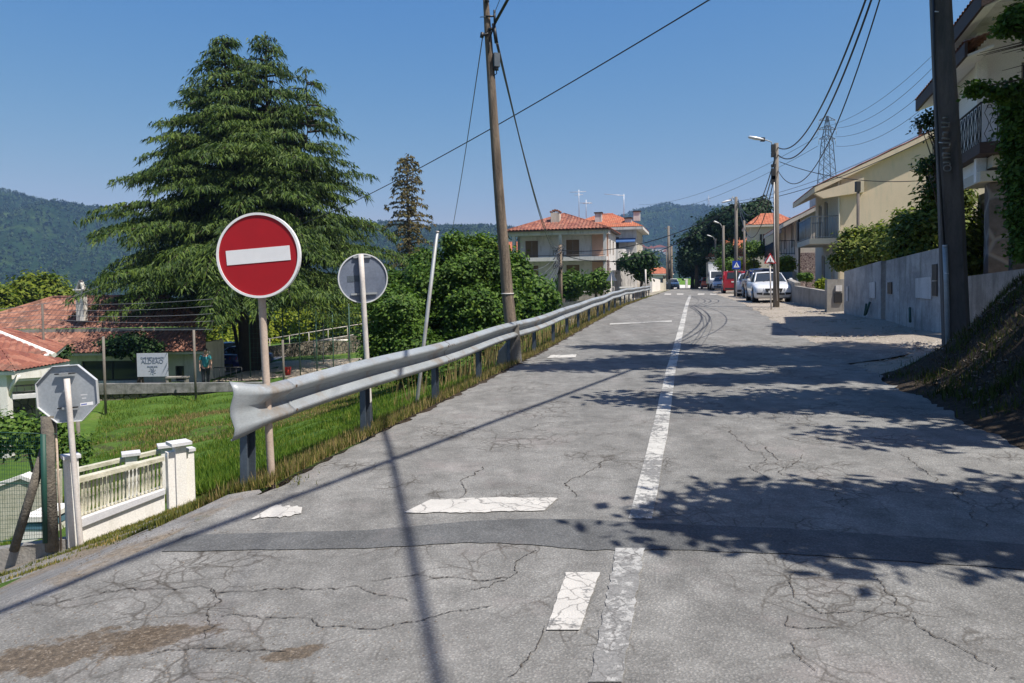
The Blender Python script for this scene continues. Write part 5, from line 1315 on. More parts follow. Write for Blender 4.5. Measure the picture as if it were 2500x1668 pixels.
# ---------------- cafe at the far left
def cafe():
    Y0 = 41.6; xl = -33.; xr = P(505, 900, Y0).x + .1
    s = thing('cafe_building', 'long low cafe with weathered red tiled roofs, white chimney and shaded glass front', 'building', (xl, Y0, 0)); W = xr - xl; O = Vector((xl, Y0, 0))
    def lx(px, Y=Y0): return P(px, 850, Y).x - xl
    holes = [(lx(185), lx(330), -3.7, -2.55), (lx(60), lx(120), -3.7, -2.5), (lx(416), lx(438), -3.75, -2.9)]
    wall_open('wall', s, (0, .5), (W - .4, .5), -5, -2.02, holes, .25, M_WWALL)
    for h in holes: window(s, (0, .5), (W - .4, .5), *h, frame_m=M_IRON)
    MB().box((W - .52, 2.0, -3.3), (.25, 2.6, 3.4), M_WWALL).build('wall', None, s)
    MB().box((W / 2, .1, -2.10), (W, .5, .14), M_WWALL).build('eave_beam', None, s)
    b = MB(); E = Vector((0, -.25, -2.0)); tiles(b, (0, -.3, -2.0), (W, -.3, -2.0), (0, 2.0, -.98), (W - .9, 2.0, -.98), M_TILEW, .26, .05, 12)
    b.build('lower_roof', None, s)
    MB().box((W / 2 - .4, 2.12, -.88), (W - .9, .25, .2), M_CONC).build('gutter', None, s)
    b = MB(); ez = -.76; r = P(130, 727, 46.5); r0 = Vector((r.x - xl, 46.5 - Y0, 1.05)); r1 = Vector((W - 4.5, 46.5 - Y0, 1.05))
    A, B, Cc, Dd = Vector((-.6, 2.1, ez)), Vector((W - .6, 2.1, ez)), Vector((W - .6, 8.5, ez)), Vector((-.6, 8.5, ez))
    tiles(b, A, B, r0, r1, M_TILEW, .26, .05, 14); tiles(b, B, Cc, r1, r1, M_TILEW, .26, .05); tiles(b, Cc, Dd, r1, r0, M_TILEW, .26, .05); tiles(b, Dd, A, r0, r0, M_TILEW, .26, .05)
    ridge(b, A, r0, M_TILEW, .13); ridge(b, B, r1, M_TILEW, .13); ridge(b, r0, r1, M_TILEW, .13); b.build('roof', None, s)
    c = P(199, 740, 43.9) - O; w_ = .44; zt = P(199, 709, 43.9).z
    ch = MB().box((c.x, c.y, zt - .9), (w_, w_, 1.8), M_WFENCE).build('chimney', None, s)
    b = MB(); b.box((c.x, c.y, zt + .04), (.62, .62, .08), M_WFENCE)
    for sx in (-1, 1): b.prism([(c.x + sx * .24, c.y - .2, zt + .08), (c.x + sx * .15, c.y - .2, zt + .08), (c.x - sx * .0, c.y - .2, zt + .50), (c.x + sx * .0, c.y - .2, zt + .62)], (0, .4, 0), M_WFENCE)
    b.build('chimney_cap', None, ch)
    MB().box((lx(462), .45, P(460, 863, Y0).z), (.3, .1, .2), M_IRON).build('wall_box', None, s)
cafe()
def left_house():
    Y0 = 30.; O = Vector((P(108, 860, Y0).x, Y0, 0)); s = thing('cream_house', 'cream house with red hip roof and white balcony parapet at the left edge', 'house', O, R(27)); inv_ = Matrix.Rotation(R(-27), 3, 'Z'); ez = P(108, 868, Y0).z
    b = MB(); A, B, Cc, Dd = Vector((-11, 0, ez)), Vector((.35, 0, ez)), Vector((.35, 6, ez)), Vector((-11, 6, ez)); r1 = inv_ @ (P(-110, 768, 33) - O); r0 = r1 - Vector((3, 0, 0))
    tiles(b, A, B, r0, r1, M_TILE, .24, .045, 10); tiles(b, B, Cc, r1, r1, M_TILE, .24, .045); tiles(b, Cc, Dd, r1, r0, M_TILE, .24); tiles(b, Dd, A, r0, r0, M_TILE, .24)
    ridge(b, B, r1, M_WFENCE, .10); ridge(b, r0, r1, M_TILE); rf = b.build('roof', None, s)
    MB().box((-4.33, 3, ez - .08), (9.3, 5.9, .12), M_WFENCE).build('eave', None, s)
    h = [(4.2, 5.6, ez - 1.45, ez - .6)]
    MB().box((-4.6, 1.6, -3.9), (8.2, 1.2, 2.6), M_STONEW).build('stone_plinth', None, s)
    wall_open('wall', s, (-8.5, .9), (-.5, .9), -2.62, ez - .14, h, .2, M_WWALL)
    for q in h: window(s, (-8.5, .9), (-.5, .9), *q)
    MB().box((-.6, 3.6, (ez - 5.14) / 2), (.2, 4.9, -(-5 - ez + .14)), M_CREAM).build('wall', None, s)
    zt = P(60, 897, 29.2).z; zb = P(60, 922, 29.2).z
    MB().box((-.65, -.8, (zt + zb) / 2), (1.65, .15, zt - zb), M_WFENCE).build('balcony_parapet', None, s)
    MB().box((.10, -.1, (zt + zb) / 2 + .25), (.15, 1.2, zt - zb + .4), M_WFENCE).build('balcony_parapet', None, s)
    MB().box((-.65, 0, zb - .06), (1.65, 1.6, .1), M_WFENCE).build('balcony_floor', None, s)
    balcony_rail('railing', s, [(-1.4, -.7), (.1, -.7)], zb - .62, zb - .30, M_IRON, .25)
    MB().box((-.65, -.6, zb - .72), (1.7, .5, .16), M_COPE).build('plinth', None, s)
    for x in (-1.3, -.05): MB().box((x, -.6, zb - .38), (.08, .08, .62), M_WFENCE).build('post', None, s)
    Y1 = 23.5; O = Vector((P(38, 900, Y1).x, Y1, 0)); s = thing('porch', 'small cream porch with red tiled roof corner cut by the left edge', 'porch', O); ez = P(38, 906, Y1).z
    b = MB(); A, B, Cc, Dd = Vector((-3, 0, ez)), Vector((0, 0, ez)), Vector((0, 3, ez)), Vector((-3, 3, ez)); ap = Vector((-1.5, 1.5, ez + .6))
    for p, q in ((A, B), (B, Cc), (Cc, Dd), (Dd, A)): tiles(b, p, q, ap, ap, M_TILE, .2, .04, 8)
    b.build('roof', None, s); MB().box((-1.5, 1.5, ez - .08), (2.9, 2.9, .12), M_WFENCE).build('eave', None, s)
    MB().box((-.55, .3, ez - 1.6), (.25, .25, 3.), M_WFENCE).build('column', None, s); MB().tube([(-.5, .3, ez - .9), (-.3, .25, ez - .5), (-.05, .2, ez - .16)], .06, M_WFENCE, 6).build('bracket', None, s)
left_house()

# ---------------- field wall, vineyard posts, wires, board, bench, person
def px_wall(name, label, a, b_, th, m, bot=-6, cat='wall'):
    """a,b_: (px,py_top,Y)"""
    p, q = P(*a), P(*b_); s = thing(name, label, cat, (p.x, p.y, 0)); O = Vector((p.x, p.y, 0)); n = 12; mb = MB(); rw = random.Random(1)
    d = (q - p); nn = Vector((-d.y, d.x, 0)).normalized() * th; tops = [p.lerp(q, i / n) for i in range(n + 1)]
    for i in range(n):
        g0, g1 = gz(tops[i].x, tops[i].y) - .5, gz(tops[i + 1].x, tops[i + 1].y) - .5
        mb.prism([Vector((tops[i].x, tops[i].y, g0)) - O, Vector((tops[i + 1].x, tops[i + 1].y, g1)) - O, tops[i + 1] - O, tops[i] - O], nn, m)
    return s, mb, O
def shift_z(p, z): return Vector((p[0], p[1], p[2] + z))
s, mb, O = px_wall('stone_wall', 'low rubble stone wall with stained concrete top running behind the green field', (-60, 948, 33.5), (640, 950, 37.5), .4, M_STONEW); mb.build('stone_base', None, s)
a, b2 = P(230, 938, 35), P(640, 934, 37.3); MB().prism([a - O - Vector((0, .05, .50)), b2 - O - Vector((0, .05, .42)), b2 - O - Vector((0, .05, 0)), a - O - Vector((0, .05, 0))], (0, .35, 0), pm('stained_old_concrete', (.20, .20, .20), (.09, .095, .09), 2.5, .9, .4, 22, contrast=.12, stain=(.05, .06, .045))).build('concrete_top', None, s)
pl_ = [(103, 742, 34., 'thin dark vineyard post in front of the cafe roof'), (252, 822, 31.5, 'pale concrete vineyard post left of the white board'), (473, 806, 35., 'pale concrete vineyard post right of the white board'), (22, 930, 29., 'thick concrete vineyard post at the far left'), (190, 1020, 22., 'short leaning concrete post behind the octagonal sign'), (690, 830, 37, 'pale leaning post left of the red bin')]
for px, ty, Y, l in pl_:
    t = P(px, ty, Y); f = Vector((P(px + 3, ty + 100, Y).x, Y, gz(t.x, Y) - .2)); s = thing('vineyard_post', l, 'post', f, group='concrete vineyard posts in the field')
    MB().tube([Vector((0, 0, 0)), t - f], .085 if px == 22 else (.055 if px in (103,) else .06), M_CONCD if px in (103,) else M_CONCP, 6).build('post', None, s)
for i, y in enumerate((742, 752, 764, 775, 788)):
    wire(P(-40, y + 14, 33), P(103, y + 4 * (i > 0), 34), .05, .012, ('topmost', 'second', 'third', 'fourth', 'lowest')[i] + ' vineyard wire left of the thin dark post', M_CABLEG, 'vineyard_wire', n=6)
    wire(P(103, y + 4 * (i > 0), 34), P(520, y - 12 + i * 7, 36), .12, .012, ('topmost', 'second', 'third', 'fourth', 'lowest')[i] + ' vineyard wire right of the thin dark post', M_CABLEG, 'vineyard_wire', n=8)
wire(P(105, 742, 34), P(240, 700, 38), .1, .012, 'thin wire rising from the dark post across the cafe chimney', M_CABLEG, n=8)
def board():
    Y = 38.6; k = Y / F; f = Vector((P(372, 930, Y).x, Y, gz(P(372, 930, Y).x, Y))); s = thing('notice_board', 'large white cafe sign board with dark lettering standing in the cedar shade', 'sign', f)
    a, b_ = P(334, 863, Y) - f, P(411, 919, Y) - f; cx_, cz_ = (a.x + b_.x) / 2, (a.z + b_.z) / 2; W, H = b_.x - a.x, a.z - b_.z
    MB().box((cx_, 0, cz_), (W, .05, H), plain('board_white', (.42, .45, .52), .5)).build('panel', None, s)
    b = MB(); 
    for x in (a.x + .15, b_.x - .15): b.tube([Vector((x, .06, -.2)), Vector((x, .06, b_.z + .3))], .03, M_CONCD, 6)
    b.build('legs', None, s)
    def text(t, x, z, size, m):
        cu = bpy.data.curves.new('lettering', 'FONT'); cu.body = t; cu.size = size; cu.align_x = 'CENTER'; cu.extrude = .004; cu.offset = .004; cu.materials.append(m)
        o0 = bpy.data.objects.new('t', cu); me = bpy.data.meshes.new_from_object(o0); o = bpy.data.objects.new('lettering', me); bpy.data.objects.remove(o0); COL.objects.link(o); o.parent = s; o.location = (x, -.032, z); o.rotation_euler = (R(90), 0, 0); return o
    mt = plain('lettering_dark', (.14, .17, .24), .6)
    text('CAFÉ RESTAURANTE', cx_, cz_ + H * .26, .13, mt); text('ALDEÃO', cx_, cz_ + H * .06, .30, mt); text('SNACK BAR', cx_, cz_ - H * .10, .10, mt)
    b = MB()
    for k2 in range(7):
        an = 2 * math.pi * k2 / 7; b.tube([Vector((cx_ + .11 * math.cos(an), -.03, cz_ - H * .27 + .13 * math.sin(an))), Vector((cx_ + .2 * math.cos(an + .5), -.03, cz_ - H * .27 + .2 * math.sin(an + .5)))], .012, mt, 5)
    b.disc((cx_, -.028, cz_ - H * .27), .09, (0, -1, 0), .006, mt, 14); b.build('emblem', None, s)
board()
def bench():
    Y = 38.2; f = P(434, 934, Y); f.z = gz(f.x, Y); s = thing('bench', 'long pale concrete bench right of the white board', 'bench', f); zt = P(434, 921, Y).z - f.z
    L = 52 / F * Y; MB().box((0, 0, zt), (L, .38, .07), M_CONC).build('seat', None, s)
    for x in (-L * .42, L * .42): MB().box((x, 0, zt / 2 - .05), (.1, .3, zt), M_CONC).build('leg', None, s)
bench()
def bodyskin(name, chains, m, par, sub=2):
    """chains: list of lists of (x,y,z,r); chains after the first start at an existing vertex index"""
    me = bpy.data.meshes.new(name); vs = []; es = []; rs = []
    for start, ch in chains:
        prev = start
        for (x, y, z, r) in ch:
            vs.append((x, y, z)); rs.append(r); i = len(vs) - 1
            if prev is not None: es.append((prev, i))
            prev = i
    me.from_pydata(vs, es, []); me.materials.append(m)
    o = bpy.data.objects.new(name, me); COL.objects.link(o); o.parent = par
    md = o.modifiers.new('skin', 'SKIN'); md.use_smooth_shade = True
    sk = me.skin_vertices[0].data if me.skin_vertices else None
    if sk is None: me.attributes  # modifier creates the layer
    bm = bmesh.new(); bm.from_mesh(me); lay = bm.verts.layers.skin.verify()
    for v, r in zip(bm.verts, rs): v[lay].radius = (r, r); v[lay].use_root = v.index == 0
    bm.to_mesh(me); bm.free()
    o.modifiers.new('sub', 'SUBSURF').levels = sub; o.modifiers['sub'].render_levels = sub
    return o
def person():
    Y = 39.5; f = P(503, 933, Y); f.z = gz(f.x, Y); s = thing('person', 'person in a teal shirt and dark trousers standing at the cafe corner', 'person', f, R(25))
    H = (P(503, 851, Y).z - f.z) / 1.74; s.scale = (H, H, H)
    skin = plain('skin', (.42, .25, .18), .6); shirt = plain('teal_shirt', (.03, .22, .26), .8); tr = plain('dark_trousers', (.02, .022, .03), .8); hair = plain('dark_hair', (.03, .02, .015), .7)
    bodyskin('body', [(None, [(0, 0, .95, .13), (0, 0, 1.1, .125), (0, .01, 1.28, .145), (0, .01, 1.42, .11), (0, 0, 1.49, .055), (0, -.01, 1.56, .085), (0, -.01, 1.65, .09), (0, 0, 1.71, .05)]),
                      (0, [(.09, 0, .86, .095), (.10, -.01, .50, .062), (.11, .02, .12, .042), (.11, 0, .05, .045), (.12, -.14, .03, .035)]), (0, [(-.09, 0, .86, .095), (-.10, -.02, .50, .062), (-.11, .0, .12, .042), (-.11, -.02, .05, .045), (-.12, -.16, .03, .035)]),
                      (3, [(.17, .01, 1.40, .06), (.24, .01, 1.12, .045), (.22, -.12, .90, .034), (.21, -.18, .83, .028), (.21, -.22, .76, .018)]), (3, [(-.17, .01, 1.40, .06), (-.24, .01, 1.12, .045), (-.24, -.10, .88, .034), (-.24, -.13, .80, .028), (-.24, -.15, .73, .018)])], skin, s)
    bodyskin('shirt', [(None, [(0, 0, .84, .165), (0, 0, 1.1, .155), (0, .01, 1.28, .165), (0, .01, 1.43, .125)]), (3, [(.17, .01, 1.40, .078), (.22, .01, 1.20, .066)]), (3, [(-.17, .01, 1.40, .078), (-.22, .01, 1.20, .066)])], shirt, s)
    bodyskin('trousers', [(None, [(0, 0, .95, .15)]), (0, [(.09, 0, .85, .115), (.10, -.01, .50, .08), (.11, .02, .10, .066)]), (0, [(-.09, 0, .85, .115), (-.10, -.02, .50, .08), (-.11, 0, .10, .066)])], tr, s)
    b = MB(); b.tube([(0, .02, 1.62), (0, .03, 1.70), (0, .02, 1.755)], [.10, .105, .05], hair, 12); b.build('hair', None, s)
    b = MB()
    for x in (-.03, .03): b.disc((x, -.102, 1.645), .010, (0, -1, 0), .006, M_BLACK, 8)
    b.tube([(0, -.095, 1.64), (0, -.118, 1.605)], .012, skin, 6); b.tube([(-.025, -.098, 1.575), (.025, -.098, 1.575)], .006, M_SHUT, 5); b.build('face', None, s)
person()
# paved yard, ball court
def sheet(name, x0, x1, y0, y1, m, off=.03, z=None):
    xs = np.linspace(x0, x1, 24); ys = np.linspace(y0, y1, 16)
    return tag(grid_obj(name, [[(x, y, (gz(x, y) if z is None else z) + off) for x in xs] for y in ys], m), kind='structure')
sheet('pavement', -23.5, -17.5, 43, 60, pm('pale_paving', (.55, .52, .48), (.46, .43, .40), 1, .9, .1, 20), .06)
sheet('court', -17, -8, 41.5, 53, pm('sandy_court', (.50, .42, .32), (.42, .35, .26), 1, .9, .1, 20), .06)
def goal():
    Y = 54; a, b_ = P(769, 890, Y), P(851, 840, Y); z0 = gz((a.x + b_.x) / 2, Y) + .05; f = Vector(((a.x + b_.x) / 2, Y, z0)); s = thing('football_goal', 'white football goal frame behind the ball court fence', 'goal', f); W = (b_.x - a.x) / 2; H = max(1.3, b_.z - z0)
    mb = MB(); r = .075
    mb.tube([(-W, 0, 0), (-W, 0, H)], r, M_PWHITE, 8); mb.tube([(W, 0, 0), (W, 0, H)], r, M_PWHITE, 8); mb.tube([(-W - r, 0, H), (W + r, 0, H)], r, M_WFENCE, 8); mb.build('frame', None, s)
    mb = MB()
    for x in (-W, W): mb.tube([(x, 0, H), (x, .8, H - .2), (x, 1.1, 0)], .02, M_PWHITE, 6)
    mb.build('back_stay', None, s)
goal()
def court_fence():
    Y = 43; x0, x1 = P(610, 850, Y).x, P(935, 850, Y).x; f = Vector((x0, Y, gz(x0, Y))); s = thing('court_fence', 'tall green wire mesh fence round the ball court', 'fence', f); L = x1 - x0
    g = plain('fence_green', (.03, .085, .06), .6); n = 9; H = P(700, 745, Y).z - f.z
    for k in range(n): MB().tube([(L * k / (n - 1), 0, -.3), (L * k / (n - 1), 0, H)], .035, g, 6).build('post', None, s)
    mb = MB()
    for k in range(int(L / .22)): mb.tube([(k * .22, 0, 0), (k * .22, 0, H)], .0055, g, 4, caps=False)
    for k in range(int(H / .28)): mb.tube([(0, 0, .1 + k * .28), (L, 0, .1 + k * .28)], .0055, g, 4, caps=False)
    mb.build('mesh', None, s)
court_fence()
def ramp_rail():
    a, b_ = P(610, 835, 60), P(940, 782, 62); s = thing('ramp_railing', 'white two bar railing climbing behind the ball court', 'railing', a); d = b_ - a; mb = MB()
    for z in (0, -.8): mb.tube([Vector((0, 0, z)), d + Vector((0, 0, z))], .04, M_PWHITE, 6)
    mb.build('rails', None, s)
    for k in range(8): MB().tube([d * (k / 7), d * (k / 7) + Vector((0, 0, -1.3))], .03, M_PWHITE, 6).build('post', None, s)
ramp_rail()
s, mb, O = px_wall('retaining_wall', 'rough grey stone retaining wall behind the football goal', (640, 848, 56.5), (940, 812, 59.5), .4, M_STONEW); mb.build('wall', None, s)
for px, ty, by, Y, l in ((851, 742, 880, 52, 'tall thin white pole behind the football goal right post'), (789, 790, 880, 50, 'slim grey lighting pole above the football goal')):
    f = P(px, by, Y); f.z = gz(f.x, Y); s = thing('court_pole', l, 'pole', f); MB().tube([Vector((0, 0, 0)), P(px, ty, Y) - f], .045, M_GALV, 8).build('pole', None, s)
def redbin():
    Y = 43.6; f = P(703, 912, Y); f.z = gz(f.x, Y); s = thing('litter_bin', 'small red litter bin by the ball court fence', 'bin', f); m = plain('bin_red', (.50, .03, .01), .5); z = P(703, 897, Y).z - f.z
    MB().tube([(0, 0, z - .5), (0, 0, z)], [.15, .19], m, 14).build('bucket', None, s); MB().tube([(0, .2, 0), (0, .2, z)], .03, M_GALVD, 8).build('post', None, s); MB().tube([(0, 0, z - .02), (0, 0, z + .02)], .2, m, 14).build('rim', None, s)
redbin()
def yard_rail():
    Y = 41; a, b_ = P(522, 898, Y), P(590, 896, Y); s = thing('yard_railing', 'short black railing beside the person at the cafe corner', 'railing', a); L = b_.x - a.x
    balcony_rail('railing', s, [(0, 0), (L, 0)], -.75, 0, M_IRON, .3, .02, .03)
yard_rail()

# ---------------- white balustrade wall at the lower left
def balustrade(name, label, L, Rr, lv, rv, pill, nb, base_m, mossy, with_base=True):
    """L/Rr=(px,Y) ends; lv/rv dict of py levels at the two ends"""
    def pt(t, key): 
        px = L[0] + (Rr[0] - L[0]) * t; Y = L[1] + (Rr[1] - L[1]) * t; return P(px, lv[key] + (rv[key] - lv[key]) * t, Y)
    o = pt(0, 'base'); s = thing(name, label, 'garden wall', o); dd = pt(1, 'base') - pt(0, 'base'); nn = Vector((-dd.y, dd.x, 0)).normalized()
    if nn.y < 0: nn = -nn
    if with_base:
        MB().prism([pt(0, 'base') - o - Vector((0, 0, .5)), pt(1, 'base') - o - Vector((0, 0, .5)), pt(1, 'cope2') - o, pt(0, 'cope2') - o], nn * .14, base_m).build('base_wall', None, s)
        MB().prism([pt(0, 'cope2') - o - nn * .03, pt(1, 'cope2') - o - nn * .03, pt(1, 'cope') - o - nn * .03, pt(0, 'cope') - o - nn * .03], nn * .20, M_COPE).build('coping', None, s)
    MB().prism([pt(0, 'rail') - o + Vector((0, 0, -.05)) + nn * .01, pt(1, 'rail') - o + Vector((0, 0, -.045)) + nn * .01, pt(1, 'rail') - o + nn * .01, pt(0, 'rail') - o + nn * .01], nn * .10, mossy).build('top_rail', None, s)
    for k in range(nb):
        t = (k + .5) / nb; a, b_ = pt(t, 'cope') - o + nn * .06, pt(t, 'rail') - o + nn * .06 - Vector((0, 0, .045)); h = (b_ - a)
        MB().tube([a, a + h * .06, a + h * .12, a + h * .30, a + h * .5, a + h * .52, a + h * .7, a + h * .88, a + h * .94, b_], [.018, .018, .009, .016, .009, .015, .009, .016, .010, .018], mossy, 7).build('baluster', None, s)
    for (px, Y, top, bot, w_, cap) in pill:
        a, b_ = P(px, top, Y) - o, P(px, bot, Y) - o; cz = (a.z + b_.z) / 2; rz = Matrix.Rotation(math.atan2(dd.y, dd.x), 3, 'Z')
        MB().box((a.x, a.y + .05, cz - .15), (w_, w_, a.z - b_.z + .3), M_WFENCE, rz).build('pillar', None, s)
        if cap: MB().box((a.x, a.y + .05, a.z + .015), (w_ * cap, w_ * cap, .035), M_COPE, rz).build('pillar_cap', None, s)
    return s
balustrade('white_balustrade_wall', 'white garden wall with cream balustrade and coping beside the octagonal sign', (180, 7.55), (402, 8.15), dict(base=1342, cope=1272, cope2=1293, rail=1172), dict(base=1282, cope=1194, cope2=1205, rail=1116),
           [(165, 7.5, 1120, 1345, .12, 1.35), (411, 8.15, 1105, 1280, .09, 0), (432, 8.2, 1087, 1275, .115, 1.9), (454, 8.3, 1103, 1264, .10, 1.3)], 24, M_WFENCE, M_BALUS)
balustrade('mossy_balustrade_wall', 'second, mossier balustrade behind the white garden wall', (176, 9.4), (424, 10.0), dict(base=1330, cope=1270, cope2=1280, rail=1148), dict(base=1270, cope=1200, cope2=1210, rail=1092),
           [(315, 9.7, 1112, 1250, .14, 1.6), (402, 9.95, 1092, 1220, .14, 1.6)], 22, M_BALUS, M_BALUS)
def green_fence():
    Yf = 7.45; f = P(118, 1330, Yf); s = thing('green_wire_fence', 'rough concrete post and brace with green netting on a low kerb', 'fence', f)
    g = plain('wire_green', (.008, .055, .04), .6); md = pm('rough_dark_post', (.17, .15, .12), (.08, .07, .06), 9, .95, .9, 40, bdist=.02)
    b = MB(); b.tube([P(116, 1016, Yf) - f, P(121, 1180, Yf) - f, P(128, 1345, Yf) - f], [.062, .062, .065], md, 7); b.build('post', None, s)
    MB().tube([P(113, 1085, Yf) - f, P(34, 1345, Yf - .05) - f], .045, md, 7).build('brace', None, s)
    MB().tube([P(136, 1030, Yf + .05) - f, P(150, 1345, Yf + .05) - f], .012, M_PRUST, 6).build('iron_bar', None, s)
    b = MB()
    for y0, y1 in ((1052, 1060), (1178, 1182), (1330, 1312)): b.tube([P(-120, y0, 7.45) - f, P(140, y1, 7.45) - f], .005, g, 5)
    b.tube([P(106, 1060, Yf - .05) - f, P(112, 1325, Yf - .05) - f], .03, g, 8)
    b.build('line_wires', None, s)
    b = MB()
    for k in range(44): 
        x = -120 + 260 * k / 44; Y = 7.45; b.tube([P(x, 1052 + 8 * k / 44, Y) - f, P(x + 3, 1330 - 18 * k / 44, Y) - f], .0016, g, 3, caps=False)
    for k in range(26): b.tube([P(-120, 1052 + 278 * k / 26, 7.45) - f, P(140, 1060 + 252 * k / 26, 7.45) - f], .0016, g, 3, caps=False)
    b.build('netting', None, s)
    a, c = P(-130, 1360, 7.42), P(158, 1318, 7.5); MB().prism([a - f, c - f, c - f - Vector((0, 0, .6)), a - f - Vector((0, 0, .6))], (.02, .14, 0), M_CONC).build('kerb', None, s)
green_fence()
def low_garden():
    Y = 10.5; f = P(0, 1300, Y); s = thing('peaked_garden_wall', 'mossy cream garden wall with a peaked top behind the green netting', 'garden wall', f)
    poly = [(-120, 1215), (-5, 1180), (50, 1160), (78, 1172), (112, 1150), (140, 1150), (140, 1345), (-120, 1345)]
    MB().prism([P(x, y, Y) - f for x, y in poly], (0, .12, 0), M_BALUS).build('wall', None, s)
    b = MB()
    for (x0, y0), (x1, y1) in zip(poly[:3], poly[1:4]): b.prism([P(x0, y0, Y - .03) - f, P(x1, y1, Y - .03) - f, P(x1, y1 + 9, Y - .03) - f, P(x0, y0 + 9, Y - .03) - f], (0, .2, 0), M_WFENCE)
    b.build('coping', None, s)
    Y = 8.9; f = P(85, 1310, Y); s = thing('white_step_block', 'white concrete step with blue painted band seen through the netting', 'step', f)
    MB().prism([P(x, y, Y) - f for x, y in ((40, 1294), (114, 1294), (114, 1350), (30, 1350))], (0, .5, 0), M_WFENCE).build('block', None, s)
    MB().prism([P(x, y, Y - .01) - f for x, y in ((50, 1279), (114, 1279), (114, 1293), (45, 1293))], (0, .5, 0), plain('blue_band', (.08, .17, .24), .6)).build('band', None, s)
    MB().prism([P(x, y, Y - .03) - f for x, y in ((52, 1262), (114, 1262), (114, 1274), (48, 1276))], (0, .56, 0), M_WFENCE).build('tread', None, s)
low_garden()
tree('vine', 'leafy vine bush behind the rough fence post at the left edge', 'bush', gbase(60, 15), crown_px(15, [(20, 1045, 60, 30, 1), (75, 1060, 40, 40, 1), (-30, 1080, 50, 40, 1), (130, 1060, 30, 50, .7), (185, 1100, 25, 50, .5)]), 330, 22, .055, .12, M_LF_MID, .04, seed=120, limbs=False)

# ---------------- right hand walls
def garden_wall_right():
    A = P(2061, 665, 26); B = P(2350, 592, 16.8); A2 = P(2150, 640, 0.0001 + 22.4)
    s = thing('grey_garden_wall', 'long grey rendered garden wall rising towards the massive concrete pole', 'garden wall', (A.x, A.y, 0)); O = Vector((A.x, A.y, 0))
    segs = [((2061, 663, 26), (2151, 637, 22.6)), ((2163, 637, 22.0), (2328, 597, 17.5))]
    for a, b_ in segs:
        p, q = P(*a), P(*b_); d = (q - p); nn = Vector((-d.y, d.x, 0)).normalized() * .2
        if nn.x < 0: nn = -nn
        n = 5; mb = MB(); t = [p.lerp(q, i / n) for i in range(n + 1)]
        for i in range(n): mb.prism([Vector((t[i].x, t[i].y, gz(t[i].x, t[i].y) - .4)) - O, Vector((t[i + 1].x, t[i + 1].y, gz(t[i + 1].x, t[i + 1].y) - .4)) - O, t[i + 1] - O, t[i] - O], nn, M_GWALL)
        mb.build('wall', None, s)
    p, q = P(2148, 639, 22.7), P(2166, 636, 22.4); MB().prism([Vector((p.x + .25, p.y, 0)) - O, Vector((q.x + .3, q.y, 0)) - O, q + Vector((.3, 0, 0)) - O, p + Vector((.25, 0, 0)) - O], (0, .15, 0), M_GWALL).build('recess_panel', None, s)
    def on(px, py):    # point on the long segment plane
        p, q = P(*segs[1][0]), P(*segs[1][1]) if px > 2160 else P(*segs[1][1])
        if px < 2155: p, q = P(*segs[0][0]), P(*segs[0][1])
        n = Vector((-(q - p).y, (q - p).x, 0)).normalized(); r = ray(px, py); o = Vector((0, 0, CZ)); t = (p - o).dot(n) / r.dot(n); v = o + r * t
        if n.x > 0: n = -n
        return v + n * .012, n
    def panel(nm, x0, y0, x1, y1, m, th=.02):
        pts = [on(x0, y1)[0], on(x1, y1 + (x1 - x0) * .1)[0], on(x1, y0 - (x1 - x0) * .12)[0], on(x0, y0)[0]]; n = on(x0, y0)[1]
        MB().prism([v - O for v in pts], n * th, m).build(nm, None, s)
    panel('vent_opening', 2169, 690, 2179, 717, M_BLACK); panel('white_panel', 2238, 680, 2276, 727, M_WWALL); panel('meter_door', 2278, 646, 2290, 684, M_BLACK); panel('meter_door', 2278, 688, 2290, 722, M_BLACK)
    panel('white_panel', 2125, 690, 2138, 727, M_WWALL); panel('white_panel', 2069, 700, 2072, 735, M_WWALL, .03)
    for a, b_ in (((2227, 752), (2238, 786)), ((2120, 742), (2124, 770)), ((2129, 737), (2127, 768))):
        v, n = on(*a); w_, _ = on(*b_); MB().tube([v + n * .05 - O, w_ + n * .15 - O], .035, plain('green_pipe', (.015, .06, .04), .6), 7).build('pipe', None, s)
garden_wall_right()
s, mb, O = px_wall('return_wall', 'mottled concrete retaining wall with weeds on top right of the massive pole', (2322, 680, 17.3), (2560, 648, 14.4), .22, M_CONC); mb.build('wall', None, s)
def gatepost():
    Y = 27.2; f = P(2040, 760, Y); f.z = gz(f.x, Y); s = thing('gate_pier', 'broad concrete gate pier with a letter box left of the grey wall', 'gate pier', f, R(-8)); zt = P(2040, 682, Y).z - f.z; W = 40 / F * Y
    MB().box((0, .15, zt / 2 - .2), (W, .3, zt + .4), M_CONC).build('pier', None, s); MB().box((.08, -.02, zt * .42), (.28, .06, .35), M_BLACK).build('letter_box', None, s); MB().box((.1, -.03, zt * .72), (.22, .05, .22), M_WWALL).build('meter_panel', None, s)
gatepost()
s, mb, O = px_wall('low_garden_wall', 'low weathered cream wall in front of the beige house garden', (1938, 698, 33.5), (2022, 712, 28.2), .2, M_CONC); mb.build('wall', None, s)
s, mb, O = px_wall('low_garden_wall', 'short grey wall behind the white saloon car', (1922, 682, 36.5), (1940, 690, 33.6), .25, M_CONC); mb.build('wall', None, s)
s, mb, O = px_wall('hedge_wall', 'pale low wall under the yellow-green hedge above the parked cars', (1838, 666, 50), (1935, 664, 44), .25, M_CONC); mb.build('wall', None, s)
sd_ = P(2000, 696, 32.5)

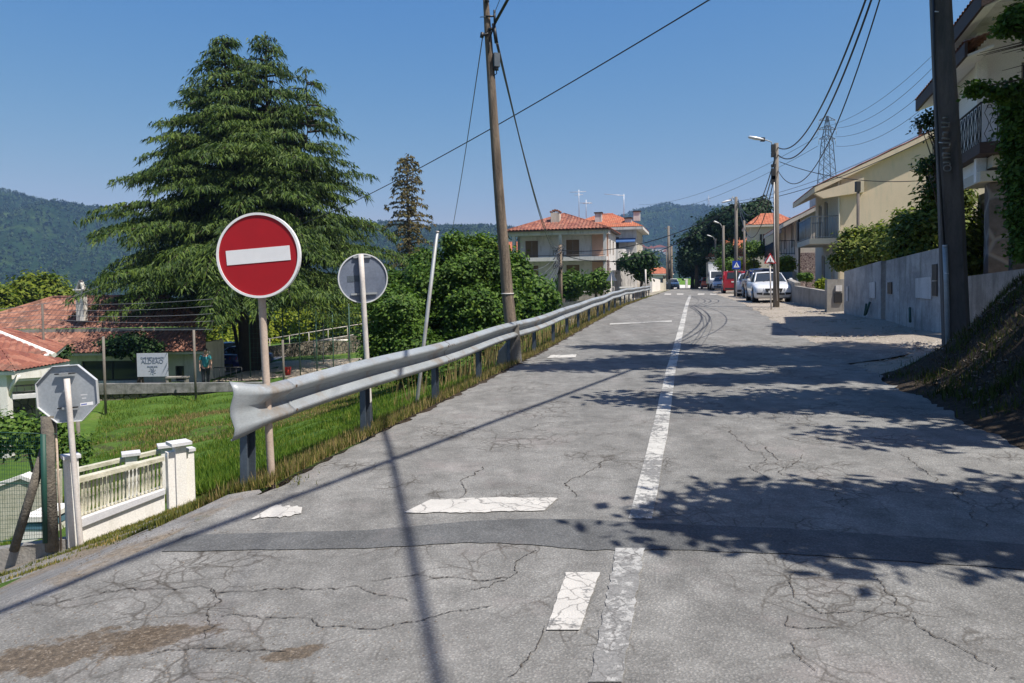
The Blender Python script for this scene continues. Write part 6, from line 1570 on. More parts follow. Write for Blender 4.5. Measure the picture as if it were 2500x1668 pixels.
# ---------------- houses on the right
def road_house(name, label, corner, rot, W, D, ez, slope, wallm, sidem, ov, base, stone_h=None, balc=None, tile=None, overh_f=.7, win=(), ridge_t=.5):
    s = thing(name, label, 'house', (*corner, 0), R(rot)); t_m = tile or M_TILEW
    # gable wall faces -y, road side wall on x=0 faces -x
    zr_ = ez + slope * W * ridge_t; b = MB()
    g = [(0, 0, base), (W, 0, base), (W, 0, ez), (W * ridge_t, 0, zr_), (0, 0, ez)]
    b.prism(g, (0, .25, 0), wallm); b.build('gable_wall', None, s)
    if stone_h: MB().box((W / 2, -.03, (base + stone_h) / 2), (W + .04, .06, stone_h - base), M_STONEC).build('stone_cladding', None, s)
    wall_open('side_wall', s, (0, D), (0, .25), base, ez, [(D - .25 - b1 if False else a0, a1, z0, z1) for (a0, a1, z0, z1) in win], .25, sidem)
    for h in win: window(s, (0, D), (0, .25), *h, kind='glass', frame_m=M_WWALL)
    MB().box((W - .125, D / 2 + .13, (base + ez) / 2), (.25, D - .3, ez - base), wallm).build('side_wall', None, s)
    b = MB(); ze = ez - slope * ov; y0 = -overh_f; y1 = D + .4; th = .22
    r0, r1 = (W * ridge_t, y0, zr_ + .03), (W * ridge_t, y1, zr_ + .03)
    tiles(b, (-ov, y0, ze + .03), (-ov, y1, ze + .03), r0, r1, t_m, .24, .04, 10); tiles(b, (W + .6, y1, ez + .03 - slope * .6), (W + .6, y0, ez + .03 - slope * .6), r1, r0, t_m, .24, .04, 6)
    ridge(b, r0, r1, t_m, .12); rf = b.build('roof', None, s)
    b = MB(); b.prism([(-ov, y0 + .02, ze), (W * ridge_t, y0 + .02, zr_), (W * ridge_t, y0 + .02, zr_ - th * 1.3), (-ov, y0 + .02, ze - th * 1.3)], (0, y1 - y0 - .04, 0), wallm); b.build('eave', None, s)
    return s, rf, ze, zr_
s, rf, ze, zz = road_house('yellow_house', 'pale yellow gabled house with red roof edge and a road side balcony', (17.8, 40.), -14, 12.5, 8.5, 7.15, .46, M_YWALL, M_CREAM, 1.35, -1.5, tile=M_TILE, overh_f=.36, win=[(1.2, 2.4, 4.0, 6.2), (3.4, 4.6, 4.0, 6.2), (5.8, 6.8, 1.3, 3.0), (2.5, 3.7, 1.2, 3.0)])
MB().prism([(-1.35, -.35, ze - .35), (1.1, -.35, ze + .40), (1.1, -.35, ze - .38), (-.9, -.35, ze - .62)], (0, .4, 0), M_YWALL).build('eave_return', None, s)
MB().box((-.75, 3.0, 3.65), (1.5, 5.2, .3), M_CREAM).build('balcony_slab', None, s); balcony_rail('balcony_railing', s, [(-.02, .45), (-1.45, .45), (-1.45, 5.55), (-.02, 5.55)], 3.8, 5.0, M_GALV, .14, .014, .03)
MB().box((-1.45, 5.2, 4.5), (.2, .5, 1.2), M_BLACK).build('balcony_screen', None, s)
MB().prism([(-1.40, .5, 3.95), (-1.40, 4.8, 3.95), (-1.40, 4.8, 4.85), (-1.40, .5, 4.85)], (.02, 0, 0), M_CREAM).build('balcony_panel', None, s)
MB().tube([(-.1, -.1, 6.9), (-.12, -.12, 6.5), (-.08, -.1, 5), (-.08, -.1, -1)], .05, M_CREAM, 8).build('downpipe', None, s)
for x, y in ((4.3, 1.6), (5.3, 1.6)):
    z = 7.15 + .46 * x; MB().tube([(x, y, z - .2), (x, y, z + .55), (x, y, z + .56), (x, y, z + .72)], [.09, .09, .17, .17], M_CONCD, 8).build('vent_pipe', None, s)
s2 = thing('iron_pole', 'dark slim pole standing against the lit yellow gable', 'pole', onground(2095, 36)); f = s2.location
MB().tube([Vector((0, 0, -.2)), P(2095, 460, 36) - f], .075, M_CONCD, 8).build('pole', None, s2); MB().box(P(2094, 456, 36) - f, (.2, .2, .5), M_BLACK).build('cap', None, s2)

s, rf, ze, zz = road_house('beige_house', 'beige gabled house with dark stone cladding on its lower storey', (20.75, 53.), -14, 9.5, 15, 6.2, .50, M_BEIGE, M_BEIGE, 1.2, -1.5, stone_h=3.45, tile=M_TILEW, overh_f=.45, win=[(1., 2.2, 4.1, 5.9), (5., 6.2, 4.1, 5.9), (9.5, 11., 4.0, 5.9), (12.2, 13.4, 4.0, 5.9), (9.6, 11, 1.2, 3.), (4, 5, 1.2, 3)])
MB().box((-.7, 8, 3.3), (1.4, 10, .25), M_WWALL).build('balcony_slab', None, s); balcony_rail('balcony_railing', s, [(-.02, 3.1), (-1.35, 3.1), (-1.35, 12.9)], 3.45, 4.5, M_IRON, .18, .016, .03)
MB().tube([(-.15, -.12, 6.0), (-.1, -.14, 5.5), (-.1, -.14, -1)], .07, M_IRON, 8).build('downpipe', None, s)
MB().prism([(-.9, 4.0, 5.9), (-.9, 7.5, 5.9), (-.9, 7.5, 5.2), (-.9, 4.0, 5.2)], (.05, 0, 0), plain('blue_white_screen', (.25, .30, .48), .8)).build('screen', None, s)
MB().box((3., 4, 7.6), (3.2, 3.5, 1.0), M_WWALL).build('dormer', None, rf)

def white_house():
    Wc = Vector((11.57, 18.3, 0)); s = thing('white_house', 'tall white house with dark brown eaves and ironwork balcony above the right bank', 'house', Wc, R(-19)); gzb = 1.2
    # local: x to the right (near), y away.
    WH = pm('bright_white_render', (.84, .82, .79), (.76, .74, .71), 1.2, .85, .08, 40)
    wall_open('side_wall', s, (0, 4.4), (0, .25), 4.0, 7.6, [(1.3, 2.3, 4.6, 6.6)], .25, WH); window(s, (0, 4.4), (0, .25), 1.3, 2.3, 4.6, 6.6)
    h = [(.85, 1.75, 5.2, 6.75)]; wall_open('front_wall', s, (0, 0), (8, 0), 4.0, 9.2, h, .25, WH); window(s, (0, 0), (8, 0), *h[0], frame_m=M_CONC)
    MB().box((0.0, -.05, 6.0), (.22, .22, 4.2), WH).build('corner_pilaster', None, s)
    wall_open('ground_wall', s, (1.0, 4.4), (1.0, 1.2), gzb - 1, 4.0, [], .25, M_GRANITE); wall_open('ground_wall', s, (1.0, 1.0), (8, 1.0), gzb - 1, 4.0, [(1.6, 3.2, 1.2, 3.4)], .25, M_GRANITE)
    MB().box((3.4, 1.15, 2.2), (1.6, .06, 2.4), M_DBROWN).build('gate', None, s)
    for x in (.35,): MB().box((x, -.1, 2.2), (.42, .42, 3.3), M_GRANITE).build('stone_pillar', None, s)
    MB().box((1.5, -.1, 2.2), (.42, .42, 3.3), M_GRANITE).build('stone_pillar', None, s)
    MB().box((3.9, .3, 4.0), (8.0, 1.6, .25), M_CREAM).build('floor_slab', None, s)
    # balcony
    o = Vector((11.06, 17.5, 0)); inv = Matrix.Rotation(R(19), 3, 'Z')
    c = inv @ (o - Wc); bz = P(2388, 352, 17.5).z; tz = P(2388, 250, 17.5).z
    MB().prism([(c.x, c.y, bz - .22), (c.x + 3, c.y, bz - .22), (c.x + 3, .0 + .02, bz - .22), (0.3, .02, bz - .22), (.3, 5.2, bz - .22), (c.x, 5.2, bz - .22)], (0, 0, .26), M_DBROWN).build('balcony_slab', None, s)
    MB().prism([(c.x + .35, c.y + .3, bz - .5), (c.x + 3, c.y + .3, bz - .5), (c.x + 3, .0, bz - .5), (.3, .0, bz - .5), (.3, 5., bz - .5), (c.x + .35, 5., bz - .5)], (0, 0, .27), M_CREAM).build('balcony_soffit', None, s)
    b = MB(); hx = tz - bz
    for (a, d, n) in ((Vector((c.x + .03, c.y + .04, 0)), Vector((1, 0, 0)), 8), (Vector((c.x + .03, c.y + .04, 0)), Vector((0, 1, 0)), 16)):
        for k in range(n):
            p = a + d * (.34 * k); b.tube([p + Vector((0, 0, bz)), p + Vector((0, 0, tz))], .012, M_IRON, 5)
            q = p + d * .17; zs = [bz + hx * t for t in (.06, .25, .42, .5, .58, .75, .94)]
            for sg in (-1, 1): b.tube([q + d * (sg * w_) + Vector((0, 0, z)) for z, w_ in zip(zs, (.02, .10, .03, .01, .03, .10, .02))], .008, M_IRON, 4)
            for z in (bz + hx * .08, tz - hx * .1): b.tube([q + d * (.05 * math.cos(u)) + Vector((0, 0, z + .04 * math.sin(u))) for u in [i * math.pi / 5 for i in range(11)]], .006, M_IRON, 4, caps=False)
        e = a + d * (.34 * n)
        for z, r in ((tz, .025), (bz + .04, .015)): b.tube([a + Vector((0, 0, z)), e + Vector((0, 0, z))], r, M_IRON, 6)
    b.build('balcony_railing', None, s)
    MB().prism([(c.x + .08, c.y + .12, bz + .05), (c.x + 2.6, c.y + .12, bz + .05), (c.x + 2.6, c.y + .12, tz - .05), (c.x + .08, c.y + .12, tz - .05)], (0, .02, 0), plain('balcony_backing', (.62, .62, .68), .6)).build('railing_panel', None, s)
    # roofs
    def slab(nm, x0, y0, y1, z, sl, depth, th, barge=True):
        rf = MB(); rf.prism([(x0, y0, z - th), (x0, y1, z - th), (x0, y1, z), (x0, y0, z)], (.06, 0, 0), M_DBROWN)
        if barge: rf.prism([(x0, y0 - .01, z - th), (x0, y0 - .01, z), (x0 + depth, y0 - .01, z + sl * depth), (x0 + depth, y0 - .01, z + sl * depth - th * .8)], (0, .06, 0), M_DBROWN)
        rf.prism([(x0 + .061, y0 + .06, z - th), (x0 + .061, y1, z - th), (x0 + depth, y1, z - th + sl * depth), (x0 + depth, y0 + .06, z - th + sl * depth)], (0, 0, .06), WH)
        o = rf.build(nm, None, s); t = MB(); tiles(t, (x0 - .02, y0, z + .01), (x0 - .02, y1, z + .01), (x0 + depth, y0, z + sl * depth + .01), (x0 + depth, y1, z + sl * depth + .01), M_TILEW, .24, .04); t.build('tiles', None, o)
    slab('upper_roof', -.6, -2.5, 1.5, 7.75, .42, 5.5, .36); slab('lower_roof', -.65, -1.35, 4.55, 6.98, .30, .6, .32, False)
    MB().box((1.6, -1.1, 7.55), (3.9, 2.3, .08), M_WWALL).build('soffit', None, s)
white_house()

# ---------------- things round the far end of the road
def far_bits():
    a, b_ = P(1642, 703, 122), P(1716, 704, 128); f = Vector((a.x, a.y, gz(a.x, a.y) - 0)); s = thing('white_barrier', 'low white concrete barrier across the far end of the road', 'barrier', f)
    MB().prism([a - f + Vector((0, 0, -.5)), b_ - f + Vector((0, 0, -.5)), P(1716, 699, 128) - f, P(1680, 696, 125) - f, P(1642, 695, 122) - f], (0, .4, 0), plain('barrier_white', (.75, .75, .74), .7)).build('wall', None, s)
    c = P(1676, 704, 118); s = thing('white_bollard', 'square white post in front of the white barrier', 'post', c); MB().box((0, 0, .65), (.35, .3, 1.5), M_WFENCE).build('post', None, s); MB().box((-.1, 0, 1.43), (.7, .35, .14), M_WFENCE).build('cap', None, s)
    for px, Y, l in ((1690, 116, 'thin dark post right of the white bollard'),):
        c = P(px, 704, Y); s = thing('thin_post', l, 'post', c); MB().tube([(0, 0, -.2), (0, 0, 2.4)], .06, M_GALVD, 6).build('post', None, s)
    p0, p1, p2, p3 = P(1640, 697, 131), P(1720, 697, 137), P(1765, 680, 230), P(1600, 680, 220)
    tag(grid_obj('green_field', [[p0.lerp(p1, i / 8) for i in range(9)], [p3.lerp(p2, i / 8) for i in range(9)]], leafmat('crop', (.06, .13, .01), (.10, .20, .02), 0, .9, .1)), kind='structure')
    # gate walls on the left verge
    for (x0, y0, Y0, x1, y1, Y1, m, nm, l) in ((1500, 660, 62, 1556, 664, 68, M_GWALL, 'grey_panel', 'grey rendered wall panel behind the dark triangular sign'), (1592, 679, 84, 1612, 683, 92, M_WFENCE, 'white_gate_wall', 'white gate wall beyond the guardrail end'), (1612, 690, 92, 1645, 694, 110, M_CREAM, 'cream_wall', 'low cream wall running to the far end of the road'), (1255, 748, 56, 1500, 728, 52, M_CONC, 'terrace_wall', 'pale terrace wall below the balcony house garden')):
        s, mb, O = px_wall(nm, l, (x0, y0, Y0), (x1, y1, Y1), .25, m); mb.build('wall', None, s)
    s, mb, O = px_wall('mauve_wall', 'mauve rendered wall with railing behind the round trees', (1375, 722, 61), (1500, 716, 60), .2, M_GWALL); mb.build('wall', None, s)
    q, r = P(1375, 707, 61) - O, P(1500, 701, 60) - O; b = MB()
    b.tube([q, r], .03, M_PWHITE, 5); [b.tube([q.lerp(r, k / 36), q.lerp(r, k / 36) - Vector((0, 0, .6))], .015, M_PWHITE, 4) for k in range(37)]; b.build('railing', None, s)
    f = P(1528, 722, 50); s = thing('meter_cabinet', 'small white cabinet standing behind the far end of the guardrail', 'cabinet', f - Vector((0, 0, .3))); MB().box((0, 0, .45), (.75, .35, .75), M_WFENCE).build('body', None, s); MB().box((0, 0, .86), (.9, .45, .08), M_WFENCE).build('lid', None, s)
    MB().box((-.25, -.18, .5), (.1, .02, .14), M_BLACK).build('lock', None, s)
    f = P(1558, 719, 52); s = thing('dark_cabinet', 'low dark cabinet right of the white cabinet by the guardrail', 'cabinet', f - Vector((0, 0, .3))); MB().box((0, 0, .4), (.8, .35, .7), M_CONCD).build('body', None, s); MB().box((0, 0, .77), (.9, .42, .05), M_CONCD).build('lid', None, s)
    s = thing('sign_post', 'thin white post near the end of the guardrail', 'post', P(1577, 712, 57)); MB().tube([(0, 0, -.3), P(1576, 658, 57) - s.location], .06, M_PWHITE, 8).build('post', None, s)
    a = P(1586, 705, 80); s = thing('iron_gate', 'white iron fence with dark bars left of the white gate wall', 'gate', a); balcony_rail('bars', s, [(-4.5, -9), (0, 0)], -.4, 1.4, M_PWHITE, .3, .03, .05)
    for px, Y, l in ((1622, 96, 'first dark topped gate post beyond the white gate wall'), (1634, 102, 'second dark topped gate post beyond the white gate wall')):
        f = P(px, 700, Y); s = thing('gate_post', l, 'post', f, group='gate posts beyond the white gate wall'); MB().box((0, 0, .2), (.35, .35, 1.6), M_CREAM).build('post', None, s); MB().tube([(0, 0, 1), (0, 0, 1.3), (0, 0, 1.5)], [.08, .2, .1], M_IRON, 8).build('lantern', None, s)
far_bits()
# ================================================================ VEHICLES
def paint(name, c, metal=.0):
    if name in MATS: return MATS[name]
    m, n, b = newmat(name); MATS[name] = m; f = noise(n, coords(n), 2.5, 4)
    n.links.new(ramp(n, f, [(.3, tuple(x * .9 for x in c)), (.7, c)]), b.inputs['Base Color']); b.inputs['Roughness'].default_value = .35; b.inputs['Metallic'].default_value = metal
    b.inputs['Coat Weight'].default_value = .7; b.inputs['Coat Roughness'].default_value = .08; return m
M_CGLASS = M_GLASS; M_TYRE = plain('tyre_rubber', (.018, .018, .018), .85); M_RIM = plain('alloy_rim', (.42, .43, .45), .3, .7); M_TRIM = plain('black_trim', (.018, .018, .02), .5)
M_HEAD = plain('headlight_glass', (.55, .58, .62), .08, .3); M_TAIL = plain('tail_light_red', (.38, .01, .01), .2); M_CHROME = plain('chrome', (.6, .6, .62), .15, .9); M_PLATE = plain('number_plate', (.7, .7, .68), .4)
def lerpv(a, b, t): return [x + (y - x) * t for x, y in zip(a, b)]
def car(name, label, cat, loc, rz, kind, pm_, group=None):
    """local frame: front towards -y, x right. Station tables: (y, half_width, z_low, z_belt, z_hood)"""
    s = thing(name, label, cat, loc, R(rz), group)
    K = dict(
        saloon=dict(L=4.6, W=.89, st=[(0, .62, .42, .60, .66), (.05, .80, .24, .66, .72), (.25, .87, .18, .72, .80), (.9, .89, .18, .82, .92), (1.35, .89, .18, .90, .99), (2.2, .89, .18, .93, .99), (3.4, .89, .18, .96, 1.02), (4.1, .87, .20, .96, 1.05), (4.5, .82, .26, .92, 1.02), (4.6, .70, .42, .80, .90)],
                    gh=[(1.25, .70, .98, .70), (2.0, .58, 1.42, .57), (2.6, .57, 1.46, .56), (3.2, .57, 1.42, .56), (3.95, .66, 1.03, .66)], ax=(.85, 3.65), r=.32),
        estate=dict(L=4.7, W=.89, st=[(0, .62, .42, .62, .68), (.06, .80, .24, .70, .76), (.3, .87, .18, .76, .84), (1.0, .89, .18, .86, .97), (1.4, .89, .18, .92, 1.02), (2.4, .89, .18, .96, 1.02), (3.6, .89, .18, .99, 1.04), (4.4, .88, .20, 1.0, 1.06), (4.66, .84, .26, .98, 1.04), (4.7, .74, .42, .9, .98)],
                    gh=[(1.3, .72, 1.0, .72), (2.05, .60, 1.46, .60), (3.0, .60, 1.52, .60), (4.2, .60, 1.46, .60), (4.62, .68, 1.03, .68)], ax=(.85, 3.7), r=.33),
        suv=dict(L=4.6, W=.93, st=[(0, .68, .5, .80, .86), (.06, .85, .32, .86, .92), (.3, .91, .26, .92, 1.0), (1.0, .93, .26, 1.02, 1.1), (1.4, .93, .26, 1.08, 1.14), (2.4, .93, .26, 1.1, 1.15), (3.6, .93, .26, 1.12, 1.18), (4.4, .92, .28, 1.1, 1.18), (4.58, .86, .34, 1.05, 1.15), (4.6, .76, .5, 1., 1.1)],
                 gh=[(1.3, .76, 1.12, .76), (1.95, .66, 1.66, .66), (3.0, .66, 1.74, .66), (4.1, .66, 1.68, .66), (4.5, .74, 1.16, .74)], ax=(.9, 3.65), r=.38),
        van=dict(L=4.3, W=.90, st=[(0, .68, .45, .72, .80), (.06, .84, .26, .82, .90), (.3, .89, .22, .9, .98), (.8, .90, .22, 1.0, 1.08), (1.2, .90, .22, 1.1, 1.15), (2.4, .90, .22, 1.15, 1.2), (3.6, .90, .22, 1.15, 1.2), (4.22, .90, .24, 1.12, 1.2), (4.29, .87, .3, 1.1, 1.18), (4.3, .8, .45, 1.05, 1.12)],
                 gh=[(.95, .78, 1.12, .78), (1.6, .76, 1.72, .76), (2.2, .77, 1.82, .77), (4.1, .77, 1.80, .77), (4.28, .82, 1.18, .82)], ax=(.8, 3.5), r=.32))[kind]
    L = K['L']; oy = -L / 2; rr = K['r']
    # body shell: cross-section rings from sill over the belt
    rings = []
    st = K['st']; ys = []
    for a, b_ in zip(st[:-1], st[1:]):
        for t in (0, .5): ys.append(lerpv(a, b_, t))
    ys.append(list(st[-1]))
    for (y, hw, zl, zb, zh) in ys:
        zl2 = zl
        prof = [(-hw * .86, zl), (-hw * .97, zl + .06), (-hw, (zl + zb) / 2), (-hw * .985, zb), (-hw * .90, (zb + zh) / 2 + .01), (-hw * .72, zh), (0, zh + .02), (hw * .72, zh), (hw * .90, (zb + zh) / 2 + .01), (hw * .985, zb), (hw, (zl + zb) / 2), (hw * .97, zl + .06), (hw * .86, zl)]
        rings.append([Vector((x, y + oy, z)) for x, z in prof])
    b = MB(); n = len(rings[0]); vs = [p for r_ in rings for p in r_]; fs = []
    for i in range(len(rings) - 1):
        for j in range(n): fs.append((i * n + j, i * n + (j + 1) % n, (i + 1) * n + (j + 1) % n, (i + 1) * n + j))
    fs += [tuple(range(n)), tuple((len(rings) - 1) * n + j for j in range(n))[::-1]]
    b.add(vs, fs, pm_, True); o = b.build('body', None, s)
    # greenhouse: glass block + painted roof + pillars
    gh = K['gh']; zb0 = None; g = MB(); vs = []; belt = lambda y: float(np.interp(y, [q[0] for q in st], [q[4] for q in st])) - .02
    for (y, hw, z, _) in gh:
        zbt = belt(y); wb = min(K['W'] * .86, hw + .16 if z > zbt + .2 else hw + .05)
        vs.append([Vector((-wb, y + oy, zbt)), Vector((-hw, y + oy, z - .03)), Vector((hw, y + oy, z - .03)), Vector((wb, y + oy, zbt))])
    fs = []
    for i in range(len(vs) - 1):
        for j in range(3): fs.append((i * 4 + j, i * 4 + j + 1, i * 4 + 5 + j, i * 4 + 4 + j))
    g.add([p for r_ in vs for p in r_], fs, M_CGLASS, False); g.build('windows', None, s)
    rf = MB(); mid = [q for q in gh if q[2] > gh[0][2] + .25]; vs = []
    for (y, hw, z, _) in mid: vs.append([Vector((x * hw * 1.02, y + oy, z + .015 * (1 - abs(x)) * 2 - (.04 if abs(x) > .98 else 0))) for x in (-1, -.9, -.5, 0, .5, .9, 1)])
    fs = [(i * 7 + j, i * 7 + j + 1, i * 7 + 8 + j, i * 7 + 7 + j) for i in range(len(vs) - 1) for j in range(6)]
    rf.add([p for r_ in vs for p in r_], fs, pm_, True); o = rf.build('roof', None, s); o.modifiers.new('solid', 'SOLIDIFY').thickness = .035
    for sx in (-1, 1):
        pl = MB()
        def wbt(q): return min(K['W'] * .86, q[1] + .16)
        a, c = gh[0], gh[1]; pl.tube([(sx * (a[1] + .05), a[0] + oy, belt(a[0])), (sx * c[1], c[0] + oy, c[2] - .02)], .032, pm_, 6); pl.build('pillar', None, s); pl = MB()
        a, c = gh[-1], gh[-2]; pl.tube([(sx * (a[1] + .05), a[0] + oy, belt(a[0])), (sx * c[1], c[0] + oy, c[2] - .02)], .05 if kind != 'van' else .09, pm_, 6); pl.build('pillar', None, s); pl = MB()
        q = gh[2]; pl.tube([(sx * (wbt(q) + .0), q[0] + oy + .1, belt(q[0])), (sx * q[1], q[0] + oy + .1, q[2] - .03)], .035, M_TRIM, 6)
        if kind == 'van':
            y0, y1 = 2.5 + oy, 4.15 + oy; pass; MB().prism([(sx * .905, y0, 1.15), (sx * .905, y1, 1.15), (sx * .79, y1, 1.74), (sx * .79, y0, 1.78)], (sx * .01, 0, 0), pm_).build('side_panel', None, s)
        pl.build('pillar', None, s)
        MB().tube([(sx * (K['W'] - .1), 1.6 + oy, belt(1.6) + .04), (sx * (K['W'] + .06), 1.57 + oy, belt(1.6) + .08)], .02, M_TRIM, 6).build('mirror_arm', None, s)
        m_ = MB().box((sx * (K['W'] + .10), 1.56 + oy, belt(1.6) + .11), (.17, .10, .13), pm_, taper=.8).build('mirror', None, s); 
        bv = m_.modifiers.new('bevel', 'BEVEL'); bv.width = .03; bv.segments = 2
    for ay in K['ax']:
        for sx in (-1, 1):
            x0 = sx * (K['W'] - .19); x1 = sx * (K['W'] + .005); c0, c1 = Vector((x0, ay + oy, rr)), Vector((x1, ay + oy, rr))
            arch = MB().tube([Vector((sx * (K['W'] - .25), ay + oy, rr + .02)), Vector((sx * (K['W'] + .002), ay + oy, rr + .02))], rr * 1.16, M_TRIM, 26, smooth=False).build('wheel_arch', None, s)
            w_ = MB().tube([c0, c0.lerp(c1, .08), c0.lerp(c1, .92), c1 + Vector((sx * .008, 0, 0))], [rr * .93, rr, rr, rr * .93], M_TYRE, 28).build('wheel', None, s)
            rm = MB().tube([c1 + Vector((sx * .006, 0, 0)), c1 + Vector((sx * .018, 0, 0))], [rr * .68, rr * .66], M_TRIM, 24, smooth=False)
            for k in range(5): a = k * 2 * math.pi / 5; d = Vector((0, math.cos(a), math.sin(a))); rm.tube([c1 + Vector((sx * .02, 0, 0)), c1 + Vector((sx * .02, 0, 0)) + d * rr * .64], .035, M_RIM, 5)
            rm.tube([c1 + Vector((sx * .02, 0, 0)) + Vector((0, math.cos(a), math.sin(a))) * rr * .65 for a in [k * math.pi / 12 for k in range(25)]], .018, M_RIM, 5, caps=False)
            rm.build('rim', None, w_)
    zf = st[1][3]; yf = oy
    for sx in (-1, 1):
        hw = K['W']
        MB().prism([(sx * hw * .98, yf + .42, zf + .02), (sx * hw * .52, yf + .0, zf - .0), (sx * hw * .52, yf + .0, zf - .13), (sx * hw * .93, yf + .10, zf - .14), (sx * hw * 1.0, yf + .40, zf - .06)], (0, -.015 if sx < 0 else -.015, .012), M_HEAD).build('headlight', None, s)
        MB().prism([(sx * hw * .88, yf + .045, .46), (sx * hw * .58, yf - .01, .47), (sx * hw * .60, yf - .01, .36), (sx * hw * .86, yf + .045, .38)], (0, -.02, 0), M_TRIM).build('fog_intake', None, s)
        zt = st[-2][3]; yb = L + oy
        if kind == 'van': MB().box((sx * .85, yb - .03, 1.15), (.12, .10, .5), M_TAIL).build('tail_light', None, s)
        else: MB().prism([(sx * hw * .97, yb - .30, zt - .0), (sx * hw * .60, yb + .0, zt + .0), (sx * hw * .60, yb + .0, zt - .17), (sx * hw * .96, yb - .20, zt - .20)], (0, .02, .0), M_TAIL).build('tail_light', None, s)
    gl = MB(); gl.prism([(-.40, yf - .005, zf + .00), (.40, yf - .005, zf + .00), (.34, yf - .005, zf - .17), (-.34, yf - .005, zf - .17)], (0, -.02, 0), M_TRIM)
    for k in range(3): gl.box((0, yf - .03, zf - .035 - k * .05), (.70 - k * .03, .015, .012), M_CHROME)
    gl.build('grille', None, s)
    MB().box((0, yf - .018, .40), (.95, .04, .11), M_TRIM).build('lower_intake', None, s)
    MB().box((0, yf - .045, .50), (.50, .015, .11), M_PLATE).build('number_plate', None, s)
    yb = L + oy; MB().box((0, yb + .01, .78 if kind != 'van' else .95), (.50, .02, .11), M_PLATE).build('number_plate', None, s)
    MB().box((0, yb - .01, .38), (1.5, .05, .16), M_TRIM).build('rear_bumper', None, s)
    if kind in ('van', 'estate', 'suv'):
        q, q2 = gh[-1], gh[-2]
        MB().prism([(-.58, yb - .0, belt(q[0]) + .05), (.58, yb - .0, belt(q[0]) + .05), (.54, q2[0] + oy + .12, q2[2] - .08), (-.54, q2[0] + oy + .12, q2[2] - .08)], (0, .02, .01), M_CGLASS).build('rear_window', None, s)
        if kind == 'van': MB().prism([(-.83, yb - .012, 1.12), (.83, yb - .012, 1.12), (.77, q2[0] + oy + .085, q2[2] - .02), (-.77, q2[0] + oy + .085, q2[2] - .02)], (0, .02, .006), pm_).build('tailgate', None, s)
    for x in (-.35, .25): MB().tube([(x, gh[0][0] + oy - .02, belt(gh[0][0]) + .03), (x + .35, gh[0][0] + oy + .22, belt(gh[0][0]) + .17)], .01, M_TRIM, 5).build('wiper', None, s)
    return s
def carat(px, Y, rz, kind, col, label, cat='car', name='parked_car', z=None):
    p = P(px, 720, Y); return car(name, label, cat, (p.x, Y, gz(p.x, Y) if z is None else z), rz, kind, col)
W_ = paint('white_paint', (.68, .69, .70)); S_ = paint('silver_paint', (.45, .50, .60), .3); DB = paint('dark_blue_paint', (.012, .022, .075), .2); RD = paint('red_paint', (.36, .008, .018)); OR = paint('orange_red_paint', (.45, .06, .02)); BL = paint('blue_paint', (.01, .02, .25), .2); DK = paint('dark_paint', (.02, .022, .03), .2)
carat(1874, 37.2, -12, 'saloon', W_, 'white saloon car facing the camera behind the nearest street lamp')
carat(1863, 44.0, -8, 'suv', DB, 'dark blue car parked directly behind the white saloon')
carat(1836, 49.5, 158, 'estate', S_, 'silver estate car showing its rear beside the dark blue car')
carat(1790, 62.5, 166, 'van', RD, 'red box van seen from behind on the right verge', 'van', 'parked_van')
carat(1758, 84, -14, 'saloon', S_, 'small silver car between the red van and the white truck')
carat(1728, 100, 166, 'estate', OR, 'orange-red car parked beyond the white truck')
carat(1716, 108, 166, 'estate', DK, 'dark car parked farthest up the right side of the road')
carat(1643, 108, -14, 'saloon', W_, 'small white car at the far left end of the road')
p = P(592, 880, 52); carat(592, 50, 165, 'saloon', BL, 'bright blue car in front of two cars behind the cedar trunk'); carat(575, 54, 150, 'estate', DK, 'dark car with red tail light behind the blue car near the cedar')
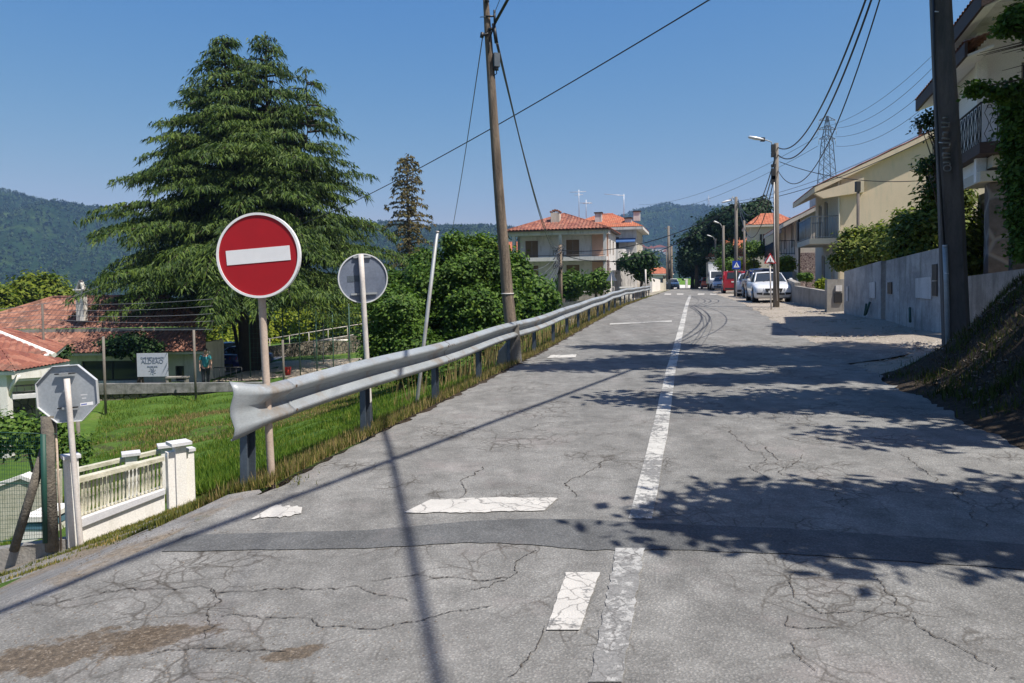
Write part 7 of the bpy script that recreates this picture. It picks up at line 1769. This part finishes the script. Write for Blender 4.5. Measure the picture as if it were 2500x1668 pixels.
def truck():
    Y = 86; p = P(1753, 700, Y); s = thing('white_truck', 'white box truck parked on the right behind the red van', 'truck', (p.x, Y, gz(p.x, Y)), R(-12))
    MB().box((0, 2.2, 2.0), (2.2, 4.6, 2.5), W_, None).build('cargo_box', None, s); MB().box((0, 2.2, 3.28), (2.3, 4.7, .1), M_CHROME).build('cargo_roof', None, s)
    b = MB(); b.prism([(-1.0, -2., .5), (-1.0, 0, .5), (-1.0, 0, 2.2), (-1.0, -1.1, 2.2), (-1.0, -1.75, 1.35), (-1.0, -2., 1.2)], (2.0, 0, 0), W_); b.build('cab', None, s)
    MB().prism([(-.88, -1.76, 1.38), (.88, -1.76, 1.38), (.84, -1.17, 2.12), (-.84, -1.17, 2.12)], (0, -.02, -.01), M_CGLASS).build('windscreen', None, s)
    MB().box((0, -2.01, .95), (1.1, .04, .25), M_TRIM).build('grille', None, s); MB().box((0, -2.02, .55), (1.95, .1, .25), M_TRIM).build('bumper', None, s)
    for x in (-.78, .78): MB().box((x, -2.01, .95), (.3, .04, .2), M_HEAD).build('headlight', None, s)
    for x in (-1, 1): MB().box((x * 1.18, -1.3, 1.7), (.1, .12, .35), M_TRIM).build('mirror', None, s); MB().box((x * 1.005, -.6, 1.75), (.02, .8, .5), M_CGLASS).build('side_window', None, s)
    for y in (-1.2, 3.2):
        for x in (-1, 1):
            w_ = MB().tube([(x * .75, y, .38), (x * 1.02, y, .38)], .38, M_TYRE, 20).build('wheel', None, s); MB().tube([(x * 1.02, y, .38), (x * 1.03, y, .38)], .2, M_RIM, 16).build('rim', None, w_)
truck()
# ---------------------------------------------------------------- haze
m, n, b = newmat('haze'); n.nodes.remove(b); v = N(n, 'ShaderNodeVolumePrincipled'); v.inputs['Color'].default_value = (.34, .58, 1, 1); v.inputs['Density'].default_value = .00017; v.inputs['Anisotropy'].default_value = .0
n.links.new(v.outputs[0], n.nodes['Material Output'].inputs['Volume'])
zmin = min((o.matrix_world @ Vector(c)).z for o in bpy.data.objects if o.type == 'MESH' for c in o.bound_box) - 1
b = MB().box((300, 1250, (zmin + 330) / 2), (7400, 3000, 330 - zmin), m).build('haze'); tag(b, 'thin blue haze lying over the whole valley', 'haze', kind='stuff')
